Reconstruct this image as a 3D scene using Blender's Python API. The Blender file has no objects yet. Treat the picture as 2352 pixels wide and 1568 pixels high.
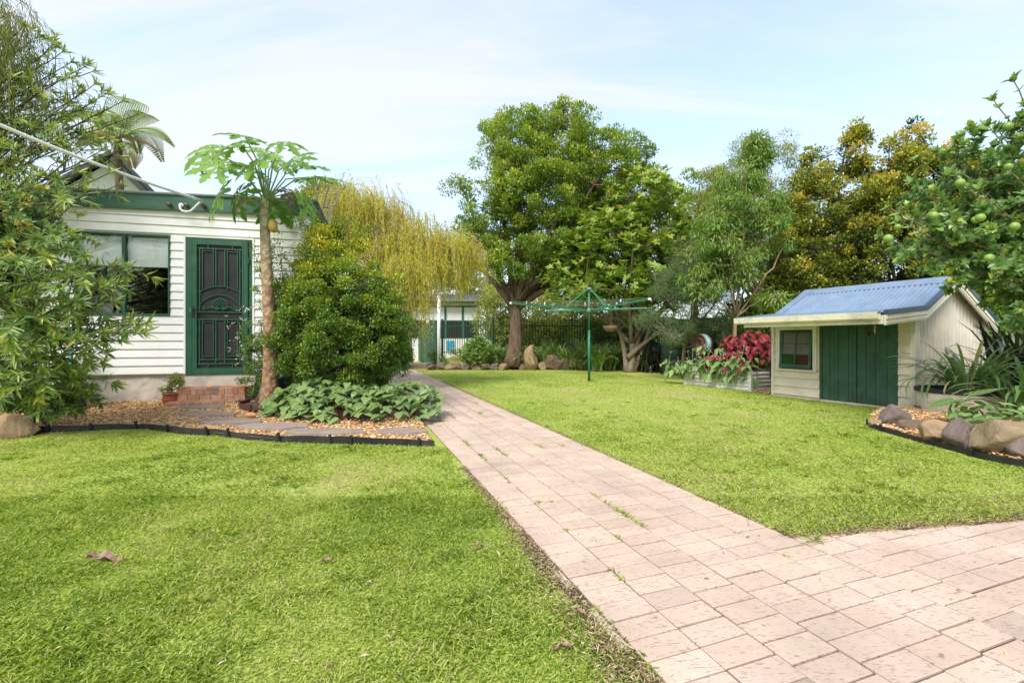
import bpy, bmesh, math, random
import numpy as np
from mathutils import Vector, Matrix, Euler

R_ = math.radians
rng = np.random.default_rng(7)
random.seed(7)
sc = bpy.context.scene
COL = sc.collection

# ------------------------------------------------------------------ camera
cam_d = bpy.data.cameras.new('camera')
cam = bpy.data.objects.new('camera', cam_d); COL.objects.link(cam)
cam.location = (0, 0, 1.1); cam.rotation_euler = (R_(90), 0, 0)
cam_d.sensor_width = 36; cam_d.lens = 16.07; cam_d.shift_y = -0.0017
cam_d.clip_start = 0.05; cam_d.clip_end = 600
sc.camera = cam

# ------------------------------------------------------------------ sky, sun, exposure
SUN_EL, SUN_AZ = 50.0, 205.0        # azimuth measured clockwise from +Y (behind the camera, a little left)
world = bpy.data.worlds.new('World'); sc.world = world; world.use_nodes = True
wn = world.node_tree; wn.nodes.clear(); wl = wn.links
w_out = wn.nodes.new('ShaderNodeOutputWorld'); w_bg = wn.nodes.new('ShaderNodeBackground')
w_sky = wn.nodes.new('ShaderNodeTexSky'); w_sky.sky_type = 'NISHITA'; w_sky.sun_disc = False
w_sky.sun_elevation = R_(SUN_EL); w_sky.sun_rotation = R_(SUN_AZ)
w_sky.air_density = 1.0; w_sky.dust_density = 2.0; w_sky.ozone_density = 1.0
w_tc = wn.nodes.new('ShaderNodeTexCoord'); w_sep = wn.nodes.new('ShaderNodeSeparateXYZ')
wl.new(w_tc.outputs['Generated'], w_sep.inputs[0])
def wmath(op, a, b=None, clamp=False):
    n = wn.nodes.new('ShaderNodeMath'); n.operation = op; n.use_clamp = clamp
    for i, s in enumerate((a, b)):
        if s is None: continue
        if isinstance(s, (int, float)): n.inputs[i].default_value = s
        else: wl.new(s, n.inputs[i])
    return n.outputs[0]
zc = wmath('ADD', wmath('MAXIMUM', w_sep.outputs['Z'], 0.0), 0.22)
w_cmb = wn.nodes.new('ShaderNodeCombineXYZ')
wl.new(wmath('DIVIDE', w_sep.outputs['X'], zc), w_cmb.inputs[0]); wl.new(wmath('DIVIDE', w_sep.outputs['Y'], zc), w_cmb.inputs[1])
def wnoise(rot, scl, scale, detail, rough, dist, loc=(0, 0, 0)):
    m = wn.nodes.new('ShaderNodeMapping'); m.inputs['Rotation'].default_value = (0, 0, R_(rot)); m.inputs['Scale'].default_value = scl
    m.inputs['Location'].default_value = loc
    wl.new(w_cmb.outputs[0], m.inputs[0])
    n = wn.nodes.new('ShaderNodeTexNoise'); n.inputs['Scale'].default_value = scale; n.inputs['Detail'].default_value = detail
    n.inputs['Roughness'].default_value = rough; n.inputs['Distortion'].default_value = dist
    wl.new(m.outputs[0], n.inputs['Vector']); return n.outputs['Fac']
n1 = wnoise(14, (0.45, 2.4, 1), 1.6, 8, 0.58, 0.7, (3.1, 1.7, 0))
n2 = wnoise(-8, (0.6, 0.9, 1), 0.6, 4, 0.5, 0.3, (0.4, 5.2, 0))
cov = wmath('ADD', wmath('MULTIPLY', n1, 0.65), wmath('MULTIPLY', n2, 0.6))
w_mr = wn.nodes.new('ShaderNodeMapRange'); w_mr.interpolation_type = 'SMOOTHSTEP'
w_mr.inputs['From Min'].default_value = 0.50; w_mr.inputs['From Max'].default_value = 0.74
w_mr.inputs['To Min'].default_value = 0.30; w_mr.inputs['To Max'].default_value = 0.96
wl.new(cov, w_mr.inputs['Value'])
w_mix = wn.nodes.new('ShaderNodeMix'); w_mix.data_type = 'RGBA'
wl.new(w_mr.outputs[0], w_mix.inputs[0]); wl.new(w_sky.outputs[0], w_mix.inputs[6])
w_mix.inputs[7].default_value = (2.05, 2.14, 2.30, 1)
wl.new(w_mix.outputs[2], w_bg.inputs['Color']); w_bg.inputs['Strength'].default_value = 0.15
wl.new(w_bg.outputs[0], w_out.inputs['Surface'])

sun_d = bpy.data.lights.new('sun', 'SUN'); sun = bpy.data.objects.new('sun', sun_d); COL.objects.link(sun)
sun_d.energy = 1.6; sun_d.angle = R_(24); sun_d.color = (1.0, 0.955, 0.88)
_az, _el = R_(SUN_AZ), R_(SUN_EL)
_to = Vector((math.sin(_az) * math.cos(_el), math.cos(_az) * math.cos(_el), math.sin(_el)))
sun.rotation_euler = _to.to_track_quat('Z', 'Y').to_euler()
sc.view_settings.view_transform = 'Standard'; sc.view_settings.look = 'None'
sc.view_settings.exposure = 1.63; sc.view_settings.gamma = 1.0
try: sc.view_settings.use_curve_mapping = False
except Exception: pass

# ------------------------------------------------------------------ helpers
F, CX, HY, CH = 1050.0, 1176.0, 780.0, 1.1
def at(x, y, Y): return Vector(((x - CX) / F * Y, Y, CH - (y - HY) / F * Y))
def gr(x, y, z=0.0):
    Y = (CH - z) * F / (y - HY); return Vector(((x - CX) / F * Y, Y, z))

def tag(o, label=None, cat=None, group=None, kind=None):
    if label: o['label'] = label
    if cat: o['category'] = cat
    if group: o['group'] = group
    if kind: o['kind'] = kind
    return o
def empty(name, loc=(0, 0, 0), rz=0.0, label=None, cat=None, group=None):
    o = bpy.data.objects.new(name, None); COL.objects.link(o); o.location = loc; o.rotation_euler = (0, 0, rz)
    o.empty_display_size = 0.1
    return tag(o, label, cat, group)
def link(name, me, mat=None, parent=None, loc=None, rot=None, scale=None):
    o = bpy.data.objects.new(name, me); COL.objects.link(o)
    if mat is not None and len(me.materials) == 0: me.materials.append(mat)
    if parent is not None: o.parent = parent
    if loc is not None: o.location = loc
    if rot is not None: o.rotation_euler = rot
    if scale is not None: o.scale = scale
    return o

class MB:
    def __init__(s): s.v = []; s.f = []
    def add(s, vs, fs, M=None):
        b = len(s.v)
        for p in vs:
            p = Vector(p); s.v.append(tuple(M @ p) if M is not None else tuple(p))
        for f in fs: s.f.append(tuple(i + b for i in f))
        return s
    def box(s, x0, x1, y0, y1, z0, z1, M=None):
        return s.add([(x0, y0, z0), (x1, y0, z0), (x1, y1, z0), (x0, y1, z0), (x0, y0, z1), (x1, y0, z1), (x1, y1, z1), (x0, y1, z1)],
                     [(0, 3, 2, 1), (4, 5, 6, 7), (0, 1, 5, 4), (1, 2, 6, 5), (2, 3, 7, 6), (3, 0, 4, 7)], M)
    def cbox(s, x0, x1, y0, y1, z0, z1, c, M=None):
        # box with chamfered top edge and slightly chamfered uprights
        vs = []; 
        for z, k in ((z0, 0), (z1 - c, 0), (z1, c)):
            vs += [(x0 + k, y0 + k, z), (x1 - k, y0 + k, z), (x1 - k, y1 - k, z), (x0 + k, y1 - k, z)]
        fs = [(0, 3, 2, 1), (8, 9, 10, 11)]
        for L in (0, 4):
            for i in range(4): j = (i + 1) % 4; fs.append((L + i, L + j, L + 4 + j, L + 4 + i))
        return s.add(vs, fs, M)
    def tube(s, pts, rad, n=6, cap=True):
        pts = [Vector(p) for p in pts]; m = len(pts)
        if isinstance(rad, (int, float)): rad = [rad] * m
        b = len(s.v); up = Vector((0.13, 0.21, 1)).normalized(); pu = None
        for i, p in enumerate(pts):
            t = (pts[min(i + 1, m - 1)] - pts[max(i - 1, 0)])
            if t.length < 1e-9: t = Vector((0, 0, 1))
            t.normalize()
            if pu is None:
                a = t.cross(up if abs(t.dot(up)) < 0.95 else Vector((1, 0, 0)))
            else:
                a = pu - t * pu.dot(t)
            a.normalize(); pu = a; c = t.cross(a)
            for k in range(n):
                an = 2 * math.pi * k / n; s.v.append(tuple(p + (a * math.cos(an) + c * math.sin(an)) * rad[i]))
        for i in range(m - 1):
            for k in range(n):
                k2 = (k + 1) % n
                s.f.append((b + i * n + k, b + i * n + k2, b + (i + 1) * n + k2, b + (i + 1) * n + k))
        if cap:
            s.f.append(tuple(b + k for k in range(n))[::-1]); s.f.append(tuple(b + (m - 1) * n + k for k in range(n)))
        return s
    def lathe(s, prof, n=24, c=(0, 0, 0)):
        b = len(s.v)
        for r, z in prof:
            for k in range(n):
                a = 2 * math.pi * k / n; s.v.append((c[0] + r * math.cos(a), c[1] + r * math.sin(a), c[2] + z))
        for i in range(len(prof) - 1):
            for k in range(n):
                k2 = (k + 1) % n; s.f.append((b + i * n + k, b + i * n + k2, b + (i + 1) * n + k2, b + (i + 1) * n + k))
        return s
    def prism(s, poly, y0, y1, M=None):
        # poly in xz, extruded along y
        n = len(poly); vs = [(x, y0, z) for x, z in poly] + [(x, y1, z) for x, z in poly]
        fs = [tuple(range(n)), tuple(range(2 * n - 1, n - 1, -1))] + [(i, i + n, (i + 1) % n + n, (i + 1) % n) for i in range(n)]
        return s.add(vs, fs, M)
    def mesh(s, name, smooth=False):
        me = bpy.data.meshes.new(name); me.from_pydata(s.v, [], s.f); me.update()
        bm = bmesh.new(); bm.from_mesh(me); bmesh.ops.recalc_face_normals(bm, faces=bm.faces); bm.to_mesh(me); bm.free()
        if smooth: me.polygons.foreach_set('use_smooth', [True] * len(me.polygons))
        return me
    def build(s, name, mat, parent=None, loc=None, rot=None, smooth=False):
        return link(name, s.mesh(name, smooth), mat, parent, loc, rot)

def fast_mesh(name, V, Fc, mat, tint=None, smooth=False):
    V = np.asarray(V, dtype=np.float32); Fc = np.asarray(Fc, dtype=np.int32); k = Fc.shape[1]; m = len(Fc)
    me = bpy.data.meshes.new(name)
    me.vertices.add(len(V)); me.vertices.foreach_set('co', V.ravel())
    me.loops.add(m * k); me.loops.foreach_set('vertex_index', Fc.ravel())
    me.polygons.add(m); me.polygons.foreach_set('loop_start', np.arange(0, m * k, k, dtype=np.int32))
    try: me.polygons.foreach_set('loop_total', np.full(m, k, dtype=np.int32))
    except Exception: pass
    me.update(calc_edges=True)
    if tint is not None:
        a = me.attributes.new('tint', 'FLOAT', 'FACE'); a.data.foreach_set('value', np.asarray(tint, dtype=np.float32))
    if smooth: me.polygons.foreach_set('use_smooth', np.ones(m, dtype=bool))
    if mat is not None: me.materials.append(mat)
    return me

# ------------------------------------------------------------------ materials
def new_mat(name):
    m = bpy.data.materials.new(name); m.use_nodes = True; nt = m.node_tree; nt.nodes.clear()
    o = nt.nodes.new('ShaderNodeOutputMaterial'); p = nt.nodes.new('ShaderNodeBsdfPrincipled'); nt.links.new(p.outputs[0], o.inputs[0])
    return m, nt, p, o
def N(nt, t, **kw):
    n = nt.nodes.new(t)
    for k, v in kw.items():
        if hasattr(n, k) and k not in ('Scale',): setattr(n, k, v)
        else: n.inputs[k].default_value = v
    return n
def ramp(nt, fac, stops, interp='LINEAR'):
    r = nt.nodes.new('ShaderNodeValToRGB'); r.color_ramp.interpolation = interp; e = r.color_ramp.elements
    while len(e) > 1: e.remove(e[-1])
    e[0].position = stops[0][0]; e[0].color = (*stops[0][1], 1)
    for p, c in stops[1:]:
        q = e.new(p); q.color = (*c, 1)
    nt.links.new(fac, r.inputs[0]); return r.outputs[0]
def noise(nt, vec, scale, detail=4, rough=0.55, dist=0.0):
    n = nt.nodes.new('ShaderNodeTexNoise'); n.inputs['Scale'].default_value = scale; n.inputs['Detail'].default_value = detail
    n.inputs['Roughness'].default_value = rough; n.inputs['Distortion'].default_value = dist
    if vec is not None: nt.links.new(vec, n.inputs['Vector'])
    return n.outputs['Fac']
def pos_vec(nt, scl=(1, 1, 1), rot=(0, 0, 0), src='Position'):
    if src == 'Position': g = nt.nodes.new('ShaderNodeNewGeometry').outputs['Position']
    else: g = nt.nodes.new('ShaderNodeTexCoord').outputs['Object']
    m = nt.nodes.new('ShaderNodeMapping'); m.inputs['Scale'].default_value = scl; m.inputs['Rotation'].default_value = rot
    nt.links.new(g, m.inputs[0]); return m.outputs[0]
def mixc(nt, fac, a, b, mode='MIX'):
    n = nt.nodes.new('ShaderNodeMix'); n.data_type = 'RGBA'; n.blend_type = mode
    for i, s in ((0, fac), (6, a), (7, b)):
        if isinstance(s, (int, float)): n.inputs[i].default_value = s
        elif isinstance(s, tuple): n.inputs[i].default_value = (*s, 1)
        else: nt.links.new(s, n.inputs[i])
    return n.outputs[2]
def math_n(nt, op, a, b=0.0, clamp=False):
    n = nt.nodes.new('ShaderNodeMath'); n.operation = op; n.use_clamp = clamp
    for i, s in enumerate((a, b)):
        if isinstance(s, (int, float)): n.inputs[i].default_value = s
        else: nt.links.new(s, n.inputs[i])
    return n.outputs[0]
def bump(nt, p, h, strength=0.3, dist=0.01):
    b = nt.nodes.new('ShaderNodeBump'); b.inputs['Strength'].default_value = strength; b.inputs['Distance'].default_value = dist
    nt.links.new(h, b.inputs['Height']); nt.links.new(b.outputs[0], p.inputs['Normal'])
def rand_sum(nt):
    g = nt.nodes.new('ShaderNodeNewGeometry'); oi = nt.nodes.new('ShaderNodeObjectInfo')
    return math_n(nt, 'FRACT', math_n(nt, 'ADD', g.outputs['Random Per Island'], oi.outputs['Random']))
def simple(name, col, rough=0.6, var=0.12, scale=6.0, bmp=0.0, bscale=60.0, dirt=None, dirt_amt=0.35, metal=0.0, spec=0.4, islands=0.0, stretch=(1, 1, 1)):
    m, nt, p, o = new_mat(name)
    v = pos_vec(nt, stretch, src='Object')
    f = noise(nt, v, scale, 5, 0.6)
    c = tuple(col)
    out = ramp(nt, f, [(0.3, tuple(x * (1 - var) for x in c)), (0.7, tuple(min(1, x * (1 + var)) for x in c))])
    if islands:
        r = rand_sum(nt)
        out = mixc(nt, 1.0, out, ramp(nt, r, [(0, (1 - islands,) * 3), (1, (1 + islands * 0.4,) * 3)]), 'MULTIPLY')
    if dirt:
        d = noise(nt, v, scale * 0.37 + 1.3, 8, 0.7, 0.4)
        out = mixc(nt, ramp(nt, d, [(0.5, (0, 0, 0)), (0.72, (dirt_amt,) * 3)]), out, dirt)
    nt.links.new(out, p.inputs['Base Color'])
    p.inputs['Roughness'].default_value = rough; p.inputs['Metallic'].default_value = metal
    p.inputs['Specular IOR Level'].default_value = spec
    if bmp: bump(nt, p, noise(nt, v, bscale, 6, 0.65), bmp, 0.01)
    return m
def leaf_mat(name, stops, rough=0.5, transl=0.3, spec=0.35, rnd=False):
    m, nt, p, o = new_mat(name)
    if rnd: f = rand_sum(nt)
    else:
        a = nt.nodes.new('ShaderNodeAttribute'); a.attribute_name = 'tint'; f = a.outputs['Fac']
    c = ramp(nt, f, stops)
    nt.links.new(c, p.inputs['Base Color']); p.inputs['Roughness'].default_value = rough; p.inputs['Specular IOR Level'].default_value = spec
    t = nt.nodes.new('ShaderNodeBsdfTranslucent')
    hs = nt.nodes.new('ShaderNodeHueSaturation'); hs.inputs['Hue'].default_value = 0.485; hs.inputs['Saturation'].default_value = 1.1; hs.inputs['Value'].default_value = 1.25
    nt.links.new(c, hs.inputs['Color']); nt.links.new(hs.outputs[0], t.inputs['Color'])
    mx = nt.nodes.new('ShaderNodeMixShader'); mx.inputs[0].default_value = transl
    nt.links.new(p.outputs[0], mx.inputs[1]); nt.links.new(t.outputs[0], mx.inputs[2]); nt.links.new(mx.outputs[0], o.inputs[0])
    return m
def bark_mat(name, c1, c2, scale=9, strength=0.8):
    m, nt, p, o = new_mat(name)
    v = pos_vec(nt, (1, 1, 0.22), src='Object')
    f = noise(nt, v, scale, 8, 0.7, 0.6)
    nt.links.new(ramp(nt, f, [(0.32, c1), (0.66, c2)]), p.inputs['Base Color']); p.inputs['Roughness'].default_value = 0.9
    p.inputs['Specular IOR Level'].default_value = 0.15
    bump(nt, p, f, strength, 0.03); return m
def glass_mat(name, tint=(0.9, 0.93, 0.92), alpha=0.12, rough=0.03):
    m, nt, p, o = new_mat(name); nt.nodes.remove(p)
    tr = nt.nodes.new('ShaderNodeBsdfTransparent'); tr.inputs[0].default_value = (*tint, 1)
    gl = nt.nodes.new('ShaderNodeBsdfGlossy'); gl.inputs['Roughness'].default_value = rough; gl.inputs[0].default_value = (1, 1, 1, 1)
    lw = nt.nodes.new('ShaderNodeLayerWeight'); fr = math_n(nt, 'ADD', math_n(nt, 'MULTIPLY', math_n(nt, 'POWER', lw.outputs['Facing'], 5.0), 0.9), 0.05)
    mx = nt.nodes.new('ShaderNodeMixShader'); nt.links.new(fr, mx.inputs[0])
    nt.links.new(tr.outputs[0], mx.inputs[1]); nt.links.new(gl.outputs[0], mx.inputs[2]); nt.links.new(mx.outputs[0], o.inputs[0])
    return m

M = {}
M['white'] = simple('white_vinyl', (0.78, 0.77, 0.75), 0.5, 0.03, 3, dirt=(0.62, 0.58, 0.51), dirt_amt=0.22)
M['white_metal'] = simple('white_metal', (0.75, 0.75, 0.74), 0.4, 0.05, 8)
M['green'] = simple('green_paint', (0.020, 0.092, 0.048), 0.45, 0.15, 5, dirt=(0.10, 0.16, 0.11), dirt_amt=0.3, bmp=0.05)
M['greenfas'] = simple('green_fascia_paint', (0.038, 0.115, 0.075), 0.55, 0.15, 4, bmp=0.25, bscale=9, stretch=(0.3, 3, 3), dirt=(0.12, 0.2, 0.15))
M['green_dark'] = simple('dark_green_paint', (0.030, 0.088, 0.052), 0.55, 0.28, 5, bmp=0.15, dirt=(0.09, 0.12, 0.085), dirt_amt=0.55)
M['hoist'] = simple('hoist_green', (0.018, 0.15, 0.075), 0.4, 0.15, 7, dirt=(0.12, 0.2, 0.14), dirt_amt=0.25)
M['fence_green'] = simple('fence_green', (0.012, 0.065, 0.035), 0.5, 0.15, 7)
M['gutgreen'] = simple('gutter_green', (0.15, 0.19, 0.15), 0.5, 0.1, 6)
M['screen'] = simple('screen_mesh', (0.018, 0.018, 0.020), 0.7, 0.35, 3.5, bmp=0.2, bscale=300, dirt=(0.06, 0.06, 0.065), dirt_amt=0.5)
M['black'] = simple('black_plastic', (0.018, 0.018, 0.019), 0.5, 0.25, 8, dirt=(0.07, 0.065, 0.06), dirt_amt=0.5)
M['maroon'] = simple('maroon_plastic', (0.085, 0.03, 0.026), 0.5, 0.2, 8, dirt=(0.16, 0.09, 0.06), dirt_amt=0.4)
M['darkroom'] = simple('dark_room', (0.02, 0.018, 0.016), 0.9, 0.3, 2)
M['blind'] = simple('roller_blind', (0.74, 0.74, 0.73), 0.8, 0.03, 3)
M['glass'] = glass_mat('window_glass')
M['concrete'] = simple('rough_concrete', (0.52, 0.465, 0.40), 0.9, 0.18, 5, bmp=0.6, bscale=16, dirt=(0.24, 0.21, 0.18), dirt_amt=0.6)
M['cream'] = simple('cream_paint', (0.66, 0.58, 0.46), 0.6, 0.08, 4, bmp=0.1, bscale=30, dirt=(0.55, 0.42, 0.27), dirt_amt=0.4)
M['cream2'] = simple('cream_trim', (0.68, 0.64, 0.53), 0.55, 0.07, 4, bmp=0.1, bscale=30, dirt=(0.42, 0.38, 0.31), dirt_amt=0.5)
M['gutter'] = simple('weathered_gutter', (0.68, 0.64, 0.50), 0.5, 0.06, 4, dirt=(0.30, 0.32, 0.28), dirt_amt=0.9, bmp=0.1)
M['gable'] = simple('gable_sheet', (0.60, 0.55, 0.46), 0.5, 0.06, 3, dirt=(0.38, 0.33, 0.26), dirt_amt=0.5)
M['bluroof'] = simple('blue_roof', (0.15, 0.215, 0.31), 0.42, 0.14, 4, dirt=(0.25, 0.30, 0.37), dirt_amt=0.5, spec=0.5)
M['navy'] = simple('navy_trim', (0.03, 0.065, 0.12), 0.35, 0.12, 3, spec=0.5)
M['corrwhite'] = simple('white_corrugated', (0.62, 0.60, 0.56), 0.45, 0.08, 4, dirt=(0.34, 0.28, 0.21), dirt_amt=0.6)
M['terracotta'] = simple('terracotta', (0.28, 0.075, 0.035), 0.35, 0.2, 8, spec=0.5)
M['bluepot'] = simple('blue_pot', (0.02, 0.05, 0.085), 0.3, 0.25, 8, spec=0.5)
M['metal'] = simple('grey_metal', (0.28, 0.28, 0.28), 0.4, 0.15, 8, metal=0.7)
M['rust'] = simple('rusty_metal', (0.11, 0.055, 0.035), 0.75, 0.35, 12, bmp=0.2)
M['soil'] = simple('soil', (0.075, 0.05, 0.034), 0.95, 0.4, 12, bmp=0.8, bscale=40)
M['slab'] = simple('stepping_slab', (0.25, 0.195, 0.16), 0.85, 0.2, 7, bmp=0.3, bscale=50, dirt=(0.33, 0.27, 0.22), dirt_amt=0.4)
M['deck'] = simple('deck_timber', (0.33, 0.24, 0.18), 0.8, 0.15, 7, islands=0.25, bmp=0.2)
M['mortar'] = simple('mortar', (0.52, 0.46, 0.38), 0.95, 0.15, 20, bmp=0.6)
M['roofgrey'] = simple('grey_roof', (0.055, 0.06, 0.062), 0.5, 0.1, 4)
M['offwhite'] = simple('offwhite_render', (0.66, 0.66, 0.64), 0.7, 0.05, 3)
M['hose'] = simple('hose_teal', (0.10, 0.34, 0.36), 0.45, 0.15, 9)
M['hosew'] = simple('hose_white', (0.55, 0.58, 0.55), 0.45, 0.1, 9)
M['tank'] = simple('tank_green', (0.009, 0.028, 0.02), 0.28, 0.2, 3, spec=0.5)
M['dry'] = simple('dry_leaf', (0.27, 0.17, 0.12), 0.8, 0.3, 20, bmp=0.4)
M['ceramic'] = simple('brown_ceramic', (0.16, 0.065, 0.05), 0.25, 0.5, 14, spec=0.6)
M['wire'] = simple('line_wire', (0.5, 0.52, 0.42), 0.5, 0.1, 5)
M['potcon'] = simple('cast_concrete', (0.52, 0.46, 0.34), 0.9, 0.18, 6, bmp=0.7, bscale=25, dirt=(0.24, 0.23, 0.12), dirt_amt=0.75)
def rock_mat(name, c1, c2, c3):
    m, nt, p, o = new_mat(name); v = pos_vec(nt, src='Object')
    f = noise(nt, v, 4.5, 10, 0.68, 0.8); g = noise(nt, v, 1.6, 5, 0.6, 0.3)
    base = ramp(nt, f, [(0.3, c1), (0.62, c2)])
    nt.links.new(mixc(nt, ramp(nt, g, [(0.48, (0, 0, 0)), (0.62, (0.7,) * 3)]), base, c3), p.inputs['Base Color'])
    p.inputs['Roughness'].default_value = 0.92; p.inputs['Specular IOR Level'].default_value = 0.15
    bump(nt, p, math_n(nt, 'ADD', f, noise(nt, v, 24, 8, 0.7)), 0.9, 0.02); return m
M['rock_sand'] = rock_mat('sandstone_rock', (0.20, 0.13, 0.075), (0.38, 0.27, 0.16), (0.26, 0.20, 0.15))
M['rock_purple'] = rock_mat('purple_grey_rock', (0.11, 0.085, 0.075), (0.21, 0.165, 0.14), (0.16, 0.12, 0.10))
M['rock_moss'] = rock_mat('lichen_rock', (0.17, 0.125, 0.075), (0.33, 0.25, 0.15), (0.15, 0.16, 0.085))
M['rock_brown'] = rock_mat('brown_rock', (0.10, 0.07, 0.05), (0.20, 0.145, 0.10), (0.14, 0.115, 0.08))

def paver_material():
    m, nt, p, o = new_mat('clay_paver')
    r = rand_sum(nt)
    v = pos_vec(nt, (1, 1, 1)); 
    base = ramp(nt, r, [(0.0, (0.52, 0.405, 0.335)), (0.3, (0.55, 0.45, 0.38)), (0.55, (0.54, 0.43, 0.37)), (0.75, (0.58, 0.48, 0.40)), (0.96, (0.53, 0.43, 0.365)), (1.0, (0.47, 0.385, 0.33))])
    big = noise(nt, v, 2.2, 5, 0.6)
    base = mixc(nt, 1.0, base, ramp(nt, big, [(0.3, (0.74, 0.70, 0.655)), (0.7, (0.99, 0.94, 0.88))]), 'MULTIPLY')
    vv = pos_vec(nt, (30, 150, 60), (0, 0, R_(-19.8)))
    pit = noise(nt, vv, 1.0, 3, 0.55, 0.2)
    patch = noise(nt, v, 9, 3, 0.5)
    pf = math_n(nt, 'ADD', pit, math_n(nt, 'MULTIPLY', patch, 0.22))
    pm = ramp(nt, pf, [(0.70, (0, 0, 0)), (0.755, (1, 1, 1))])
    col = mixc(nt, math_n(nt, 'MULTIPLY', pm, 0.68), base, (0.24, 0.165, 0.125))
    fine = noise(nt, v, 160, 4, 0.6)
    col = mixc(nt, 1.0, col, ramp(nt, fine, [(0.3, (0.93,) * 3), (0.7, (1.05,) * 3)]), 'MULTIPLY')
    nt.links.new(col, p.inputs['Base Color']); p.inputs['Roughness'].default_value = 0.85; p.inputs['Specular IOR Level'].default_value = 0.2
    bump(nt, p, math_n(nt, 'SUBTRACT', fine, math_n(nt, 'MULTIPLY', pm, 1.5)), 0.35, 0.003)
    return m
M['paver'] = paver_material()
def brick_material():
    m, nt, p, o = new_mat('clay_brick'); r = rand_sum(nt); v = pos_vec(nt)
    base = ramp(nt, r, [(0, (0.26, 0.12, 0.075)), (0.25, (0.42, 0.18, 0.095)), (0.5, (0.36, 0.16, 0.10)), (0.75, (0.50, 0.26, 0.14)), (1, (0.21, 0.125, 0.10))])
    f = noise(nt, v, 14, 7, 0.65)
    col = mixc(nt, ramp(nt, f, [(0.52, (0, 0, 0)), (0.68, (0.55,) * 3)]), base, (0.50, 0.38, 0.28))
    nt.links.new(col, p.inputs['Base Color']); p.inputs['Roughness'].default_value = 0.9; bump(nt, p, noise(nt, v, 90, 6, 0.7), 0.5, 0.006); return m
M['brick'] = brick_material()
def ground_material():
    m, nt, p, o = new_mat('lawn_soil'); v = pos_vec(nt)
    f = noise(nt, v, 0.7, 5, 0.6); g = noise(nt, v, 26, 7, 0.7)
    green = ramp(nt, g, [(0.3, (0.24, 0.30, 0.055)), (0.7, (0.43, 0.49, 0.12))])
    strw = ramp(nt, g, [(0.3, (0.32, 0.28, 0.13)), (0.7, (0.55, 0.48, 0.27))])
    nt.links.new(mixc(nt, ramp(nt, f, [(0.50, (0, 0, 0)), (0.72, (0.6,) * 3)]), green, strw), p.inputs['Base Color'])
    p.inputs['Roughness'].default_value = 0.95; p.inputs['Specular IOR Level'].default_value = 0.1
    bump(nt, p, g, 0.8, 0.03); return m
M['ground'] = ground_material()
M['mulch'] = leaf_mat('bark_mulch', [(0, (0.22, 0.11, 0.05)), (0.2, (0.48, 0.26, 0.11)), (0.55, (0.68, 0.42, 0.20)), (0.85, (0.76, 0.53, 0.28)), (1, (0.80, 0.65, 0.42))], 0.8, 0.0, 0.2)
M['mulchbase'] = simple('mulch_ground', (0.34, 0.19, 0.09), 0.95, 0.45, 30, bmp=1.0, bscale=45)
M['thatch'] = leaf_mat('dry_thatch', [(0, (0.16, 0.11, 0.06)), (0.5, (0.36, 0.27, 0.15)), (1, (0.55, 0.45, 0.27))], 0.9, 0.1, 0.1)
M['grass'] = leaf_mat('grass_blades', [(0, (0.13, 0.23, 0.025)), (0.25, (0.26, 0.36, 0.045)), (0.5, (0.365, 0.475, 0.075)), (0.75, (0.48, 0.55, 0.14)), (0.9, (0.47, 0.46, 0.17)), (1, (0.54, 0.46, 0.26))], 0.42, 0.40, 0.4)

# ------------------------------------------------------------------ foliage tools
def unit(a): return a / np.maximum(np.linalg.norm(a, axis=-1, keepdims=True), 1e-9)
def rdir(n, r=None):
    r = r or rng; return unit(r.normal(size=(n, 3)))
def leaf_geo(P, A, Nn, L, W, shape='kite', fold=0.18, droop=0.12):
    """P base points, A leaf axes, Nn rough normals, L lengths, W widths -> verts, faces (quads or tris), leaves"""
    n = len(P); A = unit(A); S = unit(np.cross(A, Nn)); U = np.cross(S, A)
    L = np.broadcast_to(L, (n,))[:, None]; W = np.broadcast_to(W, (n,))[:, None]
    if shape == 'kite':
        v0 = P; v1 = P + A * L * 0.45 + S * W * 0.5 + U * W * fold; v2 = P + A * L - U * L * droop; v3 = P + A * L * 0.45 - S * W * 0.5 + U * W * fold
        V = np.stack([v0, v1, v2, v3], 1).reshape(-1, 3); b = np.arange(n)[:, None] * 4
        Fc = np.concatenate([b + np.array([0, 1, 2]), b + np.array([0, 2, 3])], 1).reshape(-1, 3); per = 2
    elif shape == 'tri':
        v0 = P - S * W * 0.5; v1 = P + S * W * 0.5; v2 = P + A * L
        V = np.stack([v0, v1, v2], 1).reshape(-1, 3); Fc = np.arange(n * 3).reshape(-1, 3); per = 1
    else:   # oval / lance
        a1, a2, w1, w2 = (0.28, 0.66, 0.46, 0.42) if shape == 'oval' else ((0.3, 0.75, 0.36, 0.5) if shape == 'obovate' else (0.25, 0.6, 0.46, 0.40))
        def pt(a, w, sg): return P + A * L * a + S * W * w * sg + U * (W * fold * w * 2 - L * droop * a * a)
        V = np.stack([P, pt(a1, w1, 1), pt(a2, w2, 1), pt(1, 0, 0), pt(a2, w2, -1), pt(a1, w1, -1)], 1).reshape(-1, 3)
        b = np.arange(n)[:, None] * 6
        Fc = np.concatenate([b + np.array([0, 1, 2, 3]), b + np.array([0, 3, 4, 5])], 1).reshape(-1, 4); per = 2
    return V, Fc, per
def leaf_obj(name, P, A, Nn, L, W, mat, parent=None, shape='kite', fold=0.18, droop=0.12, tint=None):
    V, Fc, per = leaf_geo(P, A, Nn, L, W, shape, fold, droop)
    if tint is None: tint = rng.random(len(P))
    me = fast_mesh(name, V, Fc, mat, np.repeat(tint, per)); o = link(name, me, None, parent); return o

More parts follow.
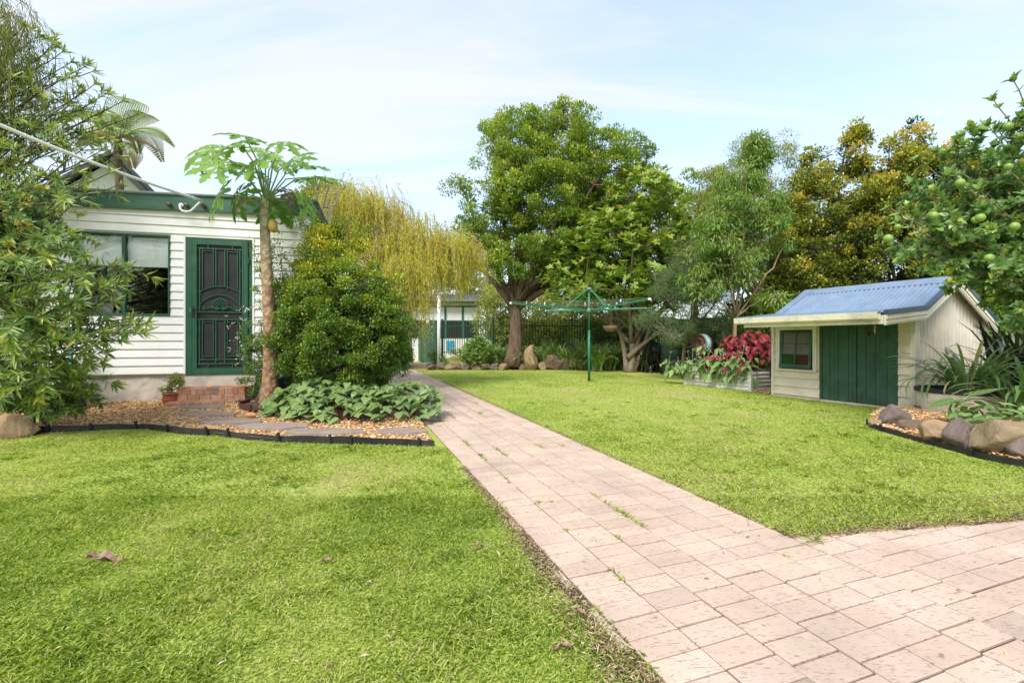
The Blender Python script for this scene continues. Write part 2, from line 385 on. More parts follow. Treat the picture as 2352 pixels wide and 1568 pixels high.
def bez(a, b, c, n):
    t = np.linspace(0, 1, n)[:, None]; return (1 - t) ** 2 * a + 2 * t * (1 - t) * b + t ** 2 * c
def sample_blobs(n, blobs, inner=0.35, r=None):
    r = r or rng
    w = np.array([b[2] if len(b) > 2 else b[1][0] * b[1][1] * b[1][2] for b in blobs], float); w /= w.sum()
    idx = r.choice(len(blobs), n, p=w); d = rdir(n, r); rad = (inner + (1 - inner) * r.random(n) ** 0.6)
    C = np.array([b[0] for b in blobs], float)[idx]; Rr = np.array([b[1] for b in blobs], float)[idx]
    return C + d * Rr * rad[:, None]
def farthest(P, k):
    sel = [int(np.argmax(P[:, 2]))]; d = np.linalg.norm(P - P[sel[0]], axis=1)
    for _ in range(k - 1):
        i = int(np.argmax(d)); sel.append(i); d = np.minimum(d, np.linalg.norm(P - P[i], axis=1))
    return sel
def branches(mb, base, fork, r0, C, nlimb, r1=None, jit=0.15, twig=0.012, bow=0.25, n_side=7, trunk=True):
    """trunk base->fork, limbs to the farthest clumps, a branch to every clump; returns nothing"""
    base = np.array(base, float); fork = np.array(fork, float)
    if trunk:
        pts = bez(base, (base + fork) / 2 + rng.normal(size=3) * jit * 0.5 * np.array([1, 1, 0]), fork, 7)
        h = np.linspace(0, 1, 7); rr = r0 * (1 + 0.45 * np.exp(-h * 7) - 0.28 * h)
        mb.tube(pts, list(rr), 10)
    r1 = r1 or r0 * 0.5
    sel = farthest(C, min(nlimb, len(C))); nodes = []; nr = []
    for i in sel:
        e = C[i]; m = fork + (e - fork) * 0.45 + np.array([0, 0, bow * np.linalg.norm(e - fork)]) * 0.6 + rng.normal(size=3) * jit
        pts = bez(fork - (0, 0, r0 * 0.5), m, e, 9); pts[2:-1] += rng.normal(size=(6, 3)) * jit * 0.25
        rad = np.linspace(r1, twig, 9) * rng.uniform(0.75, 1.1); mb.tube(pts, list(rad), n_side)
        for q in range(1, 9): nodes.append(pts[q]); nr.append(rad[q])
    nodes = np.array(nodes); nr = np.array(nr); ss = set(sel)
    for i in range(len(C)):
        if i in ss: continue
        d = np.linalg.norm(nodes - C[i], axis=1) + 0.6 * np.maximum(0, nodes[:, 2] - C[i][2]); j = int(np.argmin(d)); s = nodes[j]
        m = (s + C[i]) / 2 + np.array([0, 0, -0.05]) + rng.normal(size=3) * jit * 0.3
        mb.tube(bez(s, m, C[i], 5), list(np.linspace(min(nr[j] * 0.7, twig * 3), twig * 0.45, 5)), 4, False)
def clump_leaves(C, cr, per, up=0.3, out=0.7, flat=0.75, shell=0.4, r=None):
    r = r or rng
    n = len(C) * per; ci = np.repeat(np.arange(len(C)), per); d = rdir(n, r)
    rad = (shell + (1 - shell) * r.random(n)) * np.repeat(np.broadcast_to(cr, (len(C),)), per)
    P = C[ci] + d * rad[:, None] * np.array([1, 1, flat])
    A = d * out + rdir(n, r) * 0.6 + np.array([0, 0, up]); Nn = rdir(n, r) * 0.6 + np.array([0, 0, 1.0])
    return P, A, Nn, ci
def twigs(mb, C, cr, k, rad=0.005):
    for c in C:
        for d in rdir(k):
            e = c + d * cr * 0.9; mb.tube([c, (c + e) / 2 + rng.normal(size=3) * 0.03, e], [rad, rad * 0.7, rad * 0.3], 3, False)

def make_tree(name, label, cat, base, fork, r0, blobs, ncl, cr, per, L, W, leafm, barkm, nlimb=8, shape='kite', up=0.3, out=0.7, r1=None,
              group=None, tw=2, jit=0.15, inner=0.35, flat=0.75, trunk=True, tint_top=0.0, extra=None, shell=0.4, bow=0.25, sdroop=0.12, cv=0.10):
    root = empty(name, base, 0, label, cat, group)
    b = np.array(base, float)
    C = sample_blobs(ncl, blobs, inner)
    if extra is not None: C = np.concatenate([C, np.array(extra, float)])
    mb = MB(); branches(mb, base, fork, r0, C, nlimb, r1, jit, trunk=trunk, bow=bow)
    if tw: twigs(mb, C, cr * 0.9, tw)
    o = mb.build('trunk', barkm, root, smooth=True); o.matrix_parent_inverse = Matrix.Translation(-Vector(base))
    crs = cr * rng.uniform(0.65, 1.25, len(C))
    P, A, Nn, ci = clump_leaves(C, crs, per, up, out, flat, shell)
    # tint : rises towards the top of each clump and of the crown; random otherwise
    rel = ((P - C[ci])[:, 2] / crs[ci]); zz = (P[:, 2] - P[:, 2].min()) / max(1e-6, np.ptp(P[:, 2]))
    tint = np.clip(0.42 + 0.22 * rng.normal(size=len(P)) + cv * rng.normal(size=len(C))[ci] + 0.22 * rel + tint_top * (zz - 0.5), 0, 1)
    Ls = L * rng.uniform(0.65, 1.2, len(P)); Ws = W * rng.uniform(0.7, 1.15, len(P))
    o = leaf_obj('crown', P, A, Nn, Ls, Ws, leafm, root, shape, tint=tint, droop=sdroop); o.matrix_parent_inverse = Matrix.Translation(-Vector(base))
    return root

# ------------------------------------------------------------------ ground, lawn, path
def in_poly(P, poly):
    x, y = P[:, 0], P[:, 1]; c = np.zeros(len(P), bool); n = len(poly)
    for i in range(n):
        x1, y1 = poly[i]; x2, y2 = poly[(i + 1) % n]
        cond = ((y1 > y) != (y2 > y)) & (x < (x2 - x1) * (y - y1) / (y2 - y1 + 1e-12) + x1); c ^= cond
    return c
def seg_dist(P, line):
    best = np.full(len(P), 1e9)
    for (a, b) in zip(line[:-1], line[1:]):
        a = np.array(a); b = np.array(b); ab = b - a; t = np.clip(((P - a) @ ab) / (ab @ ab), 0, 1)
        best = np.minimum(best, np.linalg.norm(P - (a + t[:, None] * ab), axis=1))
    return best
def sstep(x, a, b):
    t = np.clip((x - a) / (b - a), 0, 1); return t * t * (3 - 2 * t)
def gz(x, y):
    """ground height: flat lawn, raised planting behind the back rocks"""
    x = np.asarray(x, float); y = np.asarray(y, float)
    return 0.5 * sstep(y - 0.02 * x, 16.9, 18.6) * sstep(x, -3.2, -2.2)
def PL(Y): return -0.88 - 0.36 * (Y - 5.25)
def PR(Y): return 1.54 - 0.36 * (Y - 2.51)

gx = np.unique(np.concatenate([np.linspace(-220, -20, 12), np.linspace(-20, 20, 81), np.linspace(20, 220, 12)]))
gy = np.unique(np.concatenate([np.linspace(-60, 0, 10), np.linspace(0, 24, 61), np.linspace(24, 60, 10), np.linspace(60, 320, 10)]))
GX, GY = np.meshgrid(gx, gy); V = np.stack([GX, GY, gz(GX, GY)], -1).reshape(-1, 3)
nx = len(gx); ii = np.arange((len(gy) - 1) * (nx - 1)); r_, c_ = ii // (nx - 1), ii % (nx - 1); b0 = r_ * nx + c_
g = link('ground', fast_mesh('ground', V, np.stack([b0, b0 + 1, b0 + nx + 1, b0 + nx], 1), M['ground'], smooth=True)); tag(g, 'flat lawn ground with soil showing between the grass', 'ground', kind='structure')

EDGE = [(-9.5, 4.9), (-7.6, 5.15), (-6.2, 5.3), (-5.6, 5.37), (-5.23, 5.45), (-4.94, 5.60), (-4.55, 5.63), (-4.2, 5.5), (-3.87, 5.32), (-3.38, 5.22), (-2.82, 4.98), (-2.35, 4.87), (-1.86, 4.83), (-0.80, 4.70)]
PAVE_TOP = [(1.54, 2.51), (2.1, 2.60), (3.1, 2.76), (4.4, 3.02), (6.5, 3.4)]
LAWN_L = [(PL(-0.5), -0.5), (PL(4.66), 4.66)] + EDGE[::-1] + [(-9.5, -0.5)]
LAWN_R = PAVE_TOP + [(6.5, 3.6), (4.5, 3.85), (4.28, 4.2), (4.33, 4.75), (4.40, 5.5), (4.9, 6.35), (6.05, 6.92), (5.12, 8.98), (4.95, 9.75), (4.2, 11.2), (3.9, 13.0), (3.5, 14.9), (2.4, 15.7), (1.0, 16.2), (-1.0, 16.5), (-2.6, 16.55), (PR(16.2), 16.2), (PR(9), 9.0)]

# brick path: columns of clay pavers along the path, the same courses running on to the right near the camera
PA = R_(19.8); PU = np.array([-math.sin(PA), math.cos(PA)]); PV = np.array([math.cos(PA), math.sin(PA)])
PO = np.array([PL(0.0), 0.0]); MV, MU = 0.2245, 0.1165
path = MB()
far = 16.6
path.add([(PL(-0.5), -0.5, 0.0045), (6.5, -0.5, 0.0045), (6.5, 3.4, 0.0045), (4.4, 3.02, 0.0045), (3.1, 2.76, 0.0045), (1.54, 2.51, 0.0045), (PR(far), far, 0.0045), (PL(far), far, 0.0045)], [tuple(range(8))])
path_o = path.build('brick_path', M['soil']); tag(path_o, 'pale pink clay brick path running from the foreground to the back gate', 'path', kind='structure')
pav = MB(); pav.cbox(-0.1084, 0.1084, -0.0545, 0.0545, -0.03, 0.0, 0.002)
pav_me = pav.mesh('paver'); pav_me.materials.append(M['paver'])
cells = []
topline = PAVE_TOP
for iv in range(0, 34):
    shift = (rng.uniform(-0.012, 0.012)) + (0.058 if (iv in (2,)) else 0)
    for iu in range(-6, 155):
        u = (iu + 0.5) * MU + shift; v = (iv + 0.5) * MV
        c = PO + PU * u + PV * v
        if c[1] < -0.4 or c[1] > far - 0.05 or c[0] > 6.4: continue
        if iv >= 6:
            ty = np.interp(c[0], [p[0] for p in topline], [p[1] for p in topline])
            if c[1] > ty + 0.06: continue
        cells.append((c[0], c[1], iu, iv))
cells = np.array(cells)
vis = (np.abs(cells[:, 0]) < cells[:, 1] * 1.14 + 0.1) & (cells[:, 1] > 1.40)
order = np.argsort(np.where(vis, np.hypot(cells[:, 0], cells[:, 1]), 1e6)); near_ids = set(order[:300].tolist())
bv = np.array([v.co[:] for v in pav_me.vertices]); bf = [tuple(p.vertices) for p in pav_me.polygons]
RV, RF = [], []
for k, (x, y, iu, iv) in enumerate(cells):
    zt = 0.014 + rng.normal() * 0.0009; rz = PA + rng.normal() * 0.006; tx, ty = rng.normal(size=2) * 0.004
    x += rng.normal() * 0.0015; y += rng.normal() * 0.0015
    Mx = Matrix.Translation((x, y, zt)) @ Euler((tx, ty, rz)).to_matrix().to_4x4()
    if k in near_ids:
        o = bpy.data.objects.new('paver', pav_me); COL.objects.link(o); o.parent = path_o; o.matrix_basis = Mx
    else:
        A3 = np.array(Mx.to_3x3()); RV.append(bv @ A3.T + np.array([x, y, zt])); RF.append(np.array(bf) + len(RV) * len(bv) - len(bv))
o = link('far_pavers', fast_mesh('far_pavers', np.concatenate(RV), np.concatenate(RF), M['paver']), None, path_o); o['kind'] = 'stuff'

# lawn grass ---------------------------------------------------------------
def wnoise2(P, s, seed=0):
    r = np.random.default_rng(seed); out = np.zeros(len(P))
    for k in range(9):
        d = r.normal(size=2) * s; out += np.sin(P @ d + r.uniform(0, 6.28)) 
    return out / 3.0
PATH_POLY = [(PL(-0.5), -0.5), (6.5, -0.5)] + PAVE_TOP[::-1] + [(PR(far), far), (PL(far), far)]
def lawn_points(n, y0, y1, xl, xr):
    y = rng.uniform(y0, y1, n); x = rng.uniform(xl, xr, n); P = np.stack([x, y], 1)
    P = P[(np.abs(P[:, 0]) < P[:, 1] * 1.16 + 0.5)]
    jit = rng.normal(size=P.shape) * 0.018
    ok = in_poly(P + jit, LAWN_L) | in_poly(P + jit, LAWN_R); P = P[ok]
    # worn edges: sparse next to the paving
    dl = seg_dist(P, [(PL(-0.5), -0.5), (PL(4.66), 4.66)]); dr = seg_dist(P, PAVE_TOP)
    wear = 0.12 * sstep(-P[:, 1], -3.6, -1.8) + 0.025
    nz = wnoise2(P, 7.0, 3)
    keep = rng.random(len(P)) < np.clip((dl + 0.05 * nz) / wear, 0.06, 1) * np.clip((dr + 0.03 * nz) / 0.10, 0.10, 1)
    return P[keep]
def blades(P, L, W, shape, seed):
    n = len(P); az = rng.uniform(0, 2 * np.pi, n); tilt = np.abs(rng.normal(1.10, 0.38, n))
    A = np.stack([np.cos(az) * np.sin(tilt), np.sin(az) * np.sin(tilt), np.abs(np.cos(tilt)) + 0.1], 1)
    Nn = np.stack([-np.cos(az), -np.sin(az), np.ones(n) * 0.8], 1) + rng.normal(size=(n, 3)) * 0.3
    z = gz(P[:, 0], P[:, 1]) + np.where(seg_dist(P, PAVE_TOP) < 0.17, 0.018, 0.0); B = np.stack([P[:, 0], P[:, 1], z + 0.002], 1)
    tn = wnoise2(P, 1.3, 11) * 0.14 + wnoise2(P, 5.0, 5) * 0.11 + wnoise2(P, 16.0, 8) * 0.05
    dry = sstep(wnoise2(P, 2.1, 23), 0.5, 1.5) * 0.34 + 0.05 * sstep(P[:, 1], 2.5, 7)
    tint = np.clip(0.46 + tn + dry + rng.normal(size=n) * 0.25, 0, 1)
    Ls = L * rng.uniform(0.5, 1.25, n) * np.clip(1 + 0.25 * wnoise2(P, 9.0, 31), 0.6, 1.5)
    B = B; V, Fc, per = leaf_geo(B, A, Nn, Ls, W * rng.uniform(0.6, 1.2, n), shape, 0.25, 0.28)
    return V, Fc, np.repeat(tint, per)
G = []
P = lawn_points(330000, 1.2, 3.2, -4.3, 4.3); G.append(blades(P, 0.029, 0.0056, 'kite', 1))
P = lawn_points(330000, 3.2, 7.2, -6.8, 6.8); P = P[rng.random(len(P)) > 0.97 * sstep(P[:, 1], 4.4, 7.2)]; G.append(blades(P, 0.026, 0.0070, 'kite', 2))
P = lawn_points(185000, 4.4, 9.5, -3, 6.5); P = P[rng.random(len(P)) < sstep(P[:, 1], 4.4, 7.0)]; G.append(blades(P, 0.027, 0.010, 'tri', 3))
P = lawn_points(150000, 9.4, 16.6, -4, 6.5); G.append(blades(P, 0.030, 0.014, 'tri', 4))
# tufts in the path joints
jp = []
for k in range(34):
    iv = rng.choice([1, 1, 2, 2, 3, 5, 5, 4, 7, 9]); u0 = rng.uniform(1.6, 9.0); ln = rng.uniform(0.03, 0.28)
    m = int(ln * 420); uu = u0 + rng.random(m) * ln; c = PO + PU * uu[:, None] + PV * (iv * MV + rng.normal(size=m)[:, None] * 0.007); jp.append(c)
for k in range(10):
    c = PO + PU * (round(rng.uniform(1.4, 7) / MU) * MU) + PV * rng.uniform(0.1, 3.4); 
    m = rng.integers(12, 45); jp.append(c + PV * rng.normal(size=m)[:, None] * 0.035 + PU * rng.normal(size=m)[:, None] * 0.006)
TU = []
for k in range(620):
    yy = rng.uniform(1.4, 8.5); c = np.array([rng.uniform(-1.1 * yy - 0.3, 1.1 * yy + 0.3), yy]); m = int(rng.integers(10, 34)); TU.append(c + rng.normal(size=(m, 2)) * 0.022)
TU = np.concatenate(TU); TU = TU[in_poly(TU, LAWN_L) | in_poly(TU, LAWN_R)]
V, Fc, t = blades(TU, 0.044, 0.0062, 'kite', 5); G.append((V, Fc, np.clip(t - 0.22, 0, 1)))
jp = np.concatenate(jp); jp = jp[in_poly(jp, PATH_POLY)]
V, Fc, t = blades(jp, 0.030, 0.006, 'kite', 9); V[:, 2] += 0.004; G.append((V, Fc, np.clip(t - 0.05 + 0.12 * rng.normal(size=len(t)), 0, 1)))
off = 0; VV, FF, TT = [], [], []
for V, Fc, t in G: VV.append(V); FF.append(Fc + off); TT.append(t); off += len(V)
o = link('grass', fast_mesh('grass', np.concatenate(VV), np.concatenate(FF), M['grass'], np.concatenate(TT)))
tag(o, 'short bright green mown lawn grass on both sides of the path', 'grass', kind='stuff')
# dead thatch and dirt crumbs along the worn edges
n = 4200; y = 1.3 + 2.6 * rng.random(n) ** 1.5; e = np.abs(rng.normal(size=n)) * (0.025 + 0.08 * sstep(-y, -3.2, -1.6)); P1 = np.stack([PL(y) - 0.012 - e, y], 1)
n2_ = 6000; tt = rng.random(n2_); xx = 1.5 + tt * 3.2; yy = np.interp(xx, [p[0] for p in PAVE_TOP], [p[1] for p in PAVE_TOP]); P2 = np.stack([xx, yy + np.abs(rng.normal(size=n2_)) * 0.05 - 0.01], 1)
yy = rng.uniform(2.6, 12, 4000); P3 = np.stack([PR(yy) + np.abs(rng.normal(size=4000)) * 0.03, yy], 1)
P = np.concatenate([P1, P2, P3]); n = len(P); A = rdir(n) * np.array([1, 1, 0.25]) + np.array([0, 0, 0.08])
o = leaf_obj('dry_thatch', np.stack([P[:, 0], P[:, 1], rng.uniform(0.010, 0.026, n)], 1), A, np.array([[0, 0, 1.0]]) + rdir(n) * 0.4, rng.uniform(0.010, 0.032, n), rng.uniform(0.002, 0.006, n), M['thatch'])
tag(o, 'dry brown thatch and dirt crumbs along the worn lawn edges', 'thatch', kind='stuff')
dirt = MB()
ys = np.linspace(1.0, 3.9, 16)
dirt.add([(PL(y) + 0.004, y, 0.006) for y in ys] + [(PL(y) - 0.02 - 0.09 * sstep(-y, -3.6, -1.5) * (1 + 0.5 * math.sin(y * 9)), y, 0.003) for y in ys], [(i, i + 1, 17 + i, 16 + i) for i in range(15)])
xs = np.linspace(1.52, 6, 80); yb = [np.interp(x, [p[0] for p in PAVE_TOP], [p[1] for p in PAVE_TOP]) for x in xs]
b = len(dirt.v)
dirt.add([(x, y - 0.012 + 0.012 * math.sin(x * 11) + 0.008 * math.sin(x * 27), 0.013) for x, y in zip(xs, yb)] + [(x, y + 0.16, 0.021) for x, y in zip(xs, yb)], [(i, i + 1, 81 + i, 80 + i) for i in range(79)])
o = dirt.build('worn_dirt', M['soil']); tag(o, 'bare brown soil along the worn edges of the paving', 'soil', kind='structure')

# ------------------------------------------------------------------ mulch bed in front of the house
HA = math.atan(0.26); HU = np.array([math.cos(HA), math.sin(HA)]); HP = np.array([-4.77, 7.45])
def hw(s, d=0.0, z=0.0):   # house local (s along wall, d into house) to world
    p = HP + HU * s + np.array([-HU[1], HU[0]]) * d; return Vector((p[0], p[1], z))
back = []
ex = np.linspace(0, 1, 40); el = np.array(EDGE); cum = np.concatenate([[0], np.cumsum(np.linalg.norm(np.diff(el, axis=0), axis=1))]); cum /= cum[-1]
eX = np.interp(ex, cum, el[:, 0]); eY = np.interp(ex, cum, el[:, 1])
bl = np.array([(-9.9, 6.15), (hw(-2.3)[0], hw(-2.3)[1] + 0.05), (hw(1.3)[0], hw(1.3)[1] + 0.05), (PL(7.9) - 0.02, 7.9)]); bc = np.array([0, 0.33, 0.78, 1.0])
bX = np.interp(ex, bc, bl[:, 0]); bY = np.interp(ex, bc, bl[:, 1])
rows = 14; V = []
for j in range(rows):
    t = j / (rows - 1); X = eX + (bX - eX) * t; Y = eY + (bY - eY) * t
    X = np.minimum(X, PL(Y) - 0.01)
    V.append(np.stack([X, Y, 0.035 + 0.095 * sstep(np.full(40, t), 0, 0.9) + 0.01 * np.sin(X * 5 + Y * 7)], 1))
V = np.concatenate(V); ii = np.arange((rows - 1) * 39); q = (ii // 39) * 40 + ii % 39
o = link('mulch_bed', fast_mesh('mulch_bed', V, np.stack([q, q + 1, q + 41, q + 40], 1), M['mulchbase'], smooth=True)); tag(o, 'orange brown bark mulch bed in front of the white house', 'mulch bed', kind='structure')
MULV = V
def chips(name, n, sampler, label, zf, zj=0.02):
    P = sampler(n); n = len(P); A = rdir(n) * np.array([1, 1, 0.22]); Nn = np.array([[0, 0, 1.0]]) + rdir(n) * 0.45
    A = unit(A); S = unit(np.cross(A, Nn)); U = np.cross(S, A)
    L = rng.uniform(0.018, 0.055, n)[:, None]; W = rng.uniform(0.007, 0.02, n)[:, None]; T = 0.004
    z = zf(P); B = np.stack([P[:, 0], P[:, 1], z + rng.uniform(0.0, zj, n)], 1)
    vs = [B - A * L / 2 - S * W / 2, B + A * L * 0.42 - S * W * 0.55, B + A * L / 2 + S * W * 0.4, B - A * L * 0.45 + S * W / 2]
    vs += [v + U * T for v in vs]; V = np.stack(vs, 1).reshape(-1, 3); b = np.arange(n)[:, None] * 8
    fs = [(4, 5, 6, 7), (0, 1, 5, 4), (1, 2, 6, 5), (2, 3, 7, 6), (3, 0, 4, 7)]
    Fc = np.concatenate([b + np.array(f) for f in fs], 1).reshape(-1, 4)
    o = link(name, fast_mesh(name, V, Fc, M['mulch'], np.repeat(rng.random(n), 5))); tag(o, label, 'mulch', kind='stuff'); return o
def mul_sample(n):
    k = rng.integers(0, len(q), n); a, bq, c, d = V[q[k]], V[q[k] + 1], V[q[k] + 41], V[q[k] + 40]
    s, t = rng.random(n)[:, None], rng.random(n)[:, None]; P3_ = (a * (1 - s) + bq * s) * (1 - t) + (d * (1 - s) + c * s) * t
    P3_ = P3_[np.abs(P3_[:, 0]) < P3_[:, 1] * 1.2]; return P3_[seg_dist(P3_[:, :2], EDGE) > 0.055]
o = chips('mulch_chips', 26000, mul_sample, 'loose orange brown bark chips in front of the white house', lambda P: P[:, 2])

# black plastic edging strip with pegs
def edging(name, line, h, mat, label, cat, z0=0.0, th=0.012, pegs=9, zline=None):
    root = empty(name, (line[0][0], line[0][1], 0), 0, label, cat)
    l = np.array(line, float); cu = np.concatenate([[0], np.cumsum(np.linalg.norm(np.diff(l, axis=0), axis=1))]); m = max(12, int(cu[-1] / 0.08)); s = np.linspace(0, cu[-1], m)
    X = np.interp(s, cu, l[:, 0]); Y = np.interp(s, cu, l[:, 1])
    for _ in range(3): X[1:-1] = (X[:-2] + 2 * X[1:-1] + X[2:]) / 4; Y[1:-1] = (Y[:-2] + 2 * Y[1:-1] + Y[2:]) / 4
    Y = Y + 0.006 * np.sin(s * 9); tx = np.gradient(X); ty = np.gradient(Y); ln = np.hypot(tx, ty); nx_, ny_ = -ty / ln, tx / ln
    hz = h * (1 + 0.10 * np.sin(s * 3.1) + 0.05 * np.sin(s * 11)); zb = np.full(m, z0 - 0.02) 
    mb = MB(); vs = []
    for i in range(m):
        lean = 0.01 * math.sin(s[i] * 2.3)
        vs += [(X[i], Y[i], zb[i]), (X[i] + nx_[i] * th, Y[i] + ny_[i] * th, zb[i]), (X[i] + nx_[i] * (th + lean), Y[i] + ny_[i] * (th + lean), z0 + hz[i]), (X[i] + nx_[i] * lean, Y[i] + ny_[i] * lean, z0 + hz[i])]
    fs = [(4 * i + a, 4 * i + (a + 1) % 4, 4 * i + 4 + (a + 1) % 4, 4 * i + 4 + a) for i in range(m - 1) for a in range(4)] + [(0, 1, 2, 3), (4 * m - 4, 4 * m - 3, 4 * m - 2, 4 * m - 1)]
    mb.add(vs, fs); o = mb.build('strip', mat, root); o.matrix_parent_inverse = Matrix.Translation(-Vector(root.location))
    pm = MB(); pm.cbox(-0.016, 0.016, -0.012, 0.006, -0.02, 0.035 + h, 0.004); pm.box(-0.010, 0.010, -0.016, -0.012, 0.02, 0.015 + h); pme = pm.mesh('peg'); pme.materials.append(mat)
    for k in range(pegs):
        i = int((k + rng.uniform(0.25, 0.85)) / pegs * (m - 1)); p = link('peg', pme, None, root); p.location = (X[i] - nx_[i] * 0.008 - root.location[0], Y[i] - ny_[i] * 0.008 - root.location[1], z0 + rng.uniform(-0.015, 0.0)); p.rotation_euler = (rng.normal() * 0.06, rng.normal() * 0.08, math.atan2(ty[i], tx[i]))
    return root
edging('garden_edging', EDGE[2:], 0.075, M['black'], 'wavy black plastic edging strip between the left lawn and bark mulch', 'edging', pegs=11)
edging('garden_edging', [(-4.02, 7.0), (-4.05, 6.75), (-3.85, 6.45), (-3.45, 6.2), (-3.0, 6.03), (-2.4, 5.9), (-1.8, 5.86), (-1.35, 5.95), (-1.24, 6.2), (-1.33, 6.6), (-1.55, 7.3)], 0.13, M['maroon'], 'maroon plastic edging round the raised bed of heart-leaved vine and papaya', 'edging', z0=0.05, pegs=8)
edging('garden_edging', [(4.92, 6.2), (4.45, 5.75), (4.42, 5.4), (4.36, 4.9), (4.36, 4.45), (4.3, 4.15), (4.42, 3.85), (4.9, 3.65)], 0.06, M['black'], 'black plastic edging strip in front of the boulders on the right', 'edging', pegs=5)
# raised bed soil
bp = [(-3.98, 7.35), (-4.0, 6.78), (-3.82, 6.5), (-3.42, 6.25), (-2.98, 6.08), (-2.4, 5.94), (-1.8, 5.9), (-1.39, 5.99), (-1.29, 6.22), (-1.38, 6.6), (-1.58, 7.3), (-1.85, 8.0), (-3.2, 8.0)]
mb = MB(); mb.add([(x, y, 0.15) for x, y in bp] + [(-2.6, 6.9, 0.24)], [(i, (i + 1) % len(bp), len(bp)) for i in range(len(bp))]); o = mb.build('raised_bed', M['soil']); tag(o, 'dark soil of the raised bed under the round shrub', 'garden bed', kind='structure')

# ------------------------------------------------------------------ white weatherboard house (left)
house = empty('weatherboard_house', hw(0), HA, 'white weatherboard house with green fascia and green screen door', 'house')
def hb(name, mat, *boxes, parent=None, smooth=False):
    mb = MB()
    for b in boxes: mb.box(*b)
    return mb.build(name, mat, parent or house, smooth=smooth)
WX0, WX1, WZ0, WZ1 = -1.93, -0.70, 1.50, 2.74       # window opening
DX0, DX1, DZ0, DZ1 = -0.468, 0.487, 0.55, 2.74      # door opening
HX0, HX1 = -3.3, 1.42; HZ = 3.25
# foundation: lumpy cast concrete
mb = MB(); nxx, nzz = 60, 8; vs = []
for i in range(nxx + 1):
    for k in range(nzz + 1):
        x = HX0 + (HX1 - HX0) * i / nxx; z = -0.05 + 0.598 * k / nzz
        d = 0.004 * math.sin(x * 7 + z * 5) + 0.003 * math.sin(x * 17 - z * 11) + rng.normal() * 0.002 + 0.03 * (1 - k / nzz)
        vs.append((x, 0.035 - d, z))
mb.add(vs, [(i * (nzz + 1) + k, (i + 1) * (nzz + 1) + k, (i + 1) * (nzz + 1) + k + 1, i * (nzz + 1) + k + 1) for i in range(nxx) for k in range(nzz)])
mb.box(HX0, HX1, 0.1, 5.0, -0.05, 0.546)
mb.build('foundation', M['concrete'], house)
hb('wall', M['white'], (HX0, WX0, 0.01, 0.12, 0.55, HZ), (WX0, WX1, 0.01, 0.12, 0.55, WZ0), (WX0, WX1, 0.01, 0.12, WZ1, HZ), (WX1, DX0, 0.01, 0.12, 0.55, HZ), (DX0, DX1, 0.01, 0.12, DZ1, HZ), (DX1, HX1, 0.01, 0.12, 0.55, HZ),
   (HX1 - 0.1, HX1, 0.12, 5.0, 0.55, HZ), (HX0, HX0 + 0.1, 0.12, 5.0, 0.55, HZ), (HX0, HX1, 5.0, 5.1, 0.55, HZ))
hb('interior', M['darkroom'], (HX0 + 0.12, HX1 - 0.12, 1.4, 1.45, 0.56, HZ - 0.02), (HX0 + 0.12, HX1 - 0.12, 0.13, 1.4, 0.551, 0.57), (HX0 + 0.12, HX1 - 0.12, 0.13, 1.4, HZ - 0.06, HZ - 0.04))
BE = 0.131
def board(x0, x1, z0, ht, mat=None, parent=None, nm='weatherboard', dy=0.0):
    # cross-section in (y,z) extruded along x : scalloped vinyl profile
    pr = [(0.009, 0.0), (-0.020, 0.0), (-0.024, 0.010), (-0.0165, ht * 0.5), (-0.0085, ht * 0.9), (-0.004, ht), (0.009, ht)]
    n = len(pr); mb = MB(); mb.add([(x0, y + dy, z0 + z) for y, z in pr] + [(x1, y + dy, z0 + z) for y, z in pr], [tuple(range(n)), tuple(range(2 * n - 1, n - 1, -1))] + [(i, i + n, (i + 1) % n + n, (i + 1) % n) for i in range(n)])
    return mb.build(nm, mat or M['white'], parent or house)
for i in range(21):
    z0 = 0.556 + BE * i; z1 = z0 + BE; mid = (z0 + z1) / 2; ht = BE - 0.002
    if z1 > HZ - 0.02: ht = HZ - 0.02 - z0
    if ht < 0.02: continue
    if mid > DZ1 + 0.03:
        j = 0.10 + 0.3 * ((i * 37) % 5) / 5; board(HX0, j, z0, ht); board(j + 0.003, HX1 - 0.03, z0, ht)
    else:
        if WZ0 - 0.05 < mid < WZ1 + 0.03: board(HX0, WX0 - 0.016, z0, ht); board(WX1 + 0.016, DX0 - 0.035, z0, ht)
        else: board(HX0, DX0 - 0.035, z0, ht)
        board(DX1 + 0.035, HX1 - 0.03, z0, ht)
hb('corner_trim', M['white'], (HX1 - 0.028, HX1 + 0.012, -0.03, 0.10, 0.552, HZ), (HX1, HX1 + 0.01, 0.1, 5.0, 0.55, HZ))
hb('door_trim', M['white'], (DX0 - 0.033, DX0 - 0.004, -0.027, 0.008, 0.553, DZ1 + 0.03), (DX1 + 0.004, DX1 + 0.033, -0.027, 0.008, 0.553, DZ1 + 0.03), (DX0 - 0.004, DX1 + 0.004, -0.027, 0.008, DZ1 + 0.004, DZ1 + 0.03))
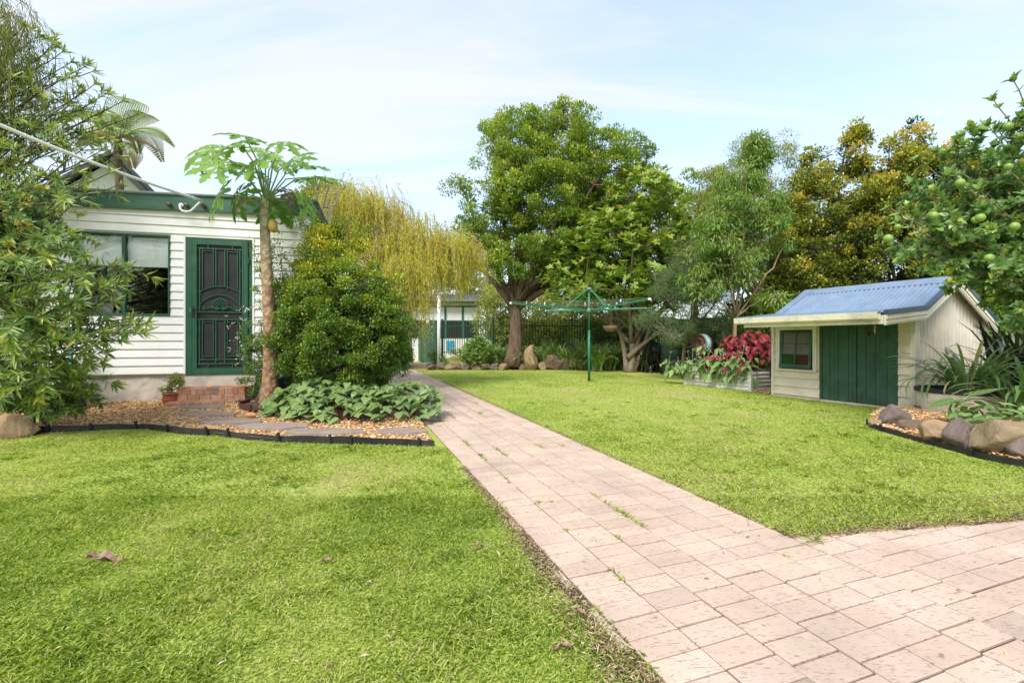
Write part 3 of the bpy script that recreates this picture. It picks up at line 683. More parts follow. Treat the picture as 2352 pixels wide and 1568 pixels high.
# fascia, gutter edge and roof
sl = 0.024
def slz(x): return 3.145 + sl * (x + 0.69)
mb = MB(); mb.add([(x, y, slz(x) + z) for x in (HX0 - 0.05, HX1 + 0.07) for y, z in ((-0.075, 0), (-0.045, 0), (-0.045, 0.225), (-0.075, 0.225))], [(0, 1, 2, 3), (7, 6, 5, 4), (0, 4, 5, 1), (1, 5, 6, 2), (2, 6, 7, 3), (3, 7, 4, 0)]); mb.build('fascia', M['greenfas'], house)
mb = MB(); mb.tube([(HX0 - 0.06, -0.075, slz(HX0) + 0.250), (HX1 + 0.085, -0.075, slz(HX1) + 0.252)], 0.027, 10); mb.build('gutter_roll', M['gutgreen'], house, smooth=True)
mb = MB(); mb.add([(x, y, slz(x) + z - 0.06 * y) for x in (HX0 - 0.05, HX1 + 0.08) for y, z in ((-0.04, 0.19), (5.3, 0.19), (5.3, 0.235), (-0.04, 0.235))], [(0, 1, 2, 3), (7, 6, 5, 4), (0, 4, 5, 1), (1, 5, 6, 2), (2, 6, 7, 3), (3, 7, 4, 0)]); mb.build('roof', M['gutgreen'], house)
mb = MB(); mb.add([(x, y, slz(x) + z - 0.06 * y) for x in (HX1 + 0.071, HX1 + 0.095) for y, z in ((-0.07, 0.0), (5.3, 0.0), (5.3, 0.225), (-0.07, 0.225))], [(0, 1, 2, 3), (7, 6, 5, 4), (0, 4, 5, 1), (1, 5, 6, 2), (2, 6, 7, 3), (3, 7, 4, 0)]); mb.build('side_fascia', M['roofgrey'], house)
hb('eave_lining', M['white'], (HX0, HX1 + 0.06, -0.044, 0.008, HZ - 0.02, HZ + 0.0))
# window
wn_ = hb('window', M['green'], (WX0 - 0.014, WX1 + 0.014, -0.028, 0.03, WZ0 - 0.022, WZ0 + 0.012), (WX0 - 0.014, WX1 + 0.014, -0.028, 0.03, WZ1 - 0.012, WZ1 + 0.014), (WX0 - 0.014, WX0 + 0.012, -0.028, 0.03, WZ0 + 0.012, WZ1 - 0.012), (WX1 - 0.012, WX1 + 0.014, -0.028, 0.03, WZ0 + 0.012, WZ1 - 0.012))
mx_ = -1.315
hb('mullion', M['green'], (mx_ - 0.022, mx_ + 0.022, -0.018, 0.028, WZ0 + 0.012, WZ1 - 0.012), parent=wn_)
hb('pane', M['glass'], (WX0 + 0.012, mx_ - 0.022, 0.008, 0.012, WZ0 + 0.012, WZ1 - 0.012), parent=wn_)
hb('pane', M['glass'], (mx_ + 0.022, WX1 - 0.012, 0.008, 0.012, WZ0 + 0.012, WZ1 - 0.012), parent=wn_)
hb('roller_blind', M['blind'], (WX0 + 0.02, mx_ - 0.03, 0.05, 0.053, 2.25, WZ1 - 0.03), parent=wn_)
hb('roller_blind', M['blind'], (mx_ + 0.03, WX1 - 0.02, 0.05, 0.053, 2.25, WZ1 - 0.03), parent=wn_)
# screen door
hb('door_jamb', M['green'], (DX0, DX0 + 0.075, -0.020, 0.05, DZ0 + 0.002, DZ1), (DX1 - 0.055, DX1, -0.020, 0.05, DZ0 + 0.002, DZ1), (DX0 + 0.075, DX1 - 0.055, -0.020, 0.05, DZ1 - 0.02, DZ1), (DX0 - 0.01, DX1 + 0.01, -0.05, 0.05, DZ0 - 0.015, DZ0 + 0.002))
dl_, dr_, db_, dt_ = DX0 + 0.078, DX1 - 0.058, DZ0 + 0.006, DZ1 - 0.024
door = hb('screen_door', M['green'], (dl_, dl_ + 0.085, -0.045, -0.005, db_, dt_), (dr_ - 0.085, dr_, -0.045, -0.005, db_, dt_), (dl_ + 0.085, dr_ - 0.085, -0.045, -0.005, db_, db_ + 0.085), (dl_ + 0.085, dr_ - 0.085, -0.045, -0.005, dt_ - 0.085, dt_),
          (dl_ + 0.010, dl_ + 0.016, -0.049, -0.045, db_, dt_), (dr_ - 0.02, dr_ - 0.014, -0.049, -0.045, db_, dt_), (dl_ + 0.07, dl_ + 0.085, -0.051, -0.045, db_ + 0.085, dt_ - 0.085), (dr_ - 0.085, dr_ - 0.07, -0.051, -0.045, db_ + 0.085, dt_ - 0.085))
ix0, ix1, iz0, iz1 = dl_ + 0.085, dr_ - 0.085, db_ + 0.085, dt_ - 0.085
hb('insect_screen', M['screen'], (ix0, ix1, -0.018, -0.012, iz0, iz1), parent=door)
IW, IH = ix1 - ix0, iz1 - iz0
def dp(u, v): return ix0 + IW * u, iz0 + IH * (1 - v)      # u,v fraction from upper left of the screen opening
gmb = MB()
def bar(u0, v0, u1, v1, w=0.016, y=-0.030):
    x0, z0 = dp(u0, v0); x1, z1 = dp(u1, v1)
    if abs(x0 - x1) < 1e-6: gmb.box(x0 - w / 2, x0 + w / 2, y - 0.006, y + 0.006, min(z0, z1), max(z0, z1))
    elif abs(z0 - z1) < 1e-6: gmb.box(min(x0, x1), max(x0, x1), y - 0.007, y + 0.007, z0 - w / 2, z0 + w / 2)
def arc(u0, u1, vend, vtop, w=0.016, y=-0.030, n=14):
    pts = []
    for k in range(n + 1):
        t = k / n; u = u0 + (u1 - u0) * t; v = vend + (vtop - vend) * (1 - (2 * t - 1) ** 2); x, z = dp(u, v); pts.append((x, y, z))
    gmb.tube(pts, w / 2, 5)
bar(0, 0.03, 1, 0.03); bar(0.055, 0.03, 0.055, 0.54); bar(0.945, 0.03, 0.945, 0.54)
bar(0.24, 0, 0.24, 0.03); bar(0.78, 0, 0.78, 0.03)
bar(0.41, 0.03, 0.41, 0.335); bar(0.61, 0.03, 0.61, 0.335)
for a, c in ((0.115, 0.355), (0.665, 0.895)):
    bar(a, 0.03, a, 0.36, 0.011); bar(c, 0.03, c, 0.345, 0.011); bar(a, 0.05, c, 0.05, 0.011)
arc(0.115, 0.355, 0.0, 0.0) if False else None
for v in (0.205, 0.38): bar(0, v, 0.055, v, 0.012); bar(0.945, v, 1, v, 0.012)
arc(0.055, 0.945, 0.385, 0.335, 0.02); arc(0.055, 0.945, 0.485, 0.405, 0.018)
bar(0, 0.545, 1, 0.545, 0.018); bar(0, 0.605, 1, 0.605, 0.018)
bar(0.05, 0.605, 0.05, 0.965); bar(0.945, 0.605, 0.945, 0.965); bar(0.41, 0.605, 0.41, 0.965); bar(0.61, 0.605, 0.61, 0.965)
for a, c in ((0.115, 0.355), (0.665, 0.895)):
    bar(a, 0.605, a, 0.91, 0.011); bar(c, 0.605, c, 0.91, 0.011); bar(a, 0.625, c, 0.625, 0.011); bar(a, 0.905, c, 0.905, 0.011)
bar(0.05, 0.93, 0.945, 0.93); bar(0, 0.967, 1, 0.967); bar(0.24, 0.967, 0.24, 1); bar(0.78, 0.967, 0.78, 1); bar(0, 0.77, 0.05, 0.77, 0.012); bar(0.945, 0.77, 1, 0.77, 0.012)
gmb.build('grille', M['green'], door)
# fan (palmette) casting with scrolls
omb = MB(); cx_, cz_ = dp(0.5, 0.535)
for k in range(-4, 5):
    a = R_(k * 20.5); Ln = 0.165 - abs(k) * 0.010; d = Vector((math.sin(a), 0, math.cos(a))); s_ = Vector((math.cos(a), 0, -math.sin(a)))
    b0_ = Vector((cx_, -0.040, cz_ + 0.045)); pts = []
    for j in range(13):
        t = j / 12 * math.pi; r = Ln * 0.5 * (1 - math.cos(t)); 
        pass
    loop = [b0_ + d * (Ln * q_[0]) + s_ * (q_[1] * 0.021) for q_ in ((0.15, 0.15), (0.5, 0.55), (0.8, 1.0), (0.95, 0.75), (1.0, 0), (0.95, -0.75), (0.8, -1.0), (0.5, -0.55), (0.15, -0.15))]
    omb.tube(loop, 0.006, 5)
for sgn in (-1, 1):
    pts = []
    for j in range(26):
        t = j / 25; 
        if t < 0.62: x = 0.03 + 0.20 * t / 0.62; z = 0.055 * math.sin(t / 0.62 * math.pi) * (1 - 0.3 * t) + 0.012
        else:
            th = (t - 0.62) / 0.38 * 2 * math.pi * 1.05 - math.pi / 2; rr_ = 0.027 * (1 - 0.35 * (t - 0.62) / 0.38); x = 0.23 + rr_ * math.cos(th); z = 0.037 + rr_ * math.sin(th)
        pts.append((cx_ + sgn * x, -0.040, cz_ + z))
    omb.tube(pts, 0.0065, 5)
    pts = [(cx_ + sgn * (0.052 + (0.030 - 0.0016 * j) * math.cos(j * 0.5 + 2.2)), -0.041, cz_ + 0.034 + (0.030 - 0.0016 * j) * math.sin(j * 0.5 + 2.2)) for j in range(16)]
    omb.tube(pts, 0.0065, 5)
omb.box(cx_ - 0.018, cx_ + 0.018, -0.048, -0.034, cz_ + 0.028, cz_ + 0.05)
omb.build('fan_ornament', M['green'], door, smooth=True)
mb = MB(); hx, hz = dl_ + 0.03, 1.545; mb.cbox(-0.019, 0.019, -0.085, 0.085, 0, 0.012, 0.004, Matrix.Translation((hx, -0.046, hz)) @ Matrix.Rotation(R_(90), 4, 'X')); mb.tube([(hx, -0.055, hz + 0.045), (hx, -0.095, hz + 0.045), (hx + 0.03, -0.10, hz + 0.046), (hx + 0.12, -0.098, hz + 0.05)], 0.009, 8); mb.tube([(hx, -0.057, hz - 0.03), (hx, -0.066, hz - 0.03)], 0.013, 10); mb.build('handle', M['black'], door)
hb('hinge', M['green'], (dr_ + 0.001, dr_ + 0.016, -0.052, -0.046, 2.35, 2.45), parent=door)
hb('latch_plate', M['metal'], (dl_ - 0.022, dl_ - 0.001, -0.030, -0.022, 1.545, 1.61), parent=door)
# cast slab under door
hb('door_sill', M['concrete'], (DX0 - 0.05, DX1 + 0.05, -0.035, -0.006, 0.35, 0.533))

# things fixed to the house front (each hangs on the wall)
for k, (s, z) in enumerate(((-0.662, 3.22), (-0.427, 3.225), (-0.186, 3.235))):
    lab = ['leftmost brown ceramic cable insulator on the green fascia', 'brown ceramic insulator beside the white bracket plate on the fascia', 'rightmost brown ceramic insulator below the end of the white cable'][k]
    mb = MB(); mb.lathe([(0.0, 0.0), (0.026, 0.0), (0.030, 0.012), (0.02, 0.022), (0.02, 0.03), (0.034, 0.04), (0.034, 0.058), (0.022, 0.07), (0.0, 0.074)], 14); mb.tube([(0, 0, 0.06), (0, 0, 0.09)], 0.008, 6)
    o = mb.build('cable_insulator', M['ceramic'], smooth=True); o.matrix_world = Matrix.Translation(hw(s, -0.076, z)) @ Matrix.Rotation(HA, 4, 'Z') @ Matrix.Rotation(R_(90), 4, 'X'); tag(o, lab, 'insulator', 'insulators on the fascia')
br = empty('cable_bracket', hw(-0.51, -0.076, 3.23), HA, 'white curved pipe bracket with round plate on the green fascia', 'bracket')
mb = MB(); mb.lathe([(0, 0), (0.034, 0), (0.034, 0.012), (0.0, 0.014)], 18); o = mb.build('plate', M['white_metal'], br); o.rotation_euler = (R_(90), 0, 0)
mb = MB(); mb.tube([(0, -0.012, 0), (0, -0.05, -0.02), (0.01, -0.06, -0.07), (0.04, -0.065, -0.105), (0.10, -0.07, -0.115), (0.16, -0.075, -0.10), (0.21, -0.08, -0.05), (0.27, -0.085, 0.02), (0.31, -0.09, 0.055)], 0.017, 8); mb.build('pipe', M['white_metal'], br, smooth=True)
# service cable
e0 = hw(-0.19, -0.165, 3.30); 
mb = MB(); a = np.array(at(0, 268, 5.0)); d = (a - np.array(e0)); pts = [np.array(e0) + d * t + np.array([0, 0, -0.10 * math.sin(min(t, 1.6) / 1.6 * math.pi)]) for t in np.linspace(0, 3.2, 30)]
mb.tube(pts, 0.0215, 8)
for t in np.linspace(0.06, 1.9, 14):
    p_ = np.array(e0) + d * t + np.array([0, 0, -0.10 * math.sin(min(t, 1.6) / 1.6 * math.pi)]); mb.tube([p_, p_ + d / np.linalg.norm(d) * 0.012], 0.0235, 8)
o = mb.build('service_cable', M['white_metal'], smooth=True); tag(o, 'thick white service cable sloping down from upper left to the house fascia', 'cable')
fl = empty('flood_light', hw(1.16, -0.03, 3.03), HA, 'white twin spotlight high on the house wall beside the papaya', 'light')
mb = MB(); mb.cbox(-0.045, 0.045, -0.045, 0.045, 0, 0.035, 0.008); o = mb.build('base', M['white_metal'], fl); o.rotation_euler = (R_(90), 0, 0)
for sx, rz in ((-0.14, 0.5), (0.10, -0.2)):
    mb = MB(); mb.lathe([(0.0, 0.0), (0.022, 0.0), (0.03, 0.03), (0.055, 0.085), (0.06, 0.10), (0.052, 0.10), (0.03, 0.06), (0.0, 0.05)], 16); o = mb.build('lamp_head', M['white_metal'], fl, smooth=True); o.location = (sx, -0.03, -0.02 if sx < 0 else -0.08); o.rotation_euler = (R_(100), 0, rz)
    mb = MB(); mb.tube([(0, -0.03, 0), (sx * 0.6, -0.04, -0.01), (sx, -0.035, -0.02 if sx < 0 else -0.07)], 0.012, 6); mb.build('arm', M['white_metal'], fl)
# TV antenna
ap = at(757, 500, 9.3)
an = empty('tv_antenna', (ap.x, ap.y, -0.22), HA, 'grey rooftop television antenna above the house corner', 'antenna')
mb = MB(); mb.tube([(0, 0, 0.5), (0, 0, 4.05)], 0.02, 8); mb.build('mast', M['metal'], an)
B0, B1 = Vector((-0.20, -0.35, 3.42)), Vector((-0.03, 0.15, 4.5))
mb = MB(); mb.tube([B0, B1], 0.014, 6); mb.tube([(0, 0, 4.0), (-0.1, -0.1, 3.98)], 0.012, 5); mb.build('boom', M['roofgrey'], an)
for k in range(17):
    t = k / 16; p_ = B0.lerp(B1, t); hl = 0.16 + 0.09 * t
    mb = MB(); mb.tube([p_ + Vector((-hl, 0, 0)), p_ + Vector((hl, 0, 0))], 0.006, 4); mb.build('element', M['metal'], an)
mb = MB()
for s in (-1, 1):
    mb.tube([B0.lerp(B1, 0.55) + Vector((s * 0.20, 0, 0)), B1 + Vector((s * 0.24, 0, 0))], 0.007, 4)
mb.build('side_rail', M['metal'], an)

# ------------------------------------------------------------------ brick steps
st = empty('brick_steps', hw(0.0, -0.02, 0.0), HA, 'two low orange brick steps below the green screen door', 'steps')
hb('mortar_core', M['mortar'], (-0.435, 0.49, -0.40, -0.035, 0.0, 0.352), (-0.49, 0.42, -0.66, -0.40, 0.0, 0.172), parent=st)
def bricks(w, d, h): 
    mb = MB(); mb.cbox(-w / 2, w / 2, -d / 2, d / 2, 0, h, 0.006); me = mb.mesh('brick'); me.materials.append(M['brick']); return me
hd = bricks(0.080, 0.23, 0.102); hd2 = bricks(0.144, 0.11, 0.070)
def put(me, x, y, z, rz=0): 
    o = bpy.data.objects.new('brick', me); COL.objects.link(o); o.parent = st; o.location = (x + rng.normal() * 0.002, y + rng.normal() * 0.003, z + rng.normal() * 0.0015); o.rotation_euler = (0, 0, rz + rng.normal() * 0.012); return o
for i in range(10): put(hd, -0.395 + i * 0.0945, -0.30, 0.256)
for i in range(10): put(hd, -0.395 + i * 0.0945, -0.115, 0.254)
for i in range(6): put(hd2, -0.365 + i * 0.158, -0.362, 0.172)
for i in range(9): put(hd, -0.45 + i * 0.101, -0.56, 0.076)
for i in range(6): put(hd2, -0.42 + i * 0.158, -0.625, -0.005)

# ------------------------------------------------------------------ stepping slabs
for k, (x, y, w, d, rz, lab) in enumerate([(471, 941, 0.74, 0.30, 0.25, 'grey stepping slab right below the brick steps'), (476, 954.5, 0.80, 0.30, 0.2, 'second grey stepping slab from the brick steps'),
        (528, 968, 0.84, 0.36, 0.05, 'third grey stepping slab from the brick steps, left of centre in the bark path'), (628, 981, 0.86, 0.36, 0.0, 'fourth grey stepping slab, in front of the heart-leaved vine'), (748, 993, 0.92, 0.30, -0.03, 'fifth grey stepping slab, at the foot of the heart-leaved vine'),
        (920, 991, 0.62, 0.30, 0.1, 'last grey stepping slab, beside the brick path')]):
    c = gr(x, y, 0.075 if k < 3 else 0.055); mb = MB(); n = 7; po = []
    for j in range(n):
        a = 2 * math.pi * (j + 0.5) / n; r = rng.uniform(0.92, 1.06); po.append((c.x + w / 2 * r * math.cos(a + 0.2), c.y + d / 2 * r * math.sin(a + 0.2)))
    zt = (0.135, 0.115, 0.098, 0.088, 0.082, 0.076)[k]; po = [(min(px, PL(py) - 0.03), py) for px, py in po]
    mb.add([(px, py, zt - 0.05) for px, py in po] + [(px, py, zt - 0.006) for px, py in po] + [(c.x + (px - c.x) * 0.98, c.y + (py - c.y) * 0.97, zt) for px, py in po], [tuple(range(2 * n, 3 * n))] + [(i, (i + 1) % n, n + (i + 1) % n, n + i) for i in range(n)] + [(n + i, n + (i + 1) % n, 2 * n + (i + 1) % n, 2 * n + i) for i in range(n)])
    o = mb.build('stepping_slab', M['slab']); tag(o, lab, 'stepping stone', 'stepping slabs through the bark mulch')

# ------------------------------------------------------------------ garden cubby shed (right)
SA = math.atan2(0.422, 0.9066)
shed = empty('cubby_shed', (6.13, 7.0, 0), SA, 'small cream weatherboard cubby shed with blue iron roof and green double doors', 'shed')
def sb(name, mat, *boxes, parent=None):
    mb = MB()
    for b in boxes: mb.box(*b)
    return mb.build(name, mat, parent or shed)
FL = 2.26; BD = 2.38
sb('slab', M['potcon'], (-0.05, BD, -0.02, FL + 0.02, -0.1, 0.035))
sb('wall', M['cream2'], (0.012, 0.05, 0.02, 0.182, 0.036, 1.48), (0.012, 0.05, 1.357, 1.47, 0.036, 1.48), (0.012, 0.05, 1.47, 2.12, 0.036, 0.55), (0.012, 0.05, 1.47, 2.12, 1.29, 1.48), (0.012, 0.05, 2.12, FL, 0.036, 1.48), (0.05, BD, FL - 0.04, FL, 0.036, 1.5), (BD - 0.04, BD, 0.02, FL - 0.04, 0.036, 1.4))
def sboard(y0, y1, z0, ht):
    pr = [(0.011, 0.0), (-0.026, 0.0), (-0.026, 0.008), (-0.004, ht), (0.011, ht)]; n = len(pr); mb = MB()
    mb.add([(x, y0, z0 + z) for x, z in pr] + [(x, y1, z0 + z) for x, z in pr], [tuple(range(n)), tuple(range(2 * n - 1, n - 1, -1))] + [(i, i + n, (i + 1) % n + n, (i + 1) % n) for i in range(n)])
    o = mb.build('weatherboard', M['cream'], shed); o.rotation_euler = (rng.normal() * 0.003, 0, 0); return o
SE = 0.170
for i in range(9):
    z0 = 0.045 + SE * i; ht = min(SE - 0.003, 1.46 - z0)
    if ht < 0.03: continue
    sboard(0.012, 0.176, z0, ht)
    if z0 + ht < 0.56: sboard(1.372, FL - 0.03, z0, ht)
    elif z0 < 1.30:
        sboard(1.372, 1.418, z0, ht); sboard(2.165, FL - 0.03, z0, ht)
    else: sboard(1.372, FL - 0.03, z0, ht)
sb('corner_post', M['cream2'], (-0.035, 0.02, FL - 0.028, FL + 0.02, 0.036, 1.47), (-0.03, 0.012, -0.028, 0.011, 0.0, 1.48))
# window
swin = sb('window', M['cream2'], (-0.045, 0.012, 1.405, 1.475, 0.545, 1.36), (-0.045, 0.012, 2.105, 2.175, 0.545, 1.36), (-0.045, 0.012, 1.475, 2.105, 1.285, 1.36))
sb('sill', M['cream'], (-0.075, 0.012, 1.39, 2.19, 0.515, 0.544), parent=swin)
sash = empty('sash', (0, 0, 0)); bpy.data.objects.remove(sash)
mb = MB(); sy0, sy1, sz0, sz1 = 1.49, 2.09, 0.0, 0.70
for bx in ((-0.018, 0.018, sy0, sy0 + 0.045, sz0, sz1), (-0.018, 0.018, sy1 - 0.045, sy1, sz0, sz1), (-0.018, 0.018, sy0 + 0.045, sy1 - 0.045, sz0, sz0 + 0.07), (-0.018, 0.018, sy0 + 0.045, sy1 - 0.045, sz1 - 0.045, sz1)): mb.box(*bx)
ym = (sy0 + sy1) / 2; mb.box(-0.014, 0.014, ym - 0.011, ym + 0.011, sz0 + 0.07, sz1 - 0.045)
for zq in (0.265, 0.46): mb.box(-0.012, 0.012, sy0 + 0.045, ym - 0.011, zq - 0.01, zq + 0.01); mb.box(-0.012, 0.012, ym + 0.011, sy1 - 0.045, zq - 0.01, zq + 0.01)
sash = mb.build('sash', M['green_dark'], swin); sash.location = (-0.07, 0, 0.565); sash.rotation_euler = (0, R_(5.5), 0)
M['pane_g'] = simple('green_glass', (0.01, 0.05, 0.012), 0.12, 0.3, 5, spec=0.6); M['pane_r'] = simple('red_glass', (0.045, 0.012, 0.012), 0.12, 0.3, 5, spec=0.6); M['pane_f'] = simple('frosted_glass', (0.13, 0.115, 0.105), 0.3, 0.3, 6, spec=0.5, bmp=0.3, bscale=60)
for j, (ya, yb_) in enumerate(((sy0 + 0.045, ym - 0.011), (ym + 0.011, sy1 - 0.045))):
    for k, (za, zb_) in enumerate(((0.07, 0.255), (0.275, 0.45), (0.47, 0.655))):
        mt = (M['pane_r'] if j == 0 else M['pane_g']) if k == 0 else M['pane_f']
        o = sb('pane', mt, (-0.003, 0.003, ya, yb_, za, zb_), parent=swin); o.location = sash.location; o.rotation_euler = sash.rotation_euler
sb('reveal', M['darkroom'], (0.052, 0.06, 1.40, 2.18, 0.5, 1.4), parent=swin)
# doors with planks
sb('door_frame', M['green_dark'], (-0.012, 0.03, 0.180, 0.205, 0.037, 1.42), (-0.012, 0.03, 1.335, 1.366, 0.037, 1.42), (-0.012, 0.03, 0.205, 1.335, 1.30, 1.42))
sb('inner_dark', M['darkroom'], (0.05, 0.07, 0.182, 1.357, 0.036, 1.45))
for di, (y0, y1) in enumerate(((0.208, 0.764), (0.774, 1.332))):
    dr = sb('door', M['green_dark'], (0.022, 0.032, y0, y1, 0.05, 1.295)); w = (y1 - y0) / 4
    ws = [0.9, 1.15, 1.0, 0.95]; ya = y0
    for k in range(4):
        yb_ = ya + (y1 - y0) * ws[k] / sum(ws); mb = MB(); mb.cbox(ya + 0.002, yb_ - 0.002, 0.045, 1.298, 0, 0.022, 0.004, Matrix(((0, 0, -1, 0.0215), (1, 0, 0, 0), (0, 1, 0, 0), (0, 0, 0, 1)))); mb.build('plank', M['green_dark'], dr); ya = yb_
    hy = y0 if di == 0 else y1; sg = 1 if di == 0 else -1
    for z in (0.22, 1.08):
        mb = MB(); mb.add([(-0.006, hy + sg * 0.03, z - 0.022), (-0.006, hy + sg * 0.26, z - 0.006), (-0.006, hy + sg * 0.26, z + 0.006), (-0.006, hy + sg * 0.03, z + 0.022), (0.001, hy + sg * 0.03, z - 0.022), (0.001, hy + sg * 0.26, z - 0.006), (0.001, hy + sg * 0.26, z + 0.006), (0.001, hy + sg * 0.03, z + 0.022)], [(0, 1, 2, 3), (7, 6, 5, 4), (0, 4, 5, 1), (1, 5, 6, 2), (2, 6, 7, 3), (3, 7, 4, 0)]); mb.box(-0.008, 0.0012, hy + sg * 0.005 - 0.012, hy + sg * 0.005 + 0.012, z - 0.05, z + 0.05); mb.build('hinge', M['green_dark'], dr)
    yy = y1 - 0.06 if di == 0 else y0 + 0.06
    mb = MB(); mb.tube([(-0.012, yy, 0.02), (-0.012, yy, 0.17), (-0.03, yy, 0.172), (-0.034, yy - 0.03, 0.172)], 0.006, 6); mb.box(-0.006, 0.0, yy - 0.014, yy + 0.014, 0.09, 0.12); mb.build('drop_bolt', M['rust'], dr)
mb = MB(); mb.tube([(-0.006, 0.60, 1.30), (-0.03, 0.60, 1.285), (-0.03, 0.60, 1.22)], 0.006, 6); mb.box(-0.045, -0.02, 0.582, 0.618, 1.15, 1.215); mb.build('padlock', M['rust'], shed)
# gable wall of upright corrugated iron (faces the camera)
def rz_(x):
    if x < 0.13: return 1.50 + (x + 0.95) * (0.10 / 1.08)
    return 1.60 + (x - 0.13) * (0.52 / 0.97) if x < 1.1 else 2.12 - (x - 1.1) * (0.70 / 1.35)
mb = MB(); n = 190; vs = []
for i in range(n + 1):
    x = 0.0 + BD * i / n; y = 0.012 - 0.017 * math.sin(x / 0.118 * 2 * math.pi); vs += [(x, y, 0.03), (x, y, rz_(x) - 0.035)]
mb.add(vs, [(2 * i, 2 * i + 2, 2 * i + 3, 2 * i + 1) for i in range(n)]); mb.build('gable_sheet', M['gable'], shed, smooth=True)
sb('gable_stile', M['gable'], (-0.032, 0.10, -0.052, -0.008, 0.0, 1.50)); sb('gable_stile', M['gable'], (BD - 0.14, BD + 0.01, -0.045, -0.008, 0.0, 1.45))
mb = MB()
for z in (0.25, 0.9, 1.32):
    for x in np.arange(0.2, 2.3, 0.228): mb.lathe([(0.0, 0.0), (0.008, 0.0), (0.008, 0.004), (0, 0.006)], 6, (0, 0, 0)) if False else mb.box(x - 0.006, x + 0.006, -0.006, 0.004, z - 0.006, z + 0.006)
mb.build('screw', M['gable'], shed)
# barge boards along the near verge, moulded in three steps
pr_line = [(-0.97, rz_(-0.97)), (0.13, 1.60), (1.1, 2.12), (2.47, rz_(2.47))]
def strip(name, mat, y0, y1, zo, zt):
    for a_, b_ in zip(pr_line[:-1], pr_line[1:]):
        mb = MB(); mb.prism([(a_[0], a_[1] + zo), (b_[0], b_[1] + zo), (b_[0], b_[1] + zt), (a_[0], a_[1] + zt)], y0, y1); mb.build(name, mat, shed)
strip('barge_board', M['cream2'], -0.125, -0.095, -0.19, -0.045)
strip('barge_moulding', M['cream2'], -0.140, -0.126, -0.105, -0.048)
strip('barge_moulding', M['cream2'], -0.133, -0.1255, -0.165, -0.145)
strip('verge_flashing', M['navy'], -0.150, -0.092, -0.044, 0.026)
# corrugated roof planes
def corr(name, x0, z0, x1, z1, y0, y1, mat):
    L = math.hypot(x1 - x0, z1 - z0); nx_, nz_ = -(z1 - z0) / L, (x1 - x0) / L; n = int((y1 - y0) / 0.076 * 8); vs = []
    for i in range(n + 1):
        y = y0 + (y1 - y0) * i / n; h = 0.009 * math.sin(y / 0.076 * 2 * math.pi)
        for t in np.linspace(0, 1, 4): vs.append((x0 + (x1 - x0) * t + nx_ * h, y, z0 + (z1 - z0) * t + nz_ * h))
    mb = MB(); mb.add(vs, [(4 * i + k, 4 * i + 4 + k, 4 * i + 5 + k, 4 * i + 1 + k) for i in range(n) for k in range(3)]); return mb.build(name, mat, shed, smooth=True)
corr('roof_sheet', -1.0, 1.492, 0.13, 1.60, -0.09, 2.30, M['bluroof']); corr('roof_sheet', 0.13, 1.60, 1.1, 2.12, -0.09, 2.30, M['bluroof']); corr('roof_sheet', 1.1, 2.12, 2.47, rz_(2.47), -0.09, 2.30, M['bluroof'])
mb = MB(); mb.prism([(0.90, 2.03), (1.1, 2.138), (1.3, 2.035), (1.31, 2.02), (1.1, 2.125), (0.895, 2.015)], -0.15, 2.34); mb.build('ridge_cap', M['bluroof'], shed)
mb = MB(); mb.prism([(-0.98, 1.515), (0.13, 1.622), (1.1, 2.142), (1.1, 2.128), (0.13, 1.606), (-0.98, 1.500)], 2.16, 2.32); mb.build('verge_flashing', M['bluroof'], shed)
sb('fascia', M['gutter'], (-0.97, -0.94, -0.09, 2.16, 1.325, 1.455))
mb = MB(); mb.prism([(-1.075, 1.50), (-1.06, 1.408), (-1.035, 1.385), (-0.98, 1.385), (-0.972, 1.40), (-0.972, 1.49), (-0.98, 1.49), (-0.985, 1.40), (-1.03, 1.40), (-1.05, 1.415), (-1.062, 1.50)], -0.06, 2.30); mb.build('gutter', M['gutter'], shed)
sb('soffit', M['green_dark'], (-0.94, 0.0, -0.08, 2.16, 1.43, 1.442))
mb = MB(); mb.tube([(-0.90, 0.05, 1.33), (-0.90, 0.05, 1.28), (-0.902, 0.052, 1.23), (-0.897, 0.049, 1.19)], [0.006, 0.012, 0.009, 0.004], 5); mb.build('wasp_nest', M['dry'], shed)

# ------------------------------------------------------------------ raised corrugated planter
pa = math.atan2(0.69, 1.31); pA = np.array([5.11, 9.79]); E1 = np.array([-math.sin(pa), math.cos(pa)]); E2 = np.array([math.cos(pa), math.sin(pa)])
pl = empty('raised_planter', (pA[0], pA[1], 0), pa, 'white corrugated iron raised planter box beside the cubby shed', 'planter')
PLN, PDP = 1.75, 0.95
def hcorr(a, b, nrm):
    vs = []; n = 40
    for i in range(n + 1):
        z = 0.0 + 0.425 * i / n; h = 0.010 * math.sin(z / 0.085 * 2 * math.pi)
        for p_ in (a, b): vs.append((p_[0] + nrm[0] * h, p_[1] + nrm[1] * h, z))
    mb = MB(); mb.add(vs, [(2 * i, 2 * i + 1, 2 * i + 3, 2 * i + 2) for i in range(n)]); mb.build('panel', M['corrwhite'], pl, smooth=True)
hcorr((0, 0), (0, PLN), (-1, 0)); hcorr((0, 0), (PDP, 0), (0, -1)); hcorr((PDP, 0), (PDP, PLN), (1, 0)); hcorr((0, PLN), (PDP, PLN), (0, 1))
for x, y in ((0, 0), (0, PLN), (PDP, 0), (PDP, PLN)):
    mb = MB(); mb.cbox(x - 0.03, x + 0.03, y - 0.03, y + 0.03, 0, 0.44, 0.008); mb.build('corner_post', M['corrwhite'], pl)
mb = MB(); mb.box(0.012, PDP - 0.012, 0.012, PLN - 0.012, 0.0, 0.36); mb.build('soil_fill', M['soil'], pl)
def plw(x, y, z=0): p = pA + E2 * x + E1 * y; return Vector((p[0], p[1], z))

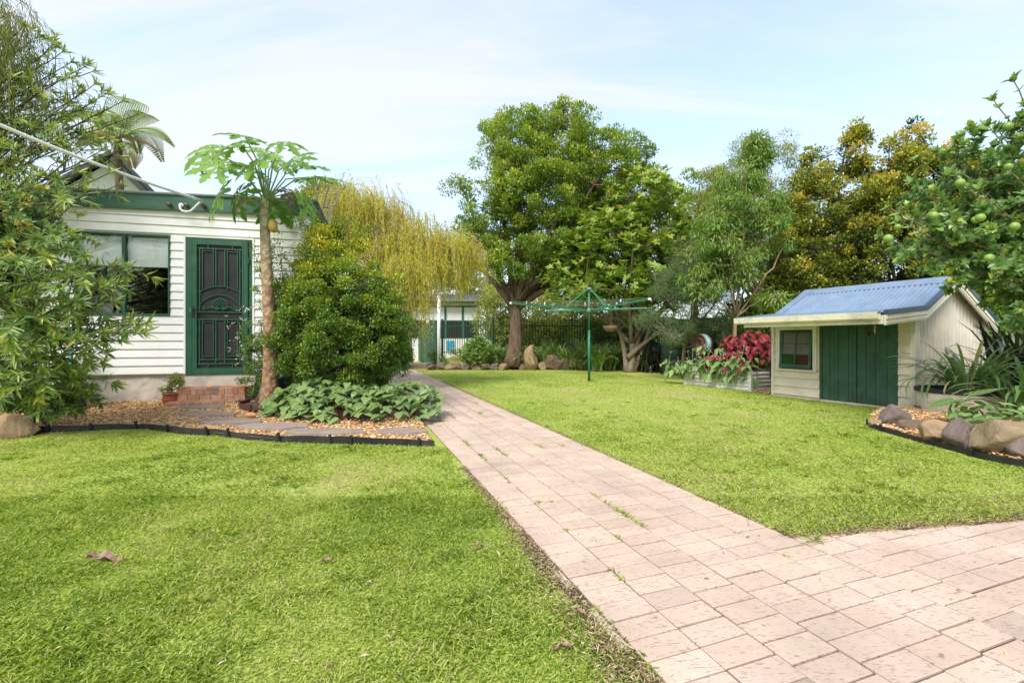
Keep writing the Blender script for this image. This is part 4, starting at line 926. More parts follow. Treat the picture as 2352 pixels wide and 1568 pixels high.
# ------------------------------------------------------------------ rotary clothes hoist
hc = Vector((2.05, 12.16, 0)); ho = empty('clothes_hoist', hc, 0, 'green rotary clothes hoist standing on the lawn', 'clothes line')
mb = MB(); mb.tube([(0, 0, -0.05), (0, 0, 1.35)], 0.034, 12); mb.tube([(0, 0, 1.35), (0, 0, 2.46)], 0.026, 12); mb.build('pole', M['hoist'], ho, smooth=True)
mb = MB(); mb.lathe([(0.034, 1.82), (0.07, 1.84), (0.075, 1.88), (0.07, 1.92), (0.03, 1.94)], 14); mb.build('hub', M['metal'], ho); mb = MB(); mb.lathe([(0.0, 2.50), (0.05, 2.49), (0.085, 2.45), (0.08, 2.42), (0.03, 2.40)], 14); mb.build('cap', M['metal'], ho)
ang = [R_(a) for a in (204.5, 295.5, 24.5, 115.5)]; tips = []; RH = 2.28
for a in ang:
    d = Vector((math.cos(a), math.sin(a), 0)); s = Vector((-d.y, d.x, 0)); T = d * RH + Vector((0, 0, 2.0)); B = d * 0.05 + Vector((0, 0, 1.885)); tips.append(T)
    mb = MB(); u = Vector((0, 0, 1)); mb.add([B + s * 0.016 + u * 0.024, B - s * 0.016 + u * 0.024, B - s * 0.016 - u * 0.024, B + s * 0.016 - u * 0.024, T + s * 0.014 + u * 0.02, T - s * 0.014 + u * 0.02, T - s * 0.014 - u * 0.02, T + s * 0.014 - u * 0.02], [(0, 1, 2, 3), (7, 6, 5, 4), (0, 4, 5, 1), (1, 5, 6, 2), (2, 6, 7, 3), (3, 7, 4, 0)]); am = mb.build('arm', M['hoist'], ho)
    mb = MB(); mb.box(-0.016, 0.016, -0.03, 0.03, -0.024, 0.024, Matrix.Translation(T + d * 0.012) @ Matrix.Rotation(a, 4, 'Z')); mb.build('end_cap', M['white_metal'], am)
    mb = MB(); mb.tube([d * 0.04 + Vector((0, 0, 2.45)), d * 0.72 + Vector((0, 0, 1.945))], 0.02, 6); mb.build('strut', M['hoist'], ho)
mb = MB()
for k in range(4):
    for fr in (0.99, 0.85, 0.71, 0.57, 0.43):
        a_, b_ = tips[k], tips[(k + 1) % 4]
        p0_, p1_ = Vector((a_.x * fr, a_.y * fr, 1.915 + 0.11 * fr)), Vector((b_.x * fr, b_.y * fr, 1.915 + 0.11 * fr)); m_ = (p0_ + p1_) / 2 - Vector((0, 0, 0.02)); mb.tube([p0_, m_, p1_], 0.0028, 3, False)
mb.build('line', M['wire'], ho)
pgm = MB(); pgm.box(-0.006, 0.006, -0.005, 0.005, -0.055, 0.02); pgm.box(-0.006, 0.006, 0.006, 0.014, -0.05, 0.02, Matrix.Rotation(0.12, 4, 'X')); pge = pgm.mesh('clothes_peg')
for k, (fr, seg, t, lab) in enumerate(((0.99, 0, 0.12, 'white clothes peg near the left arm tip of the hoist'), (0.85, 0, 0.2, 'white clothes peg on the second hoist line from outside'), (0.99, 3, 0.25, 'white clothes peg on the rear left hoist line'), (0.71, 0, 0.55, 'white clothes peg near the middle of the hoist'))):
    a_, b_ = tips[seg], tips[(seg + 1) % 4]; p_ = a_.lerp(b_, t) * fr; o = link('clothes_peg', pge, M['white_metal']); o.location = (hc.x + p_.x, hc.y + p_.y, 1.915 + 0.11 * fr - 0.01); o.rotation_euler = (rng.normal() * 0.2, rng.normal() * 0.2, rng.uniform(0, 3)); tag(o, lab, 'peg', 'pegs on the clothes hoist')

# ------------------------------------------------------------------ back fences, gate, pole, deck, back house
def picket_fence(a, b, z0, h, label, sp=0.115, post_ends=(True, True)):
    a = Vector(a); b = Vector(b); L = (b - a).length; az = math.atan2(b.y - a.y, b.x - a.x); f = empty('picket_fence', (a.x, a.y, z0), az, label, 'fence')
    pm = MB(); pm.cbox(-0.010, 0.010, -0.010, 0.010, 0.03, h - 0.03, 0.002); pm.lathe([(0.010, 0), (0.014, 0.012), (0.010, 0.03), (0.0, 0.05)], 5, (0, 0, h - 0.03)); pme = pm.mesh('picket'); pme.materials.append(M['fence_green'])
    n = int(L / sp)
    for i in range(1, n): o = bpy.data.objects.new('picket', pme); COL.objects.link(o); o.parent = f; o.location = (i * L / n, 0, 0)
    for z in (0.14, h - 0.20):
        mb = MB(); mb.box(0, L, -0.018, 0.018, z - 0.018, z + 0.018); mb.build('rail', M['fence_green'], f)
    for k, x in enumerate((0, L)):
        if post_ends[k]: mb = MB(); mb.cbox(x - 0.035, x + 0.035, -0.035, 0.035, -0.3, h + 0.12, 0.01); mb.build('post', M['fence_green'], f)
    return f
cpost = at(1132, 780, 18.3)
picket_fence((cpost.x, cpost.y, 0), (at(1016, 780, 19.6).x, 19.6, 0), 0.42, 1.45, 'dark green picket pool fence panel in front of the white back house', post_ends=(True, True))
p2 = at(1345, 780, 18.9); p3 = at(1490, 780, 19.4)
picket_fence((cpost.x + 0.08, cpost.y, 0), (p2.x, p2.y, 0), 0.42, 1.45, 'dark green picket fence panel behind the big tree trunk', post_ends=(False, True))
picket_fence((p2.x + 0.08, p2.y, 0), (p3.x, p3.y, 0), 0.42, 1.45, 'dark green picket fence panel behind the clothes hoist pole', post_ends=(False, True))
# solid ribbed steel fence behind the tank, with lattice top
def rib_fence(name, a, b, h, label, mat, lattice=0.0, z0=0.0):
    a = Vector((a[0], a[1], 0)); b = Vector((b[0], b[1], 0)); L = (b - a).length; az = math.atan2(b.y - a.y, b.x - a.x); f = empty(name, (a.x, a.y, z0), az, label, 'fence')
    vs = []; n = int(L / 0.05)
    for i in range(n + 1):
        y = 0.018 if (i // 2) % 2 else -0.018; vs += [(i * L / n, y, 0), (i * L / n, y, h)]
    mb = MB(); mb.add(vs, [(2 * i, 2 * i + 2, 2 * i + 3, 2 * i + 1) for i in range(n)]); mb.build('sheet', mat, f)
    mb = MB(); mb.box(0, L, -0.03, 0.03, h, h + 0.05); mb.build('top_rail', mat, f)
    for i in range(int(L / 2.4) + 1): mb = MB(); mb.box(i * 2.4 - 0.035, i * 2.4 + 0.035, -0.04, 0.04, 0, h + 0.02 + lattice); mb.build('post', mat, f)
    if lattice:
        mb = MB(); k = 0.0
        while k < L:
            for s in (1, -1):
                x0, x1 = (k, k + lattice) if s == 1 else (k + lattice, k)
                mb.add([(x0 - 0.012, -0.004 * s, h + 0.05), (x0 + 0.012, -0.004 * s, h + 0.05), (x1 + 0.012, -0.004 * s, h + 0.05 + lattice), (x1 - 0.012, -0.004 * s, h + 0.05 + lattice)], [(0, 1, 2, 3)])
            k += 0.075
        mb.build('lattice', mat, f); mb = MB(); mb.box(0, L, -0.02, 0.02, h + 0.05 + lattice, h + 0.085 + lattice); mb.build('lattice_rail', mat, f)
    return f
q0 = at(1455, 780, 17.5); q1 = at(1800, 780, 14.6)
rib_fence('steel_fence', (q0.x, q0.y), (q1.x, q1.y), 1.5, 'dark green ribbed steel fence with lattice top behind the water tank', M['fence_green'], 0.22)
rib_fence('steel_fence', (9.2, 13.2), (12.5, 6.0), 1.8, 'dark green steel fence in the gloom behind the cubby shed', M['fence_green'])
rib_fence('steel_fence', (-0.9, 27.5), (13.5, 25.5), 1.8, 'green steel boundary fence far behind the picket fence', M['fence_green'], z0=0.45)
g0, g1 = at(1003, 780, 17.6), at(960, 780, 24)
rib_fence('steel_fence', (g0.x, g0.y), (g1.x, g1.y), 1.78, 'solid dark green fence running back beside the white pole', M['green_dark'])
gt = empty('side_gate', (at(966, 780, 21).x, 21, 0), R_(8), 'tall dark green gate at the end of the path', 'gate')
mb = MB(); mb.box(-1.7, -0.45, -0.02, 0.02, 0.08, 1.85); mb.build('panel', M['green_dark'], gt)
for x in (-0.42, -1.75): mb = MB(); mb.box(x - 0.04, x + 0.04, -0.04, 0.04, 0, 2.6); mb.build('post', M['fence_green'], gt)
wp = at(1008, 780, 17.2); o = MB().tube([(wp.x, wp.y, 0), (wp.x, wp.y, 2.75)], 0.062, 14).build('white_pole', M['white_metal'], smooth=True); tag(o, 'white round post in front of the back house', 'post')
dk = empty('timber_deck', (at(955, 830, 18).x, 17.3, 0), 0.0, 'low timber deck step at the far end of the path', 'deck')
for i in range(9): mb = MB(); mb.cbox(-2.3, 0.55, i * 0.148, i * 0.148 + 0.138, 0.0, 0.17, 0.006); mb.build('deck_board', M['deck'], dk)

bh = empty('back_house', (at(1103, 780, 24).x, 24, 0), R_(6), 'white back house with green window frames seen under the weeping tree', 'house')
BW = 5.0
def bb(name, mat, *boxes, parent=None):
    mb = MB()
    for b in boxes: mb.box(*b)
    return mb.build(name, mat, parent or bh)
bb('wall', M['offwhite'], (-BW, 0, 0.06, 5.5, 0, 1.25), (-BW, 0, 0.3, 5.5, 1.25, 2.95))
bb('sill_wall', M['offwhite'], (-BW, 0, -0.02, 0.06, 0, 1.15), (-BW, 0.0, -0.02, 0.06, 2.88, 2.98))
for i, x in enumerate((-5.0, -3.62, -2.72, -1.82, -0.92)):
    x1 = -0.08 if i == 4 else (-5.0, -3.62, -2.72, -1.82, -0.92)[i + 1]
    w = bb('window', M['greenfas'], (x, x + 0.07, -0.01, 0.05, 1.15, 2.88), (x1 - 0.05, x1, -0.01, 0.05, 1.15, 2.88), (x + 0.07, x1 - 0.05, -0.01, 0.05, 2.05, 2.12), (x + 0.07, x1 - 0.05, -0.01, 0.05, 1.15, 1.21), (x + 0.07, x1 - 0.05, -0.01, 0.05, 2.8, 2.88))
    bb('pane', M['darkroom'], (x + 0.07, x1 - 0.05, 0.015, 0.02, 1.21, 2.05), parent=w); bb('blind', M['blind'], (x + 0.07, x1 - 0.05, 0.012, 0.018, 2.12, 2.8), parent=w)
bb('corner_board', M['white'], (-0.078, 0.03, -0.04, 0.05, 0, 2.9), (-2.79, -2.65, -0.04, -0.011, 1.15, 2.88))
bb('fascia', M['gutgreen'], (-BW - 0.1, 0.35, -0.45, -0.42, 2.98, 3.14)); bb('gutter', M['gutgreen'], (-BW - 0.1, 0.4, -0.55, -0.451, 3.06, 3.18))
mb = MB(); mb.add([(-BW - 0.1, -0.5, 3.15), (0.4, -0.5, 3.15), (0.4, 2.8, 3.75), (-BW - 0.1, 2.8, 3.75), (0.4, 5.9, 3.15), (-BW - 0.1, 5.9, 3.15)], [(0, 1, 2, 3), (3, 2, 4, 5)]); mb.build('roof', M['roofgrey'], bh)
bb('eave', M['offwhite'], (-BW, 0.36, -0.42, 0.3, 2.985, 3.0))
M['towel'] = simple('blue_towel', (0.05, 0.33, 0.55), 0.8, 0.3, 6)
bb('towel', M['towel'], (-1.75, -1.35, -0.06, -0.03, 0.55, 1.05))

# neighbour two-storey gable behind the house, left
nbp = at(180, 780, 14.5); nb = empty('neighbour_house', (nbp.x, nbp.y, 0), R_(42), 'pale grey gable end of the taller neighbour house behind the tree fern', 'house')
nb.scale = (0.72, 1, 1)
mb = MB(); mb.prism([(-2.6, 0), (2.3, 0), (2.3, 6.05), (1.1, 6.95), (-0.9, 5.5), (-2.6, 5.5)], 0, 6); mb.build('wall', M['offwhite'], nb)
def slab2(x0, z0, x1, z1, th, y0, y1, mat, nm):
    L = math.hypot(x1 - x0, z1 - z0); nx_, nz_ = -(z1 - z0) / L * th, (x1 - x0) / L * th; mb = MB(); mb.prism([(x0, z0), (x1, z1), (x1 + nx_, z1 + nz_), (x0 + nx_, z0 + nz_)], y0, y1); mb.build(nm, mat, nb)
slab2(2.75, 5.82, 1.1, 7.07, -0.12, -0.55, 6.2, M['roofgrey'], 'roof'); slab2(1.1, 7.07, -1.2, 5.4, -0.12, -0.55, 6.2, M['roofgrey'], 'roof')
slab2(2.72, 5.72, 1.1, 6.94, 0.16, -0.62, -0.56, M['roofgrey'], 'barge'); 
for x in (0.9, 1.0): mb = MB(); mb.box(x, x + 0.04, -0.03, -0.002, 4.5, 6.2); mb.build('cover_strip', M['white'], nb)

# ------------------------------------------------------------------ leaf and bark palettes
LM = {
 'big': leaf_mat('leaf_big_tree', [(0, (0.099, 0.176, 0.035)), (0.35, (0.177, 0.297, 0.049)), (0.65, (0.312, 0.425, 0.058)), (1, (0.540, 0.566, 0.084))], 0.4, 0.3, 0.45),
 'mag': leaf_mat('leaf_broad_tree', [(0, (0.091, 0.193, 0.032)), (0.4, (0.196, 0.318, 0.045)), (0.75, (0.287, 0.353, 0.050)), (1, (0.540, 0.507, 0.113))], 0.42, 0.32, 0.4),
 'weep': leaf_mat('leaf_weeping_gold', [(0, (0.304, 0.351, 0.054)), (0.35, (0.459, 0.460, 0.068)), (0.65, (0.569, 0.511, 0.075)), (0.88, (0.593, 0.422, 0.082)), (1, (0.519, 0.281, 0.087))], 0.6, 0.35, 0.25),
 'lilly': leaf_mat('leaf_round_shrub', [(0, (0.072, 0.141, 0.028)), (0.35, (0.127, 0.234, 0.035)), (0.62, (0.234, 0.351, 0.047)), (0.85, (0.445, 0.468, 0.055)), (1, (0.660, 0.580, 0.068))], 0.38, 0.3, 0.45),
 'olean': leaf_mat('leaf_long_narrow', [(0, (0.095, 0.178, 0.057)), (0.35, (0.167, 0.274, 0.072)), (0.65, (0.232, 0.329, 0.066)), (0.9, (0.482, 0.542, 0.102)), (1, (0.650, 0.549, 0.146))], 0.38, 0.32, 0.45),
 'small': leaf_mat('leaf_small_glossy', [(0, (0.083, 0.156, 0.074)), (0.4, (0.157, 0.260, 0.084)), (0.75, (0.245, 0.346, 0.072)), (0.93, (0.547, 0.547, 0.086)), (1, (0.552, 0.288, 0.060))], 0.35, 0.3, 0.5),
 'droop': leaf_mat('leaf_drooping_fine', [(0, (0.102, 0.145, 0.043)), (0.5, (0.192, 0.240, 0.060)), (1, (0.360, 0.360, 0.108))], 0.5, 0.35),
 'almond': leaf_mat('leaf_almond', [(0, (0.124, 0.245, 0.055)), (0.4, (0.200, 0.337, 0.070)), (0.75, (0.262, 0.343, 0.076)), (1, (0.455, 0.465, 0.140))], 0.45, 0.35),
 'grey': leaf_mat('leaf_grey_green', [(0, (0.087, 0.164, 0.065)), (0.5, (0.131, 0.217, 0.080)), (1, (0.240, 0.312, 0.120))], 0.5, 0.3),
 'bottle': leaf_mat('leaf_dull_green', [(0, (0.162, 0.231, 0.057)), (0.5, (0.260, 0.317, 0.068)), (1, (0.484, 0.429, 0.085))], 0.5, 0.3),
 'gold': leaf_mat('leaf_golden_hedge', [(0, (0.061, 0.095, 0.022)), (0.28, (0.121, 0.174, 0.033)), (0.52, (0.264, 0.308, 0.046)), (0.78, (0.506, 0.482, 0.066)), (0.96, (0.60, 0.53, 0.10)), (1, (0.60, 0.46, 0.10))], 0.4, 0.32, 0.4),
 'lime': leaf_mat('leaf_citrus', [(0, (0.091, 0.197, 0.074)), (0.4, (0.157, 0.293, 0.084)), (0.75, (0.216, 0.331, 0.079)), (0.95, (0.432, 0.518, 0.115)), (1, (0.540, 0.504, 0.096))], 0.33, 0.3, 0.5),
 'bg': leaf_mat('leaf_background', [(0, (0.162, 0.245, 0.064)), (0.5, (0.304, 0.365, 0.085)), (0.85, (0.503, 0.477, 0.113)), (1, (0.598, 0.451, 0.140))], 0.5, 0.35),
 'fern': leaf_mat('leaf_fern', [(0, (0.104, 0.192, 0.043)), (0.5, (0.216, 0.317, 0.072)), (1, (0.403, 0.490, 0.115))], 0.5, 0.4),
 'strap': leaf_mat('leaf_strap', [(0, (0.078, 0.183, 0.053)), (0.5, (0.131, 0.244, 0.061)), (0.9, (0.230, 0.331, 0.086)), (1, (0.475, 0.446, 0.173))], 0.38, 0.25, 0.45, rnd=True),
 'strapt': leaf_mat('leaf_strap_border', [(0, (0.099, 0.200, 0.057)), (0.5, (0.170, 0.302, 0.066)), (0.9, (0.312, 0.421, 0.094)), (1, (0.562, 0.515, 0.203))], 0.4, 0.25, 0.4),
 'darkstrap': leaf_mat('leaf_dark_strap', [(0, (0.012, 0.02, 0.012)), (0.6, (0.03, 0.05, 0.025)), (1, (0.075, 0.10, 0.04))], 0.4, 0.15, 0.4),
 'salvia': leaf_mat('leaf_salvia', [(0, (0.072, 0.145, 0.032)), (0.5, (0.144, 0.240, 0.054)), (1, (0.288, 0.384, 0.090))], 0.5, 0.35),
 'jade': leaf_mat('leaf_jade', [(0, (0.145, 0.232, 0.043)), (0.6, (0.288, 0.360, 0.072)), (1, (0.420, 0.420, 0.130))], 0.35, 0.2),
 'flower': leaf_mat('flower_white', [(0, (0.78, 0.70, 0.66)), (0.7, (0.8, 0.76, 0.72)), (1, (0.65, 0.25, 0.22))], 0.6, 0.3),
 'geran': leaf_mat('leaf_pale_round', [(0, (0.145, 0.275, 0.065)), (0.5, (0.228, 0.348, 0.084)), (1, (0.320, 0.400, 0.120))], 0.5, 0.35),
}
def vein_leaf(name, c_dark, c_light, rough=0.4, transl=0.22, vein=(0.25, 0.33, 0.14), edge=None):
    m, nt, p, o = new_mat(name); r = rand_sum(nt); v = pos_vec(nt, src='Object')
    col = ramp(nt, r, [(0, c_dark), (1, c_light)])
    sx = nt.nodes.new('ShaderNodeSeparateXYZ'); nt.links.new(v, sx.inputs[0])
    ax = math_n(nt, 'ABSOLUTE', sx.outputs['X'])
    mid = ramp(nt, ax, [(0.012, (1, 1, 1)), (0.03, (0, 0, 0))])
    sw = math_n(nt, 'SINE', math_n(nt, 'MULTIPLY', math_n(nt, 'SUBTRACT', sx.outputs['Y'], math_n(nt, 'MULTIPLY', ax, 0.9)), 34.0))
    side = ramp(nt, sw, [(0.86, (0, 0, 0)), (0.99, (0.6, 0.6, 0.6))])
    if edge is not None: col = mixc(nt, ramp(nt, ax, [(0.16, (0, 0, 0)), (0.36, (0.8,) * 3)]), col, edge)
    col = mixc(nt, math_n(nt, 'MAXIMUM', mid, side), col, vein)
    nt.links.new(col, p.inputs['Base Color']); p.inputs['Roughness'].default_value = rough; bump(nt, p, sw, 0.25, 0.02)
    t = nt.nodes.new('ShaderNodeBsdfTranslucent'); nt.links.new(col, t.inputs['Color']); mx = nt.nodes.new('ShaderNodeMixShader'); mx.inputs[0].default_value = transl
    nt.links.new(p.outputs[0], mx.inputs[1]); nt.links.new(t.outputs[0], mx.inputs[2]); nt.links.new(mx.outputs[0], o.inputs[0]); return m
VL = {'potato': vein_leaf('leaf_heart_vine', (0.09, 0.17, 0.045), (0.22, 0.31, 0.09)), 'comfrey': vein_leaf('leaf_comfrey', (0.09, 0.19, 0.04), (0.22, 0.34, 0.085)),
      'coleus': vein_leaf('leaf_red', (0.16, 0.012, 0.02), (0.30, 0.03, 0.04), vein=(0.36, 0.05, 0.06), edge=(0.15, 0.015, 0.025)), 'papaya': vein_leaf('leaf_papaya', (0.085, 0.22, 0.02), (0.20, 0.37, 0.045), vein=(0.30, 0.42, 0.13), transl=0.38, rough=0.6),
      'taro': vein_leaf('leaf_taro', (0.10, 0.20, 0.04), (0.20, 0.33, 0.07), transl=0.3), 'wither': vein_leaf('leaf_withered', (0.07, 0.05, 0.02), (0.15, 0.12, 0.04), vein=(0.14, 0.10, 0.04))}
BK = {'big': bark_mat('bark_brown', (0.055, 0.036, 0.024), (0.20, 0.14, 0.095), 11), 'pale': bark_mat('bark_pale', (0.13, 0.10, 0.07), (0.32, 0.26, 0.19), 7, 0.4), 'tan': bark_mat('bark_tan', (0.15, 0.10, 0.065), (0.36, 0.26, 0.17), 8, 0.4),
      'dark': bark_mat('bark_dark', (0.04, 0.03, 0.02), (0.12, 0.09, 0.065), 10), 'stem': simple('green_stem', (0.17, 0.25, 0.08), 0.5, 0.2, 8)}

# ------------------------------------------------------------------ big central tree
c = lambda x, y, Y: tuple(at(x, y, Y))
make_tree('shade_tree', 'tall brown-trunked shade tree with dense green crown behind the lawn', 'tree', (0.03, 16.9, 0.15), (0.12, 16.9, 2.35), 0.29,
    [(c(1190, 330, 16.9), (1.5, 1.6, 1.2)), (c(1290, 320, 17), (1.9, 1.8, 1.2)), (c(1390, 400, 17), (1.8, 1.8, 1.6)), (c(1240, 450, 16.6), (2.1, 1.8, 1.4)), (c(1090, 430, 16.8), (1.0, 1.2, 1.0)), (c(1330, 540, 16.9), (2.2, 1.9, 1.3)), (c(1190, 590, 16.4), (1.5, 1.4, 1.0)), (c(1070, 545, 17), (0.7, 0.9, 0.9), 1.2), (c(1455, 470, 17.2), (1.3, 1.5, 1.4)), (c(1150, 520, 16.6), (1.3, 1.3, 1.2)), (c(1270, 610, 16.6), (1.6, 1.4, 0.9)), (c(1230, 400, 16.2), (1.8, 1.2, 1.5))],
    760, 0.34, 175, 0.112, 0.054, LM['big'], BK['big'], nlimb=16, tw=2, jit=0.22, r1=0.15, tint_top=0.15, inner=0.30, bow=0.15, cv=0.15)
# broad-leaved tree: rosettes of obovate leaves
def rosette_tree():
    base = (3.95, 15.5, 0.0); root = empty('broad_leaved_tree', base, 0, 'pale multi-stemmed tree with large light green leaves right of the clothes hoist pole', 'tree')
    bl_ = [(c(1480, 460, 15.6), (1.3, 1.4, 1.0)), (c(1400, 560, 15.2), (1.5, 1.5, 1.1)), (c(1530, 560, 15.4), (1.3, 1.4, 1.3)), (c(1330, 660, 15.0), (1.2, 1.2, 0.6)), (c(1450, 650, 14.8), (1.6, 1.2, 0.6)), (c(1560, 650, 15.2), (0.8, 1.0, 0.8))]
    C = sample_blobs(290, bl_, 0.45); mb = MB()
    for k, (dx, dy, fz, r) in enumerate(((0.1, 0, 1.0, 0.13), (0.42, 0.1, 1.3, 0.12), (-0.3, 0.1, 1.5, 0.09), (0.75, -0.1, 1.7, 0.08))):
        sel = C[k::4]; branches(mb, (base[0] + dx * 0.2, base[1], 0), (base[0] + dx, base[1] + dy, fz), r, sel, 5, r1=r * 0.6, jit=0.2, bow=0.1)
    mb.tube(bez(np.array((3.9, 15.4, 0.5)), np.array((4.7, 15.2, 1.3)), np.array(c(1560, 735, 15)), 8), list(np.linspace(0.10, 0.03, 8)), 8); mb.tube(bez(np.array(c(1500, 735, 15.2)), np.array(c(1550, 700, 15)), np.array(c(1600, 560, 15)), 8), list(np.linspace(0.06, 0.02, 8)), 7)
    o = mb.build('trunk', BK['pale'], root, smooth=True); o.matrix_parent_inverse = Matrix.Translation(-Vector(base))
    m = len(C) * 13; ci = np.repeat(np.arange(len(C)), 13); Rp = C[ci] + rdir(m) * rng.uniform(0.05, 0.48, m)[:, None]; k = 7
    ax = unit(rdir(m) * 0.7 + np.array([0, -0.15, 0.9])); t1 = unit(np.cross(ax, rdir(m))); t2 = np.cross(ax, t1); P, A, Nn = [], [], []
    for j in range(k):
        a = 2 * np.pi * j / k + rng.normal(size=m) * 0.25; d = t1 * np.cos(a)[:, None] + t2 * np.sin(a)[:, None]; P.append(Rp); A.append(d + ax * rng.uniform(0.1, 0.7, m)[:, None]); Nn.append(ax)
    P, A, Nn = map(np.concatenate, (P, A, Nn)); tint = np.clip(np.tile(0.45 + 0.16 * rng.normal(size=m) + 0.25 * (Rp - C[ci])[:, 2] / 0.45, k) + 0.1 * rng.normal(size=m * k), 0, 1)
    o = leaf_obj('crown', P, A, Nn, 0.165 * rng.uniform(0.7, 1.15, len(P)), 0.072, LM['mag'], root, 'obovate', 0.1, 0.12, tint); o.matrix_parent_inverse = Matrix.Translation(-Vector(base))
rosette_tree()

# ------------------------------------------------------------------ weeping golden tree
def weeping(name, label, base, fork, r0, tops, nst, lr, leafm, barkm, L, W, per=30, cat='tree', width=0.35, hang=0.6):
    root = empty(name, base, 0, label, cat); tops = [(np.array(p, float), np.array(r, float), w, dn) for p, r, w, dn in tops]
    C = np.concatenate([p + rdir(10) * r * 0.7 for p, r, w, dn in tops]); mb = MB(); branches(mb, base, fork, r0, C, min(12, len(C)), jit=0.15, bow=0.35, twig=0.010)
    w = np.array([t[2] for t in tops]); w = w / w.sum(); idx = rng.choice(len(tops), nst, p=w); P, A, T, Ls = [], [], [], []
    for k in idx:
        p0, r, _, dn = tops[k]; d = rdir(1)[0]; s = p0 + d * r * rng.uniform(0.3, 1.15) + np.array([0, 0, rng.normal() * 0.14]); hor = d * np.array([1, 1, 0]) * width * rng.uniform(0.2, 1.1); ln = dn * rng.uniform(0.3, 1.3)
        e = s + hor - np.array([0, 0, ln]); mid = s + hor * 0.9 + np.array([0, 0, 0.12 - ln * 0.25]); pts = bez(s, mid, e, per) + rng.normal(size=(per, 3)) * 0.012
        dirs = np.gradient(pts, axis=0); P.append(pts); A.append(unit(dirs) + rdir(per) * 0.45 + np.array([0, 0, -0.25])); T.append(np.clip(0.45 + rng.normal() * 0.22 + rng.normal(size=per) * 0.12, 0, 1)); Ls.append(np.full(per, 1.0))
        if rng.random() < 0.15: mb.tube(np.concatenate([pts[::6] + (np.array([0, 0, 0.12]) if rng.random() < 0.5 else 0)]), 0.005, 3, False)
    o = mb.build('trunk', barkm, root, smooth=True); o.matrix_parent_inverse = Matrix.Translation(-Vector(base))
    P, A, T = np.concatenate(P), np.concatenate(A), np.concatenate(T); o = leaf_obj('crown', P, A, rdir(len(P)), L * rng.uniform(0.6, 1.3, len(P)), W, leafm, root, 'kite', 0.1, 0.05, T); o.matrix_parent_inverse = Matrix.Translation(-Vector(base)); return root
weeping('weeping_tree', 'golden yellow weeping tree hanging over the path behind the round shrub', (-3.3, 11.6, 0), (-3.0, 11.4, 2.6), 0.11,
    [(c(800, 455, 11), (0.75, 0.7, 0.25), 1.3, 1.2), (c(880, 475, 11), (0.7, 0.8, 0.3), 1.3, 1.3), (c(960, 530, 10.8), (0.7, 0.7, 0.3), 1.4, 1.3), (c(1035, 560, 10.8), (0.5, 0.6, 0.3), 1.1, 1.0), (c(900, 570, 10.6), (0.7, 0.6, 0.3), 1.2, 1.25), (c(990, 600, 10.5), (0.45, 0.5, 0.2), 0.8, 0.6), (c(935, 620, 9.6), (0.42, 0.3, 0.3), 1.0, 1.25), (c(1075, 590, 11), (0.25, 0.3, 0.2), 0.35, 0.75), (c(760, 520, 11.5), (0.6, 0.5, 0.3), 0.8, 1.0)],
    3000, 0, LM['weep'], BK['tan'], 0.10, 0.012, per=26)
weeping('drooping_tree', 'fine-leaved drooping tree at the top left corner', (-7.6, 6.6, 0), (-7.5, 6.5, 3.4), 0.09,
    [((-7.15, 6.3, 5.7), (0.45, 0.5, 0.35), 1.0, 1.1), ((-7.6, 6.2, 5.2), (0.6, 0.5, 0.4), 1.0, 1.3), ((-7.0, 6.3, 4.9), (0.4, 0.4, 0.4), 0.7, 1.0)], 420, 0, LM['droop'], BK['tan'], 0.10, 0.010, per=22, width=0.3)

